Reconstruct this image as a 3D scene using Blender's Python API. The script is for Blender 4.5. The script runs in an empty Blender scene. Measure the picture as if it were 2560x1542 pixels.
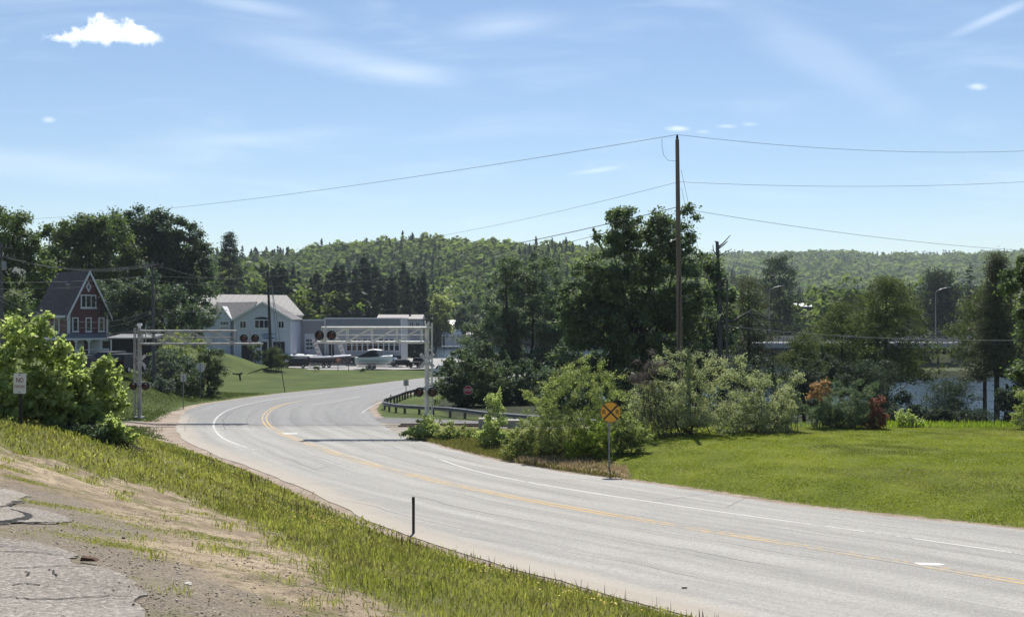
import bpy, bmesh, math, random
import numpy as np
from mathutils import Vector, Matrix, geometry
rng = np.random.default_rng(7)
random.seed(7)
R = math.radians
scene = bpy.context.scene
col = scene.collection

# ------------------------------------------------------------------ camera, sky, sun, exposure
F = 2600.0; CX = 1280.0; HY = 800.0          # photograph pixels (2560 wide), horizon row
cam_d = bpy.data.cameras.new('camera'); cam = bpy.data.objects.new('camera', cam_d); col.objects.link(cam)
cam.location = (0, 0, 0); cam.rotation_euler = (R(90), 0, 0)
cam_d.sensor_width = 36.0; cam_d.lens = 36.0 * F / 2560.0
cam_d.shift_y = -(771.0 - HY) / 2560.0
cam_d.clip_start = 0.1; cam_d.clip_end = 12000
scene.camera = cam
SUN_EL, SUN_AZ = R(58), R(3)                  # ahead of the camera, a little right
world = bpy.data.worlds.new('World'); scene.world = world; world.use_nodes = True
scene.view_settings.view_transform = 'Standard'; scene.view_settings.look = 'None'
scene.view_settings.gamma = 1; scene.view_settings.use_curve_mapping = False
scene.view_settings.exposure = 0.62
sun_d = bpy.data.lights.new('sun', 'SUN'); sun = bpy.data.objects.new('sun', sun_d); col.objects.link(sun)
sun_d.energy = 4.6; sun_d.angle = R(0.5); sun_d.color = (1.0, 0.95, 0.86)
sv = Vector((math.sin(SUN_AZ) * math.cos(SUN_EL), math.cos(SUN_AZ) * math.cos(SUN_EL), math.sin(SUN_EL)))
sun.rotation_euler = sv.to_track_quat('Z', 'Y').to_euler()
world.cycles.sampling_method = 'MANUAL'; world.cycles.sample_map_resolution = 512
scene.cycles.max_bounces = 6; scene.cycles.diffuse_bounces = 4; scene.cycles.glossy_bounces = 2
scene.cycles.transmission_bounces = 4; scene.cycles.transparent_max_bounces = 6; scene.cycles.volume_bounces = 0
scene.cycles.use_denoising = True
scene.cycles.caustics_reflective = False; scene.cycles.caustics_refractive = False

# ------------------------------------------------------------------ node helpers
class NT:
    def __init__(s, tree): s.t = tree; s.n = tree.nodes; s.l = tree.links
    def new(s, typ, **kw):
        n = s.n.new(typ)
        for k, v in kw.items(): setattr(n, k, v)
        return n
    def put(s, sock, v):
        if hasattr(v, 'links') or isinstance(v, bpy.types.NodeSocket): s.l.new(v, sock)
        elif isinstance(v, (tuple, list)) and len(v) == 3 and sock.type == 'RGBA': sock.default_value = (*v, 1)
        else: sock.default_value = v
    def math(s, op, a, b=None, c=None, clamp=False):
        n = s.new('ShaderNodeMath', operation=op, use_clamp=clamp); s.put(n.inputs[0], a)
        if b is not None: s.put(n.inputs[1], b)
        if c is not None: s.put(n.inputs[2], c)
        return n.outputs[0]
    def mix(s, f, a, b, blend='MIX'):
        n = s.new('ShaderNodeMix', data_type='RGBA', blend_type=blend, clamp_factor=True)
        s.put(n.inputs[0], f); s.put(n.inputs[6], a); s.put(n.inputs[7], b); return n.outputs[2]
    def ramp(s, f, stops):
        n = s.new('ShaderNodeMapRange', clamp=True); s.put(n.inputs[0], f)
        n.inputs[1].default_value, n.inputs[2].default_value = stops
        return n.outputs[0]
    def smooth(s, f, a, b):
        n = s.new('ShaderNodeMapRange', clamp=True, interpolation_type='SMOOTHSTEP'); s.put(n.inputs[0], f)
        n.inputs[1].default_value, n.inputs[2].default_value = a, b
        return n.outputs[0]
    def noise(s, scale, detail=4, rough=0.55, vec=None, dist=0.0):
        n = s.new('ShaderNodeTexNoise'); n.inputs['Scale'].default_value = scale
        n.inputs['Detail'].default_value = detail; n.inputs['Roughness'].default_value = rough
        n.inputs['Distortion'].default_value = dist
        if vec is not None: s.l.new(vec, n.inputs['Vector'])
        return n.outputs['Fac']
    def pos(s): return s.new('ShaderNodeNewGeometry').outputs['Position']
    def attr(s, name):
        n = s.new('ShaderNodeAttribute'); n.attribute_name = name; return n
    def scale(s, vec, sc):
        n = s.new('ShaderNodeMapping'); s.l.new(vec, n.inputs['Vector']); n.inputs['Scale'].default_value = sc
        return n.outputs[0]

def material(name):
    m = bpy.data.materials.new(name); m.use_nodes = True
    t = NT(m.node_tree); b = m.node_tree.nodes['Principled BSDF']; return m, t, b

# world: physical sky with thin cirrus and one small cumulus far away
def build_world():
    t = NT(world.node_tree); bg = t.n['Background']
    sky = t.new('ShaderNodeTexSky', sky_type='NISHITA'); sky.sun_disc = False
    sky.sun_elevation = SUN_EL; sky.sun_rotation = SUN_AZ
    sky.altitude = 150; sky.air_density = 1.0; sky.dust_density = 0.25; sky.ozone_density = 2.5
    tc = t.new('ShaderNodeTexCoord').outputs['Generated']
    sep = t.new('ShaderNodeSeparateXYZ'); t.l.new(tc, sep.inputs[0]); x, y, z = sep.outputs
    yy = t.math('MAXIMUM', y, 0.05); u = t.math('DIVIDE', x, yy); v = t.math('DIVIDE', z, yy)
    comb = t.new('ShaderNodeCombineXYZ'); t.l.new(u, comb.inputs[0]); t.l.new(v, comb.inputs[1]); uv = comb.outputs[0]
    nb = t.noise(42.0, 6, 0.64, uv, 0.3)                                   # shared by every cloud
    mp = t.new('ShaderNodeMapping'); t.l.new(uv, mp.inputs[0]); mp.inputs['Rotation'].default_value = (0, 0, R(10)); mp.inputs['Scale'].default_value = (2.2, 13.0, 1)
    ns = t.noise(1.7, 4, 0.6, mp.outputs[0], 0.5)
    pu = lambda c: (c - 1280) / 2600; pv = lambda r: (800 - r) / 2600
    def bar(cu, cv, ang, lu, lv, amp, n, k):
        m_ = t.new('ShaderNodeMapping'); m_.vector_type = 'TEXTURE'; t.l.new(uv, m_.inputs[0])
        m_.inputs['Location'].default_value = (cu, cv, 0); m_.inputs['Rotation'].default_value = (0, 0, ang); m_.inputs['Scale'].default_value = (lu, lv, 1)
        ln = t.new('ShaderNodeVectorMath', operation='LENGTH'); t.l.new(m_.outputs[0], ln.inputs[0])
        d = t.math('ADD', ln.outputs['Value'], t.math('MULTIPLY', t.math('SUBTRACT', n, 0.5), k))
        return t.math('MULTIPLY', t.smooth(d, 1.0, 0.0), amp)
    ci = t.math('MULTIPLY', t.smooth(ns, 0.48, 0.80), 0.20)
    ci = t.math('ADD', ci, t.math('MULTIPLY', t.smooth(v, 0.16, 0.05), 0.04))
    for b_ in [(pu(840), pv(140), R(-13), .16, .022, .20), (pu(1010), pv(180), R(-3), .09, .016, .22), (pu(620), pv(14), R(-10), .10, .012, .26), (pu(2490), pv(40), R(24), .07, .008, .34),
               (pu(1260), pv(66), R(6), .09, .018, .22), (pu(1500), pv(425), R(8), .035, .004, .34), (pu(160), pv(420), R(-5), .20, .022, .20), (pu(600), pv(350), R(3), .17, .012, .16), (pu(2050), pv(140), R(-32), .15, .03, .14)]:
        ci = t.math('ADD', ci, bar(*b_, ns, 1.7))
    sm = bar(pu(2442), pv(217), 0, .013, .005, .45, nb, 1.1)
    for b_ in [(pu(1694), pv(322), 0, .016, .004, .5), (pu(1757), pv(330), 0, .010, .003, .2), (pu(1818), pv(316), 0, .014, .003, .25), (pu(1874), pv(311), 0, .011, .003, .2), (pu(122), pv(300), 0, .009, .004, .3)]:
        sm = t.math('ADD', sm, bar(*b_, nb, .8))
    m_ = t.new('ShaderNodeMapping'); m_.vector_type = 'TEXTURE'; t.l.new(uv, m_.inputs[0])
    m_.inputs['Location'].default_value = (pu(260), pv(102), 0); m_.inputs['Scale'].default_value = (0.0625, 0.0225, 1)
    s2 = t.new('ShaderNodeSeparateXYZ'); t.l.new(m_.outputs[0], s2.inputs[0]); cu, cv = s2.outputs[0], s2.outputs[1]
    nz = t.math('SUBTRACT', nb, 0.5)
    # outline height: a dome leaning right with a thin tail to the left
    e = t.math('SUBTRACT', cu, 0.10)
    dome = t.math('SUBTRACT', 0.95, t.math('MULTIPLY', t.math('MULTIPLY', e, e), 1.15)); tail = t.math('SUBTRACT', 0.17, t.math('MULTIPLY', cu, 0.04))
    hgt = t.math('MAXIMUM', dome, tail)
    up = t.smooth(t.math('SUBTRACT', t.math('ADD', hgt, t.math('MULTIPLY', nz, 2.0)), cv), -.12, .42)
    dn = t.smooth(t.math('ADD', cv, t.math('MULTIPLY', nz, 1.3)), -.20, .20)
    sd = t.smooth(t.math('ADD', t.math('ABSOLUTE', cu), t.math('MULTIPLY', nz, .5)), 1.02, .80)
    cum = t.math('MULTIPLY', t.math('MULTIPLY', up, dn), sd)
    fwd = t.smooth(y, 0.1, 0.3)
    c = t.mix(t.math('MULTIPLY', t.math('MINIMUM', ci, .6), fwd), sky.outputs[0], (9.4, 10.3, 11.2))
    c = t.mix(t.math('MULTIPLY', t.math('MINIMUM', sm, .85), fwd), c, (11.5, 12, 12.4))
    shade = t.mix(t.smooth(t.math('ADD', cv, t.math('MULTIPLY', nz, 2.2)), 0, .75), (10.6, 11.3, 12.3), (15.5, 15.4, 15.2))
    c = t.mix(t.math('MULTIPLY', cum, fwd), c, shade)
    t.l.new(c, bg.inputs['Color']); bg.inputs['Strength'].default_value = 0.078
build_world()

# ------------------------------------------------------------------ scene helpers
WL = {}
def tag(o, label=None, cat=None, group=None, kind=None):
    if label: o['label'] = label
    if cat: o['category'] = cat
    if group: o['group'] = group
    if kind: o['kind'] = kind
    return o
def thing(name, loc, label, cat, group=None):
    o = bpy.data.objects.new(name, None); col.objects.link(o); o.location = loc
    o.empty_display_size = 0.3; WL[o.name] = np.array(loc, float)
    return tag(o, label, cat, group)
def link_mesh(me, name, parent=None):
    o = bpy.data.objects.new(name, me); col.objects.link(o)
    if parent is not None: o.parent = parent; WL[o.name] = WL[parent.name]
    else: WL[o.name] = np.zeros(3)
    return o
def origin(o, loc):
    """move a top-level mesh's origin to loc without moving its surface"""
    loc = Vector(loc); o.data.transform(Matrix.Translation(-loc)); o.location = loc; WL[o.name] = np.array(loc); return o
def np_mesh(name, V, Fc, mats, tint=None, smooth=False, parent=None, midx=None):
    """V (n,3); Fc (m,k) index array"""
    me = bpy.data.meshes.new(name); V = np.asarray(V, np.float32); Fc = np.asarray(Fc, np.int32)
    if parent is not None: V = V - WL[parent.name].astype(np.float32)
    m, k = Fc.shape
    me.vertices.add(len(V)); me.vertices.foreach_set('co', V.ravel())
    me.loops.add(m * k); me.loops.foreach_set('vertex_index', Fc.ravel())
    me.polygons.add(m); me.polygons.foreach_set('loop_start', np.arange(0, m * k, k, dtype=np.int32))
    if midx is not None: me.polygons.foreach_set('material_index', np.asarray(midx, np.int32))
    if smooth: me.polygons.foreach_set('use_smooth', np.ones(m, bool))
    if tint is not None:
        a = me.attributes.new('tint', 'FLOAT', 'POINT'); a.data.foreach_set('value', np.asarray(tint, np.float32))
    for mt in (mats if isinstance(mats, (list, tuple)) else [mats]): me.materials.append(mt)
    me.update(calc_edges=True); me.validate(); return link_mesh(me, name, parent)

class MB:
    """collects shapes, then links them as ONE mesh object"""
    def __init__(s): s.v = []; s.f = []; s.mi = []; s.m = 0
    def mat(s, i): s.m = i; return s
    def add(s, vs, fs):
        o = len(s.v); s.v += [tuple(float(q) for q in p) for p in vs]
        for f in fs: s.f.append([o + i for i in f]); s.mi.append(s.m)
        return s
    def box(s, c, d, rot=0.0):
        x, y, z = (q / 2 for q in d); cs, sn = math.cos(rot), math.sin(rot)
        vs = []
        for (a, b, e) in [(-x, -y, -z), (x, -y, -z), (x, y, -z), (-x, y, -z), (-x, -y, z), (x, -y, z), (x, y, z), (-x, y, z)]:
            vs.append((c[0] + a * cs - b * sn, c[1] + a * sn + b * cs, c[2] + e))
        return s.add(vs, [(0, 3, 2, 1), (4, 5, 6, 7), (0, 1, 5, 4), (1, 2, 6, 5), (2, 3, 7, 6), (3, 0, 4, 7)])
    def tube(s, pts, rad, n=8, cap=True):
        pts = [Vector(p) for p in pts]; rads = rad if isinstance(rad, (list, tuple)) else [rad] * len(pts)
        vs = []; up = None
        for i, p in enumerate(pts):
            d = (pts[min(i + 1, len(pts) - 1)] - pts[max(i - 1, 0)]).normalized()
            if up is None: up = d.orthogonal().normalized()
            a = (up - d * up.dot(d)); a = a.normalized() if a.length > 1e-6 else d.orthogonal().normalized(); up = a
            b = d.cross(a)
            for k in range(n):
                an = 2 * math.pi * k / n; vs.append(p + (a * math.cos(an) + b * math.sin(an)) * rads[i])
        fs = []
        for i in range(len(pts) - 1):
            for k in range(n): fs.append((i * n + k, i * n + (k + 1) % n, (i + 1) * n + (k + 1) % n, (i + 1) * n + k))
        if cap: fs += [tuple(reversed(range(n))), tuple(range((len(pts) - 1) * n, len(pts) * n))]
        return s.add(vs, fs)
    def prism(s, poly, dirv, close=True):
        """poly: planar 3D outline, extruded by dirv"""
        n = len(poly); d = Vector(dirv); a = [Vector(p) for p in poly]; b = [p + d for p in a]
        fs = [tuple(reversed(range(n))), tuple(range(n, 2 * n))] + [(i, (i + 1) % n, n + (i + 1) % n, n + i) for i in range(n)]
        return s.add(a + b, fs)
    def poly(s, pts): return s.add(pts, [tuple(range(len(pts)))])
    def loft(s, rings, cap=True, closed=True):
        n = len(rings[0]); vs = [p for r in rings for p in r]; fs = []
        for i in range(len(rings) - 1):
            for k in range(n if closed else n - 1): fs.append((i * n + k, i * n + (k + 1) % n, (i + 1) * n + (k + 1) % n, (i + 1) * n + k))
        if cap: fs += [tuple(reversed(range(n))), tuple(range((len(rings) - 1) * n, len(rings) * n))]
        return s.add(vs, fs)
    def build(s, name, mats, parent=None, smooth=False, bevel=0.0, local=None):
        me = bpy.data.meshes.new(name)
        v = np.array(s.v, float)
        if local is not None: v = local(v)
        if parent is not None: v = v - WL[parent.name]
        me.from_pydata([tuple(p) for p in v], [], s.f)
        for m in (mats if isinstance(mats, (list, tuple)) else [mats]): me.materials.append(m)
        me.polygons.foreach_set('material_index', s.mi)
        bm = bmesh.new(); bm.from_mesh(me)
        if bevel: bmesh.ops.bevel(bm, geom=[e for e in bm.edges if e.calc_length() > bevel * 3], offset=bevel, segments=1, affect='EDGES', clamp_overlap=True)
        bmesh.ops.recalc_face_normals(bm, faces=bm.faces); bm.to_mesh(me); bm.free()
        if smooth:
            me.polygons.foreach_set('use_smooth', [True] * len(me.polygons))
            try: me.set_sharp_from_angle(angle=R(35))
            except Exception: pass
        me.update(); return link_mesh(me, name, parent)

def P(c, r, d): return Vector(((c - CX) * d / F, d, (HY - r) * d / F))
def S(d): return F / d                       # pixels per metre at distance d
def frame(loc, ang):
    """local -> world: local x to the right, local y away from the camera at ang 0"""
    c, s = math.cos(ang), math.sin(ang); loc = np.array(loc, float)
    def f(v):
        v = np.asarray(v, float); o = np.empty_like(v)
        o[:, 0] = loc[0] + v[:, 0] * c - v[:, 1] * s; o[:, 1] = loc[1] + v[:, 0] * s + v[:, 1] * c; o[:, 2] = loc[2] + v[:, 2]; return o
    return f
def kids(o): return [c for c in bpy.data.objects if c.parent == o]
def copy_tree(o, loc, rz=0, sc=1.0, label=None, KID={}):
    r = o.copy(); col.objects.link(r); r.location = loc; r.rotation_euler = (0, 0, rz)
    r.scale = sc if isinstance(sc, (tuple, list)) else (sc, sc, sc)
    if label: r['label'] = label
    if o.name not in KID: KID[o.name] = [(k, kids(k)) for k in kids(o)]
    for k, gg in KID[o.name]:
        c = k.copy(); col.objects.link(c); c.parent = r
        for g in gg: d = g.copy(); col.objects.link(d); d.parent = c
    return r

def text_geo(txt, size, spacing=1.0):
    cu = bpy.data.curves.new('lettering', 'FONT'); cu.body = txt; cu.size = size; cu.align_x = 'CENTER'; cu.align_y = 'CENTER'; cu.extrude = 0.002; cu.space_character = spacing; cu.offset = size * 0.012
    o = bpy.data.objects.new('lettering', cu); col.objects.link(o)
    dg = bpy.context.evaluated_depsgraph_get(); me = bpy.data.meshes.new_from_object(o.evaluated_get(dg))
    v = [tuple(p.co) for p in me.vertices]; f = [tuple(p.vertices) for p in me.polygons]
    bpy.data.objects.remove(o); bpy.data.curves.remove(cu); bpy.data.meshes.remove(me)
    return v, f
def text_on(mb, txt, size, org, xdir, zdir, width=None, off=0.0):
    v, f = text_geo(txt, size)
    if width:
        w = max(p[0] for p in v) - min(p[0] for p in v); k = width / w
        v = [(p[0] * k, p[1], p[2]) for p in v]
    xd, zd = Vector(xdir), Vector(zdir); n = xd.cross(zd); o = Vector(org)
    mb.add([o + xd * p[0] + zd * p[1] + n * (p[2] + off) for p in v], f)

# ------------------------------------------------------------------ plain materials
def plain(name, c, rough=0.6, var=0.12, scale=3.0, metal=0.0, spec=0.5, c2=None, bump=0.0, bscale=20.0, stretch=(1, 1, 1)):
    m, t, b = material(name)
    vec = t.new('ShaderNodeTexCoord').outputs['Object']
    if stretch != (1, 1, 1): vec = t.scale(vec, stretch)
    n = t.noise(scale, 5, 0.6, vec)
    c2 = c2 or tuple(q * (1 - var * 2.2) for q in c)
    t.l.new(t.mix(t.smooth(n, 0.3, 0.72), c2, c), b.inputs['Base Color'])
    b.inputs['Roughness'].default_value = rough; b.inputs['Metallic'].default_value = metal; b.inputs['Specular IOR Level'].default_value = spec
    if bump:
        bp = t.new('ShaderNodeBump'); bp.inputs['Strength'].default_value = bump; bp.inputs['Distance'].default_value = 0.02
        t.l.new(t.noise(bscale, 5, 0.6, vec), bp.inputs['Height']); t.l.new(bp.outputs[0], b.inputs['Normal'])
    return m
def ribbed(name, c, c2, pitch, axis=2, rough=0.6, depth=0.3, metal=0.0, width=0.12):
    """clapboards, metal roof ribs: lines across one object axis"""
    m, t, b = material(name)
    oc = t.new('ShaderNodeTexCoord').outputs['Object']
    sp = t.new('ShaderNodeSeparateXYZ'); t.l.new(oc, sp.inputs[0])
    fr = t.math('FRACT', t.math('DIVIDE', sp.outputs[axis], pitch))
    ln = t.smooth(fr, 1.0 - width, 1.0)
    n = t.noise(1.3, 4, 0.6, oc)
    base = t.mix(t.math('MULTIPLY', n, 0.5), c, tuple(q * 0.72 for q in c))
    t.l.new(t.mix(ln, base, c2), b.inputs['Base Color']); b.inputs['Roughness'].default_value = rough; b.inputs['Metallic'].default_value = metal
    bp = t.new('ShaderNodeBump'); bp.inputs['Strength'].default_value = depth; bp.inputs['Distance'].default_value = 0.02
    t.l.new(fr, bp.inputs['Height']); t.l.new(bp.outputs[0], b.inputs['Normal'])
    return m
def leafmat(name, a, b_, trans=0.35, tr=1.35, rough=0.55, tcol=None, spec=0.3):
    m, t, b = material(name)
    at = t.attr('tint').outputs['Fac']
    c = t.mix(at, a, b_)
    t.l.new(c, b.inputs['Base Color']); b.inputs['Roughness'].default_value = rough; b.inputs['Specular IOR Level'].default_value = spec
    tl = t.new('ShaderNodeBsdfTranslucent')
    t.l.new(t.mix(1.0, c, tcol or (tr, tr * 1.12, tr * 0.62), 'MULTIPLY'), tl.inputs['Color'])
    mx = t.new('ShaderNodeMixShader'); mx.inputs[0].default_value = trans
    t.l.new(b.outputs[0], mx.inputs[1]); t.l.new(tl.outputs[0], mx.inputs[2])
    t.l.new(mx.outputs[0], t.n['Material Output'].inputs['Surface'])
    return m
M = {}
M['galv'] = plain('galvanised_steel', (.26, .27, .28), .45, .15, 6, .6)
M['alu'] = plain('painted_aluminium', (.68, .66, .60), .5, .12, 2.5, .0)
M['mast'] = plain('weathered_grey_mast', (.42, .40, .375), .65, .2, 2.0)
M['black'] = plain('black_paint', (.012, .011, .012), .5, .1)
M['lens'] = plain('red_lens', (.10, .008, .012), .25, .2, 9)
M['white'] = plain('white_paint', (.78, .78, .77), .5, .05)
M['trim'] = plain('white_trim', (.70, .70, .72), .6, .06)
M['glass'] = plain('dark_window_glass', (.02, .026, .035), .08, .2, .6, 0, .6)
M['wood'] = plain('weathered_pole_wood', (.17, .13, .105), .85, .22, 7, stretch=(1, 1, .06), bump=.4)
M['wooddark'] = plain('dark_pole_wood', (.06, .052, .05), .85, .2, 7, stretch=(1, 1, .06))
M['bark'] = plain('grey_brown_bark', (.075, .06, .048), .9, .25, 6, stretch=(1, 1, .25), bump=.6)
M['deadbark'] = plain('dead_grey_bark', (.13, .125, .125), .9, .25, 6, stretch=(1, 1, .2), bump=.5)
M['wire'] = plain('black_cable', (.05, .05, .055), .6, .1)
M['wiregrey'] = plain('grey_cable', (.20, .21, .22), .6, .1)
M['signred'] = plain('sign_red', (.42, .02, .03), .4, .06)
M['signwhite'] = plain('sign_white', (.74, .70, .68), .4, .06)
M['signyellow'] = plain('sign_yellow', (.78, .36, .012), .4, .05)
M['signback'] = plain('bare_sign_back', (.55, .54, .52), .5, .1)
M['textred'] = plain('faded_red_lettering', (.24, .05, .06), .5, .1)
M['textpink'] = plain('sun_faded_lettering', (.50, .22, .22), .5, .1)
M['concrete'] = plain('pale_concrete', (.42, .40, .37), .85, .18, 2.2, bump=.3)
M['tyre'] = plain('tyre_rubber', (.018, .018, .019), .8, .1)
M['chrome'] = plain('pale_metal', (.6, .6, .62), .3, .05, 5, .8)
# ------------------------------------------------------------------ road in plan (measured on the road plane)
def zroad(y): return -(6.05 + 0.0196 * y)
def onroad(c, r):
    s = (r - 851.0) / 6.05; d = F / s; return ((c - CX) / s, d)
def plan(pts): return np.array([onroad(*p) for p in pts])
def smooth_poly(P0, step=0.7, it=3):
    P0 = np.asarray(P0, float)
    seg = np.r_[0, np.cumsum(np.hypot(*np.diff(P0, axis=0).T))]
    # Catmull-Rom through the points
    out = []
    n = len(P0)
    for i in range(n - 1):
        p0, p1, p2, p3 = P0[max(i - 1, 0)], P0[i], P0[i + 1], P0[min(i + 2, n - 1)]
        k = max(2, int((seg[i + 1] - seg[i]) / step))
        for t in np.linspace(0, 1, k, endpoint=False):
            out.append(0.5 * ((2 * p1) + (-p0 + p2) * t + (2 * p0 - 5 * p1 + 4 * p2 - p3) * t * t + (-p0 + 3 * p1 - 3 * p2 + p3) * t ** 3))
    out.append(P0[-1]); q = np.array(out)
    s = np.r_[0, np.cumsum(np.hypot(*np.diff(q, axis=0).T))]; t = np.arange(0, s[-1], step)
    q = np.c_[np.interp(t, s, q[:, 0]), np.interp(t, s, q[:, 1])]
    for _ in range(it * 6):
        q[1:-1] = 0.25 * q[:-2] + 0.5 * q[1:-1] + 0.25 * q[2:]
    return q
mid_px = [(2560, 1456), (2283, 1407), (1920, 1351), (1605, 1300), (1280, 1243), (1092, 1203), (900, 1153), (770, 1109), (680, 1072), (660, 1050), (663, 1036), (680, 1021), (709, 1010), (752, 1002)]
mid = plan(mid_px)
dirn = np.array([.672, -.74])
mid = np.vstack([[mid[0] + dirn * 45], [mid[0] + dirn * 20], mid, [(-18.4, 118), (-16.3, 132), (-13.6, 146), (-9.5, 160), (-3, 173), (7, 184), (22, 192), (45, 196)]])
MID = smooth_poly(mid, 0.7, 6)
left_px = [(737, 1203), (640, 1172), (565, 1150), (487, 1116), (455, 1098), (441, 1078), (439, 1065), (444, 1052), (472, 1021), (520, 1008), (588, 999), (723, 981), (857, 969), (960, 957), (1060, 945)]
le = plan(left_px); n_ = np.array([.74, .672])
l0 = MID[5] - n_ * 6.0
LEFT = smooth_poly(np.vstack([[mid[0] - n_ * 9], [mid[2] - n_ * 8.8], [np.array(onroad(1605, 1300)) - n_ * 8.2], [np.array(onroad(1280, 1243)) - n_ * 7.1], le, [(-10.5, 177), (-3, 183), (12, 192), (45, 203)]]), 0.7, 14)
right_px = [(2560, 1325), (2272, 1303), (1920, 1257), (1766, 1226), (1522, 1196), (1280, 1160), (1062, 1106), (981, 1078), (946, 1051)]
re = plan(right_px)
RIGHT = smooth_poly(np.vstack([[re[0] + dirn * 60], re, [(-12.4, 90), (-13.2, 100), (-13.0, 110), (-11.6, 120), (-9.6, 133), (-7.2, 145), (-2, 157), (6, 167), (20, 178), (45, 188)]]), 0.7, 6)
LEFT = np.vstack([[LEFT[0] + dirn * 60], LEFT])
# cross-sections: from each centre point to the nearest crossing of the edges along the normal
def ray_hit(p, d, poly, maxd=16):
    a = poly[:-1]; e = poly[1:] - a; w = a - p
    den = d[0] * e[:, 1] - d[1] * e[:, 0]; den = np.where(abs(den) < 1e-9, 1e-9, den)
    t = (w[:, 0] * e[:, 1] - w[:, 1] * e[:, 0]) / den; u = (w[:, 0] * d[1] - w[:, 1] * d[0]) / den
    ok = (u >= -0.02) & (u <= 1.02) & (t > 0) & (t < maxd)
    return t[ok].min() if ok.any() else None
def cross(MIDp):
    T = np.gradient(MIDp, axis=0); T /= np.linalg.norm(T, axis=1)[:, None]
    Nl = np.c_[-T[:, 1], T[:, 0]]                       # left of travel (away from camera)
    wl, wr = [], []
    for p, n in zip(MIDp, Nl):
        wl.append(ray_hit(p, n, LEFT)); wr.append(ray_hit(p, -n, RIGHT))
    def fill(w):
        i = [k for k, q in enumerate(w) if q is not None]; q = np.interp(range(len(w)), i, [w[k] for k in i])
        for _ in range(12): q[1:-1] = .25 * q[:-2] + .5 * q[1:-1] + .25 * q[2:]
        return q
    return T, Nl, fill(wl), fill(wr)
TM, NLm, WLm, WRm = cross(MID)
# travel runs away from the camera, so "left" of travel is the camera's left
EDGE_L = MID + NLm * WLm[:, None]; EDGE_R = MID - NLm * WRm[:, None]
SM = np.r_[0, np.cumsum(np.hypot(*np.diff(MID, axis=0).T))]

def seg_dist(px, py, poly):
    """distance to a polyline, with the side sign of the nearest segment (positive left of travel)"""
    best = np.full(px.shape, 1e9); sign = np.ones(px.shape)
    for a, b in zip(poly[:-1], poly[1:]):
        e = b - a; L2 = e @ e
        if L2 < 1e-12: continue
        t = np.clip(((px - a[0]) * e[0] + (py - a[1]) * e[1]) / L2, 0, 1)
        dx, dy = px - a[0] - t * e[0], py - a[1] - t * e[1]; d = dx * dx + dy * dy
        m = d < best; best = np.where(m, d, best); sign = np.where(m, np.sign(e[0] * dy - e[1] * dx), sign)
    return np.sqrt(best) * sign
def sstep(a, b, x):
    t = np.clip((x - a) / (b - a), 0, 1); return t * t * (3 - 2 * t)
def in_poly(px, py, poly):
    ins = np.zeros(px.shape, bool); n = len(poly)
    for i in range(n):
        x1, y1 = poly[i]; x2, y2 = poly[(i + 1) % n]
        if y1 == y2: continue
        c = ((y1 > py) != (y2 > py)) & (px < (x2 - x1) * (py - y1) / (y2 - y1) + x1); ins ^= c
    return ins
def poly_sd(px, py, poly):
    poly = np.asarray(poly, float); d = np.abs(seg_dist(px, py, np.vstack([poly, poly[:1]])))
    return np.where(in_poly(px, py, poly), -d, d)
LAKE = np.array([(-15, 243), (-27, 285), (-34, 330), (-60, 372), (-90, 420), (-80, 440), (-20, 432), (0, 434), (30, 425), (60, 395), (84, 300), (100, 262), (150, 250), (300, 240), (320, 110), (150, 92), (95, 98), (62, 104), (46, 122), (38, 150), (36, 190), (22, 222), (4, 236)], float)
LAKE_Z = -11.0; LOT_Z = -8.7
SIDE = smooth_poly(np.array([(-16.5, 80.5), (-12.5, 80.2), (-9, 79), (-5, 76.8), (0, 74), (6, 71), (13, 68.3), (18, 67)]), 0.7, 3)
ridA_c = [-900, 0, 300, 560, 700, 850, 950, 1050, 1200, 1300, 1450, 1560, 1700, 1850, 2000, 2300, 2600, 3600]
ridA_r = [700, 680, 645, 632, 628, 608, 598, 591, 597, 602, 608, 618, 650, 690, 720, 735, 735, 735]
ridB_c = [-2000, 1200, 1500, 1750, 1870, 2000, 2100, 2200, 2300, 2440, 2560, 4000]
ridB_r = [640, 640, 640, 632, 630, 627, 625, 634, 632, 629, 625, 615]
def hills(x, y):
    yy = np.maximum(y, 1); c = CX + x * F / yy
    zA = (HY - np.interp(c, ridA_c, ridA_r)) * 850 / F - 15
    zB = (HY - np.interp(c, ridB_c, ridB_r)) * 1900 / F - 15
    a = np.interp(y, [440, 520, 850, 1050, 1300], [0, .10, 1.0, .8, .35])
    b = np.interp(y, [900, 1900, 2300, 4000], [0, 1, .8, .7])
    k = np.clip((np.abs(np.arctan2(x, yy)) - 0.62) / 0.3, 0, 1)          # the hills end past the view
    return (np.maximum((zA + 10) * a, (zB + 10) * b)) * (1 - 0.5 * k) + 2.2 * np.sin(x * .021 + 1) * np.cos(y * .017) * a
PLOT_S = [-6, 0, .8, 1.3, 2.5, 3.8, 4.7, 6.55, 12.7, 15.1, 17, 18.7, 22, 28, 60]
PLOT_H = [0, 0, .12, .30, .68, 1.06, 1.40, 2.04, 3.64, 4.18, 4.36, 4.46, 4.55, 4.62, 4.9]
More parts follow.
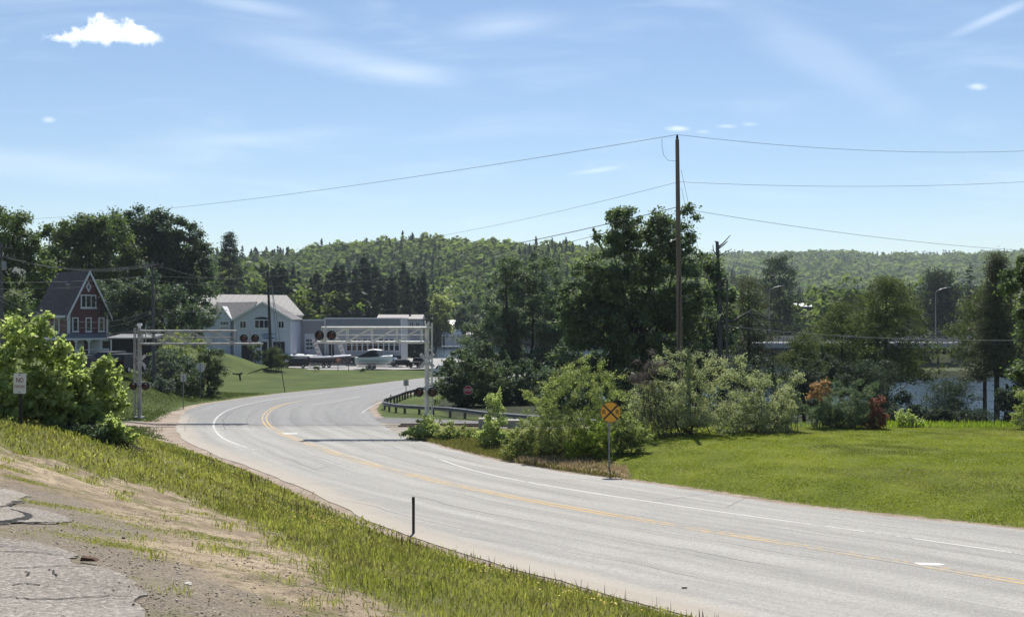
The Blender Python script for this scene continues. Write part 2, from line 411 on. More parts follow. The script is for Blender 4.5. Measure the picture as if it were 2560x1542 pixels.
def ground_z(x, y, road_blend=True, cell=0.0):
    x = np.asarray(x, float); y = np.asarray(y, float)
    shp = x.shape; x = x.ravel(); y = y.ravel()
    zr = -(6.05 + 0.0196 * np.clip(y, -60, 240))
    s = seg_dist(x, y, EDGE_L[::3]); rr = -seg_dist(x, y, EDGE_R[::3])       # + outside left / right edges
    z = zr.copy()
    near = sstep(74, 52, y)
    h = np.interp(s, PLOT_S, PLOT_H)
    h2 = np.interp(s, [0, 1, 6, 14, 25, 60], [0, 0.02, .30, 1.0, 1.8, 2.4]) * sstep(135, 100, y)
    hump = 0.75 * sstep(-5.5, -11.5, x) * sstep(40, 30, y) * sstep(12, 22, y)
    left = (s > 0)
    z += np.where(left, h * near + h2 * (1 - near) + hump * near, 0)
    # terrace with the red house, mound by the showroom
    lw = sstep(1.5, 13, s) * sstep(128, 180, y)
    z = np.where(left, z * (1 - lw) + LOT_Z * lw, z)
    foot = np.interp(y, [0, 76, 90, 105, 120, 165, 200, 240], [-60, -40, -27, -30, -34, -41, -50, -60])
    wid = np.interp(y, [76, 95, 120, 165], [16, 11, 17, 15])
    tw = sstep(0, 1, (foot - x) / wid) * sstep(70, 92, y)
    z = np.where(left, z * (1 - tw) + -4.75 * tw, z)
    z += np.where(left, 3.0 * np.exp(-((np.minimum(x + 49, 0) / 14) ** 2 + (np.maximum(x + 49, 0) / 7.0) ** 2 + ((y - 174) / 9) ** 2)) * (1 - tw), 0)
    # lawn to the right of the road: a low swell, then down to the lake
    rgt = (rr > 0)
    sw = 0.62 * sstep(0.3, 10, rr) * sstep(85, 58, y) * sstep(-2, 10, x) + 0.25 * sstep(0.5, 4, rr) * sstep(90, 70, y)
    z += np.where(rgt, sw, 0)
    dn = sstep(66, 100, y + 0.12 * (x - 15)) * sstep(2, 16, x)
    z = np.where(rgt, z - dn * 2.6 * sstep(0, 14, rr), z)
    sd_ = np.abs(seg_dist(x, y, SIDE[::3])); k = np.where(rgt, sstep(4.6, 2.9, sd_), 0); z = z * (1 - k) + np.minimum(z, zr - .05) * k
    # lake
    ld = poly_sd(x, y, LAKE)
    k = sstep(9, -6, ld)
    z = np.where((ld < 9), z * (1 - k) + (-14.0) * k, z)
    far = y > 425
    z = np.where(far, np.where(ld < 9, np.minimum(z, -8), np.minimum(-10.3, zr)) + hills(x, y), z)
    if road_blend:
        m = 0.25 + cell
        t = sstep(0, 1.4, np.maximum(s, rr) - m)
        z = z * t + (zr - 0.020) * (1 - t)
    return z.reshape(shp)
def gz(x, y): return float(ground_z(np.array([x]), np.array([y]))[0])
def hit(c, r, d0=4.0, d1=400.0):
    d = d0 * (d1 / d0) ** np.linspace(0, 1, 500)
    zz = ground_z((c - CX) * d / F, d); zl = (HY - r) * d / F
    i = np.argmax(zz >= zl)
    if i == 0: return (c - CX) * d1 / F, d1
    a, b = zz[i - 1] - zl[i - 1], zz[i] - zl[i]; t = -a / (b - a); dd = d[i - 1] + t * (d[i] - d[i - 1])
    return (c - CX) * dd / F, dd

# ------------------------------------------------------------------ ground materials
def vary(t, vec, scale, a, b, lo=.3, hi=.7, detail=5, rough=.6):
    return t.mix(t.smooth(t.noise(scale, detail, rough, vec), lo, hi), a, b)
def make_ground_mat():
    m, t, b = material('ground_cover'); p = t.pos()
    dirt = t.attr('dirt').outputs['Fac']; grav = t.attr('gravel').outputs['Fac']; lawn = t.attr('lawn').outputs['Fac']; wood = t.attr('wood').outputs['Fac']
    g = vary(t, p, .55, (.105, .112, .030), (.165, .158, .052)); g = t.mix(t.smooth(t.noise(9, 4, .7, p), .45, .75), g, (.10, .095, .035))
    l = vary(t, p, .35, (.095, .122, .012), (.170, .190, .022), .32, .68); l = t.mix(t.math('MULTIPLY', t.smooth(t.noise(.9, 4, .6, p), .5, .8), .55), l, (.150, .130, .034))
    l = vary(t, p, 3.0, l, l) if False else t.mix(t.math('MULTIPLY', t.smooth(t.noise(6, 5, .75, p), .40, .72), .7), l, (.040, .068, .007))
    d = vary(t, p, .55, (.225, .178, .124), (.385, .31, .215), .36, .62); d = t.mix(t.math('MULTIPLY', t.smooth(t.noise(5, 6, .72, p), .47, .62), .85), d, (.150, .115, .082))
    d = t.mix(t.math('MULTIPLY', t.smooth(t.noise(30, 5, .75, p), .5, .7), .55), d, (.12, .095, .06))
    d = t.mix(t.math('MULTIPLY', t.smooth(t.noise(.8, 6, .72, t.scale(p, (1, 1.3, 1))), .53, .64), .75), d, (.105, .110, .034))
    lm = t.attr('lotmix').outputs['Fac']; lmn = t.smooth(t.math('ADD', lm, t.math('MULTIPLY', t.math('SUBTRACT', t.noise(2.2, 6, .7, p), .5), 1.3)), .35, .75)
    gm = t.mix(t.smooth(t.noise(34, 4, .8, p), .42, .62), (.10, .088, .074), (.29, .245, .195)); gm = t.mix(t.math('MULTIPLY', t.smooth(t.noise(1.5, 5, .7, p), .52, .66), .6), gm, (.115, .115, .045))
    d = t.mix(t.math('MULTIPLY', lmn, .85), d, gm)
    gr = vary(t, p, 1.1, (.24, .19, .15), (.36, .30, .25)); gr = t.mix(t.math('MULTIPLY', t.smooth(t.noise(14, 5, .75, p), .45, .7), .5), gr, (.15, .12, .095))
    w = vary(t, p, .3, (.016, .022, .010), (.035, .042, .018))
    tf = vary(t, p, .18, (.050, .072, .018), (.078, .104, .026), .36, .64); tf = t.mix(t.math('MULTIPLY', t.smooth(t.noise(2.5, 5, .7, p), .45, .7), .5), tf, (.038, .056, .014))
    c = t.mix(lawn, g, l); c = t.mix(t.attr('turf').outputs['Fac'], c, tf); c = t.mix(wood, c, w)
    nz = t.math('MULTIPLY', t.math('SUBTRACT', t.noise(1.7, 6, .68, p), .5), 1.5)
    c = t.mix(t.smooth(t.math('ADD', dirt, t.math('MULTIPLY', nz, t.math('MULTIPLY', t.math('MULTIPLY', dirt, t.math('SUBTRACT', 1.0, dirt)), 4.0))), .38, .62), c, d)
    c = t.mix(t.smooth(t.math('ADD', grav, t.math('MULTIPLY', nz, t.math('MULTIPLY', t.math('MULTIPLY', grav, t.math('SUBTRACT', 1.0, grav)), 3.0))), .35, .65), c, gr)
    t.l.new(c, b.inputs['Base Color']); b.inputs['Roughness'].default_value = .95; b.inputs['Specular IOR Level'].default_value = .15
    bp = t.new('ShaderNodeBump'); bp.inputs['Strength'].default_value = .8; bp.inputs['Distance'].default_value = .05
    h = t.math('ADD', t.noise(7, 6, .75, p), t.math('MULTIPLY', t.noise(40, 3, .7, p), .4))
    t.l.new(h, bp.inputs['Height']); t.l.new(bp.outputs[0], b.inputs['Normal'])
    return m
def make_road_mat():
    m, t, b = material('aged_asphalt'); p = t.pos()
    uv = t.new('ShaderNodeUVMap'); uv.uv_map = 'lane'; uvo = uv.outputs[0]
    new = t.attr('beyond').outputs['Fac']; dust = t.attr('dust').outputs['Fac']
    st = t.noise(1.0, 5, .6, t.scale(uvo, (1.1, .035, 1))); st2 = t.noise(1.0, 4, .6, t.scale(uvo, (4.0, .05, 1)))
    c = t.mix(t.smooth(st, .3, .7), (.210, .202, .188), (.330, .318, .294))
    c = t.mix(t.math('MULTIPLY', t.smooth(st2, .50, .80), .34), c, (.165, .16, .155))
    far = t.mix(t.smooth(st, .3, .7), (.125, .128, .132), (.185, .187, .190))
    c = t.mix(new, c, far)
    fine = t.noise(9.0, 4, .85, p); c = t.mix(t.math('MULTIPLY', t.smooth(fine, .46, .60), .50), c, (.165, .16, .152)); fin3 = t.noise(15.0, 3, .85, p); c = t.mix(t.math('MULTIPLY', t.smooth(fin3, .56, .66), .55), c, (.50, .485, .455))
    fine2 = t.noise(48, 2, .8, p); c = t.mix(t.math('MULTIPLY', t.smooth(fine2, .56, .66), .5), c, (.48, .47, .45))
    big = t.noise(.35, 5, .65, p); c = t.mix(t.math('MULTIPLY', t.smooth(big, .45, .75), .22), c, (.16, .155, .15))
    dn = t.math('ADD', dust, t.math('MULTIPLY', t.math('SUBTRACT', t.noise(.9, 6, .7, p), .5), .9))
    c = t.mix(t.math('MULTIPLY', t.smooth(dn, .2, .9), .75), c, (.345, .30, .245))
    # long seams and cracks
    s = t.new('ShaderNodeSeparateXYZ'); t.l.new(uvo, s.inputs[0])
    for u0, amp, w, seed in [(-3.0, .5, .045, 1.3), (-5.6, .8, .03, 2.6), (-1.3, .25, .03, 2.1), (.55, .3, .025, 5.2), (2.0, .35, .03, 3.7), (4.9, .5, .03, 7.7)]:
        wob = t.math('MULTIPLY', t.math('SUBTRACT', t.noise(1.0, 6, .65, t.scale(uvo, (.001, .12 + seed * .01, 1))), .5), amp)
        dd = t.math('ABSOLUTE', t.math('SUBTRACT', t.math('SUBTRACT', s.outputs[0], u0), wob))
        on = t.smooth(t.noise(1.0, 3, .6, t.scale(uvo, (.01, .06, seed))), .44, .54)
        c = t.mix(t.math('MULTIPLY', t.math('MULTIPLY', t.smooth(dd, w, w * .4), on), .8), c, (.06, .058, .056))
    vo = t.new('ShaderNodeTexVoronoi', feature='DISTANCE_TO_EDGE'); vo.inputs['Scale'].default_value = .16
    t.l.new(t.mix(.12, p, t.new('ShaderNodeTexNoise').outputs['Color']) if False else p, vo.inputs['Vector'])
    on = t.smooth(t.noise(.16, 3, .6, p), .52, .62)
    c = t.mix(t.math('MULTIPLY', t.math('MULTIPLY', t.smooth(vo.outputs['Distance'], .006, .002), on), .6), c, (.07, .068, .066))
    t.l.new(c, b.inputs['Base Color']); b.inputs['Roughness'].default_value = .82; b.inputs['Specular IOR Level'].default_value = .35
    bp = t.new('ShaderNodeBump'); bp.inputs['Strength'].default_value = .5; bp.inputs['Distance'].default_value = .012
    t.l.new(t.noise(55, 3, .8, p), bp.inputs['Height']); t.l.new(bp.outputs[0], b.inputs['Normal'])
    return m
def make_lot_mat():
    m, t, b = material('broken_old_asphalt'); p = t.pos()
    c = vary(t, p, .7, (.185, .165, .145), (.275, .25, .225))
    c = t.mix(t.math('MULTIPLY', t.smooth(t.noise(24, 4, .85, p), .49, .60), .8), c, (.47, .42, .365))
    c = t.mix(t.math('MULTIPLY', t.smooth(t.noise(19, 4, .85, p), .54, .64), .75), c, (.07, .062, .058))
    c = t.mix(t.math('MULTIPLY', t.smooth(t.noise(1.2, 6, .7, t.scale(p, (.5, 2.2, 1))), .55, .7), .65), c, (.12, .118, .125))
    c = t.mix(t.math('MULTIPLY', t.smooth(t.noise(.9, 5, .7, p), .6, .72), .5), c, (.33, .25, .17))
    t.l.new(c, b.inputs['Base Color']); b.inputs['Roughness'].default_value = .9; b.inputs['Specular IOR Level'].default_value = .2
    bp = t.new('ShaderNodeBump'); bp.inputs['Strength'].default_value = 1.0; bp.inputs['Distance'].default_value = .02
    t.l.new(t.noise(38, 4, .8, p), bp.inputs['Height']); t.l.new(bp.outputs[0], b.inputs['Normal'])
    return m
def make_water_mat():
    m, t, b = material('lake_surface'); p = t.pos()
    b.inputs['Base Color'].default_value = (.015, .030, .045, 1); b.inputs['Roughness'].default_value = .12; b.inputs['IOR'].default_value = 1.33
    bp = t.new('ShaderNodeBump'); bp.inputs['Strength'].default_value = .9; bp.inputs['Distance'].default_value = .35
    t.l.new(t.math('ADD', t.noise(.5, 4, .6, t.scale(p, (1, .45, 1))), t.math('MULTIPLY', t.noise(2.2, 3, .6, p), .5)), bp.inputs['Height']); t.l.new(bp.outputs[0], b.inputs['Normal'])
    return m
M['ground'] = make_ground_mat(); M['road'] = make_road_mat(); M['lot'] = make_lot_mat(); M['water'] = make_water_mat()
M['sideroad'] = plain('side_road_asphalt', (.155, .15, .15), .9, .2, 1.2, bump=.3)
M['carpark'] = plain('parking_lot_asphalt', (.30, .29, .285), .9, .12, .6, bump=.2)
def paint(name, c, wear, scale=5.0):
    m, t, b = material(name); p = t.pos()
    n = t.math('ADD', t.math('MULTIPLY', t.noise(scale, 6, .75, p), .7), t.math('MULTIPLY', t.noise(.25, 4, .6, p), .6))
    t.l.new(t.mix(t.smooth(n, wear, wear + .14), c, (.24, .232, .22)), b.inputs['Base Color']); b.inputs['Roughness'].default_value = .8
    b.inputs['Specular IOR Level'].default_value = .3
    return m
M['yellow'] = paint('worn_yellow_paint', (.48, .32, .12), .60); M['whiteline'] = paint('worn_white_paint', (.47, .465, .45), .645)
M['patch'] = plain('fresh_white_paint', (.62, .60, .56), .7, .05)

# ------------------------------------------------------------------ ground sheet
def axis(n, a, b, c):
    u = np.linspace(-1, 1, n); return a * np.sinh(u * b) + c
gx = axis(430, 11.0, 6.4, 0.0)
u = np.linspace(-.62, 1, 430); gy = 11.0 * np.sinh(u * 6.75) + 16.0
GX, GY = np.meshgrid(gx, gy)
DX = np.gradient(gx)[None, :] * np.ones_like(GX); DY = np.gradient(gy)[:, None] * np.ones_like(GY)
cell = np.hypot(DX, DY)
cell = np.minimum(cell, 12) * .75
GZ = ground_z(GX, GY, True, cell.ravel())
sL = seg_dist(GX, GY, EDGE_L[::3]); sR = -seg_dist(GX, GY, EDGE_R[::3])
# where the bare dirt ends and the grass begins, seen from the lot
dg_px = [(-900, 1120), (-300, 1118), (0, 1115), (42, 1140), (130, 1150), (200, 1175), (276, 1203), (357, 1214), (430, 1232), (487, 1255), (533, 1282), (600, 1300), (650, 1322), (690, 1350), (737, 1388), (772, 1450), (851, 1480), (905, 1532), (1000, 1545), (1130, 1620)]
DG = np.array([hit(*q) for q in dg_px])
DIRT = np.vstack([DG, [(3, 3.5), (6, 0), (10, -12), (20, -40), (-90, -40), (-90, 20)]])
dsd = poly_sd(GX, GY, DIRT)
lowfreq = .5 * np.sin(GX * 1.7 + 1.3 * np.sin(GY * .9)) * np.sin(GY * 1.3 + .7)
near_m = (GY < 45)
dirt = np.where(near_m, sstep(.9, -.5, dsd + lowfreq * .5), 0)
# small bump in the rough strip between dirt and grass
rng_g = np.random.default_rng(3)
GZ = GZ + np.where(near_m & (np.abs(dsd - .0) < 1.4) & (GY > 3), rng_g.normal(0, .018, GX.shape), 0)
gw = np.interp(GY, [40, 50, 58, 70, 76, 90, 130], [.9, 1.2, 1.9, 3.2, 2.6, 1.1, .5])
gravel = np.where((sL > -1), sstep(gw + .5, gw * .45, sL), 0)
gravel = np.maximum(gravel, np.where(sR > -1, sstep(1.0, .3, sR), 0))
trk = np.abs(GY - 73.9)
gravel = np.maximum(gravel, np.where((GX < -20) & (GX > -60), sstep(3.0, 1.7, trk), 0))
gravel = np.maximum(gravel, np.where((sR > -1) & (GX < -5) & (GY > 62) & (GY < 80), sstep(9, 3, np.hypot(GX + 11, GY - 74)), 0))
lawn = np.where((sR > 0) & (GX > 2) & (GY < 66), sstep(.4, 1.5, sR) * sstep(2, 5, GX), 0)
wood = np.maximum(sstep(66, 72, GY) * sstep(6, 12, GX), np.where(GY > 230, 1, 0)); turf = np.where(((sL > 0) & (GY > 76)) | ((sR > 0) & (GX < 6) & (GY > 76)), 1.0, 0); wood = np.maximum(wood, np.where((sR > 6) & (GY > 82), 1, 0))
lotA_px = [(-700, 1215), (-200, 1218), (0, 1222), (38, 1228), (72, 1240), (40, 1252), (14, 1262), (20, 1268), (90, 1272), (150, 1288), (185, 1302), (140, 1311), (60, 1309), (0, 1312), (-300, 1318), (-700, 1312)]
lotB_px = [(-700, 1338), (-100, 1340), (0, 1346), (35, 1352), (90, 1358), (148, 1372), (192, 1388), (170, 1398), (190, 1414), (240, 1418), (285, 1430), (312, 1444), (338, 1456), (346, 1475), (350, 1492), (338, 1500), (352, 1520), (362, 1545), (380, 1600), (420, 1720), (500, 2100), (-1600, 2100)]
LA = np.array([hit(*q, d0=1.5) for q in lotA_px]); LB = np.array([hit(*q, d0=1.5) for q in lotB_px])
mixm = np.where(near_m, sstep(1.9, .1, np.minimum(poly_sd(GX, GY, LA), poly_sd(GX, GY, LB))), 0)
ny, nx = GX.shape
V = np.c_[GX.ravel(), GY.ravel(), GZ.ravel()]
ii = (np.arange(ny - 1)[:, None] * nx + np.arange(nx - 1)[None, :]).ravel()
Fq = np.c_[ii, ii + 1, ii + nx + 1, ii + nx]
ground = np_mesh('ground', V, Fq, M['ground'], smooth=True); tag(ground, kind='structure')
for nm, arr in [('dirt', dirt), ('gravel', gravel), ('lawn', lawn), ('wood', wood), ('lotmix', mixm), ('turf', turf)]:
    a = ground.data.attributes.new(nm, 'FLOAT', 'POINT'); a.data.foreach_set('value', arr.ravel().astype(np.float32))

# ------------------------------------------------------------------ road sheet, side road, lot, markings
def strip(name, Ls, Rs, dz, matl, cols=1, zf=zroad):
    n = len(Ls); k = cols + 1
    V = np.zeros((n * k, 3))
    for j in range(k):
        q = Ls + (Rs - Ls) * (j / cols); V[j::k, :2] = q; V[j::k, 2] = zf(q[:, 1]) + dz
    i = (np.arange(n - 1)[:, None] * k + np.arange(cols)[None, :]).ravel()
    return np_mesh(name, V, np.c_[i, i + 1, i + k + 1, i + k], matl)
wob = np.random.default_rng(5)
wl = np.convolve(wob.normal(0, .13, len(MID)), np.ones(3) / 3, 'same'); wr = np.convolve(wob.normal(0, .13, len(MID)), np.ones(3) / 3, 'same')
cols = 16
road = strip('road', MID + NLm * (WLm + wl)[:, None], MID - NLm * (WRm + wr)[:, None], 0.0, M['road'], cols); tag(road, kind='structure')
me = road.data; k = cols + 1
fr = np.tile(np.linspace(0, 1, k), len(MID)); uu = np.repeat(WLm, k) * -1 + fr * np.repeat(WLm + WRm, k); vv = np.repeat(SM, k)
co = np.zeros(len(me.vertices) * 3, np.float32); me.vertices.foreach_get('co', co); co = co.reshape(-1, 3)
uvl = me.uv_layers.new(name='lane'); li = np.zeros(len(me.loops), np.int32); me.loops.foreach_get('vertex_index', li)
uvl.data.foreach_set('uv', np.c_[uu[li], vv[li]].astype(np.float32).ravel())
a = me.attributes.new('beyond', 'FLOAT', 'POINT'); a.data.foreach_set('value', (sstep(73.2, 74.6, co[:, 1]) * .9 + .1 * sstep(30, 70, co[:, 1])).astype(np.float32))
du = np.maximum(sstep(-WLm.max(), -WLm.max(), uu) * 0, np.clip(1 - (uu + np.repeat(WLm, k)) / 2.2, 0, 1) * sstep(95, 75, co[:, 1]))
du = np.maximum(du, .62 * np.exp(-((uu - .0) / .7) ** 2) * sstep(30, 42, co[:, 1]) * sstep(70, 60, co[:, 1]))
a = me.attributes.new('dust', 'FLOAT', 'POINT'); a.data.foreach_set('value', du.astype(np.float32))

def offset_line(poly, off):
    T = np.gradient(poly, axis=0); T /= np.linalg.norm(T, axis=1)[:, None]; return poly + np.c_[-T[:, 1], T[:, 0]] * off
def marking(name, poly, w, matl, y0=None, y1=None, dz=.005):
    m_ = np.ones(len(poly), bool)
    if y0 is not None: m_ &= poly[:, 1] >= y0
    if y1 is not None: m_ &= poly[:, 1] <= y1
    q = poly[m_]; o = strip(name, offset_line(q, w / 2), offset_line(q, -w / 2), dz, matl); return tag(o, kind='structure')
marking('yellow_centre_line', offset_line(MID, .15), .12, M['yellow'], None, 106)
marking('yellow_centre_line', offset_line(MID, -.15), .12, M['yellow'], None, 106)
wr_px = [(2560, 1385), (1920, 1296), (1605, 1251), (1361, 1213)]
wrp = plan(wr_px); WRL = smooth_poly(np.vstack([wrp[0] + dirn * 40, wrp, [onroad(1180, 1176)], [onroad(1080, 1140)]]), .7, 3)
marking('white_edge_line', WRL, .13, M['whiteline'])
wl_px = [(640, 1124), (574, 1105), (550, 1090), (536, 1074), (533, 1060), (545, 1040), (574, 1023), (615, 1011), (696, 995), (803, 982), (965, 960)]
WLL = smooth_poly(plan(wl_px), .7, 4)
marking('white_edge_line', WLL, .13, M['whiteline'])
wr2 = smooth_poly(plan([(780, 1012), (830, 1005), (880, 996), (900, 990)]), .7, 2)
marking('white_edge_line', wr2, .10, M['whiteline'])
wr3 = smooth_poly(plan([(905, 1032), (925, 1018), (955, 1004), (985, 994)]), .7, 2)
marking('white_edge_line', wr3, .10, M['whiteline'])
def road_quad(name, pts, matl, dz=.006):
    mb = MB(); q = [onroad(*p) for p in pts]; mb.poly([(x, y, zroad(y) + dz) for x, y in q]); return tag(mb.build(name, matl), kind='structure')
road_quad('stop_bar', [(2283, 1406), (2300, 1411), (2345, 1413), (2364, 1411), (2345, 1407)], M['patch'])
road_quad('stop_bar', [(703, 1082), (712, 1085.5), (745, 1085), (742, 1081.5)], M['whiteline'])
# rail crossing: two flangeways across the pavement
mb = MB()
for yy in (73.1, 74.55):
    xs = np.linspace(-27, -8, 12)
    for x0, x1 in zip(xs[:-1], xs[1:]):
        mb.mat(0).poly([(x0, yy - .10, zroad(yy) + .004), (x1, yy - .10, zroad(yy) + .004), (x1, yy + .10, zroad(yy) + .004), (x0, yy + .10, zroad(yy) + .004)])
    for x0, x1 in ((-62, -27), (-8, 24)):
        mb.mat(1).box(((x0 + x1) / 2, yy, zroad(yy) + .05), (x1 - x0, .07, .12))
mb.mat(1)
tag(mb.build('railway_track', [plain('flangeway_gap', (.05, .05, .052), .9), plain('rusty_rail', (.16, .10, .07), .6)]), kind='structure')
# side road
so = strip('side_road', offset_line(SIDE, 2.6), offset_line(SIDE, -2.4), .0, M['sideroad'], 4, lambda y: zroad(y) - .008); tag(so, kind='structure')
# apron where the side road meets the main road
ap = [onroad(*p) for p in [(946, 1050), (951, 1062), (975, 1077), (1015, 1092), (1045, 1088), (1050, 1075), (1010, 1062), (985, 1055)]]
mb = MB(); mb.poly([(x, y, zroad(y) - .016) for x, y in ap]); tag(mb.build('side_road_apron', plain('sandy_apron', (.30, .26, .215), .95, .2, .9, bump=.3)), kind='structure')
# marina parking lot
pk = [(-40, 184), (-31, 181.5), (-23, 181), (-16, 184), (-9, 190), (0, 199), (14, 209), (12, 226), (-10, 236), (-26, 236), (-40, 236), (-62, 230), (-60, 198)]
pk = smooth_poly(np.array(pk + pk[:1]), 2.0, 1)
mb = MB(); mb.poly([(x, y, LOT_Z + .035) for x, y in pk[:-1]]); tag(mb.build('marina_parking_lot', M['carpark']), kind='structure')
# lake
mb = MB(); mb.poly([(-110, 86, LAKE_Z), (330, 86, LAKE_Z), (330, 446, LAKE_Z), (-110, 446, LAKE_Z)])
lake = mb.build('lake', M['water']); tag(lake, kind='structure')

# broken asphalt of the old lot (foreground, left)
def sheet(name, px, matl, th=.014, closed_pts=None):
    q = [hit(*p, d0=1.5) for p in px]
    out = []                                             # ragged outline
    r2 = np.random.default_rng(11)
    for i in range(len(q)):
        a, b = np.array(q[i]), np.array(q[(i + 1) % len(q)]); L = np.hypot(*(b - a)); n = max(1, min(40, int(L / .09)))
        for t in np.arange(n) / n: out.append(a + (b - a) * t + r2.normal(0, .030, 2) * (0 < t))
    out = np.array(out)
    inner = []
    x0, x1, y0, y1 = out[:, 0].min(), out[:, 0].max(), out[:, 1].min(), out[:, 1].max()
    g = np.array(np.meshgrid(np.arange(x0, x1, .4), np.arange(y0, y1, .4))).reshape(2, -1).T
    inside = poly_sd(g[:, 0], g[:, 1], out) < -.15; inner = g[inside]
    pts = np.vstack([out, inner]); n = len(out)
    vs, es, fs, *_ = geometry.delaunay_2d_cdt([Vector(p) for p in pts], [], [list(range(n))], 1, 1e-5)
    vx = np.array([tuple(v) for v in vs]); zz = ground_z(vx[:, 0], vx[:, 1]) + th
    mb = MB(); mb.v = [(x, y, z) for (x, y), z in zip(vx, zz)]; mb.f = [list(f) for f in fs]; mb.mi = [0] * len(fs)
    # skirt
    cnt = {}
    for f in fs:
        for i in range(len(f)):
            e = (f[i], f[(i + 1) % len(f)]); cnt[e] = 1
    for (a, b) in list(cnt):
        if (b, a) not in cnt:
            o = len(mb.v); mb.v += [(*vx[a], zz[a] - th - .05), (*vx[b], zz[b] - th - .05)]; mb.f.append([a, o, o + 1, b]); mb.mi.append(0)
    return tag(mb.build(name, matl), kind='structure')
sheet('asphalt_lot', lotA_px, M['lot']); sheet('asphalt_lot', lotB_px, M['lot'])
def crack(px, w):
    q = [np.array(hit(*p, d0=1.5)) for p in px]; L, Rr = [], []; r3 = np.random.default_rng(len(px))
    dense = []
    for a, b in zip(q[:-1], q[1:]):
        for t in np.linspace(0, 1, 6, endpoint=False): dense.append(a + (b - a) * t + r3.normal(0, .012, 2))
    dense.append(q[-1]); dense = np.array(dense); n = len(dense)
    ww = w * (1 - .6 * np.abs(np.linspace(-1, 1, n))) * r3.uniform(.5, 1.3, n)
    mb = MB(); vs = []
    T = np.gradient(dense, axis=0); T /= np.linalg.norm(T, axis=1)[:, None] + 1e-9; N = np.c_[-T[:, 1], T[:, 0]]
    A, B = dense + N * ww[:, None] / 2, dense - N * ww[:, None] / 2
    for p in (A, B):
        for x, y in p: vs.append((x, y, gz(x, y) + .020))
    return mb.add(vs, [(i, i + 1, n + i + 1, n + i) for i in range(n - 1)])
mb = MB()
CR = [([(78, 1256), (50, 1258), (20, 1266), (0, 1270)], .05), ([(30, 1276), (60, 1284), (76, 1292), (55, 1300), (20, 1305), (-20, 1308)], .10), ([(150, 1309), (70, 1309), (0, 1309), (-60, 1311)], .07),
      ([(-20, 1382), (60, 1384), (130, 1388), (160, 1392)], .03), ([(-30, 1426), (80, 1424), (160, 1418), (240, 1422)], .02), ([(-20, 1496), (60, 1501), (150, 1503), (230, 1496), (330, 1494)], .022),
      ([(66, 1430), (72, 1440), (64, 1446)], .02), ([(122, 1424), (136, 1436), (140, 1447)], .02), ([(28, 1466), (80, 1464), (100, 1468)], .025)]
for px, w in CR:
    c_ = crack(px, w); o = len(mb.v); mb.v += c_.v; mb.f += [[i + o for i in f] for f in c_.f]; mb.mi += [0] * len(c_.f)
tag(mb.build('asphalt_cracks', plain('dark_crack', (.012, .011, .010), .95)), kind='structure')  # near-black strips laid just above the asphalt mark its cracks
# ------------------------------------------------------------------ foliage
def unit(v): return v / (np.linalg.norm(v, axis=1)[:, None] + 1e-9)
def leaf_quads(C, size, bias, aspect=.5, r=rng, spread=1.0):
    """diamond leaves at C with normals around `bias`; returns V (4n,3), F (n,4)"""
    n = len(C); nrm = unit(bias + r.normal(0, spread, (n, 3)) * .6)
    t = unit(np.cross(nrm, r.normal(0, 1, (n, 3)))); b = np.cross(nrm, t)
    s = (size * r.uniform(.65, 1.3, n))[:, None] if np.isscalar(size) else (size * r.uniform(.7, 1.25, n))[:, None]
    V = np.empty((n, 4, 3)); V[:, 0] = C - t * s * .5; V[:, 1] = C + b * s * aspect * .5 + t * s * .05; V[:, 2] = C + t * s * .5; V[:, 3] = C - b * s * aspect * .5 + t * s * .05
    return V.reshape(-1, 3), np.arange(4 * n).reshape(n, 4)
def clumps_in(blobs, cr, r, fill=1.0):
    out = []; 
    for (x, y, z, a, b, c) in blobs:
        n = max(2, int(fill * 2.3 * (a * b + b * c + a * c) / (3 * cr * cr)))
        d = unit(r.normal(0, 1, (n, 3))); q = r.uniform(.10, 1.0, n) ** .45
        out.append(np.c_[x + d[:, 0] * a * q, y + d[:, 1] * b * q, z + d[:, 2] * c * q])
    return np.vstack(out)
def crown(name, blobs, n, leaf, cr, mats, parent, r, aspect=.55, fill=1.0, sprigs=0, flat=.75, upb=.55, tvar=.35):
    cl = clumps_in(blobs, cr, r, fill); k = len(cl); per = max(3, n // k)
    idx = np.repeat(np.arange(k), per); d = unit(r.normal(0, 1, (len(idx), 3)))
    rad = cr * r.uniform(.6, 1.3, k)[idx] * np.clip(np.abs(r.normal(.58, .34, len(idx))), .03, 1.6)
    C = cl[idx] + d * np.c_[rad, rad, rad * flat]
    tint = np.clip(r.uniform(0, 1, k)[idx] * (1 - tvar) + r.uniform(0, 1, len(idx)) * tvar, 0, 1)
    bias = d * .7 + np.array([0, 0, upb])
    if sprigs:                                             # shoots that stick out of the outline
        ctr = np.mean(np.array(blobs)[:, :3], axis=0)
        for q in cl[r.integers(0, k, sprigs)]:
            o = unit((q - ctr)[None] * np.array([1, 1, .8]) + np.array([[0, 0, .9 * cr * 2]]) + r.normal(0, .25 * cr, (1, 3)))[0]; L = cr * r.uniform(1.0, 2.2); m = max(8, int(per * .35))
            s = r.uniform(0, 1, m); p = q + o * (s * L)[:, None] + r.normal(0, 1, (m, 3)) * (cr * .22 * (1.1 - s))[:, None]
            C = np.vstack([C, p]); tint = np.r_[tint, np.full(m, r.uniform(.4, 1))]; bias = np.vstack([bias, r.normal(0, 1, (m, 3)) + [0, 0, .6]])
    Vq, Fq = leaf_quads(C, leaf, bias, aspect, r)
    return np_mesh(name, Vq, Fq, mats, np.repeat(tint, 4), parent=parent), cl
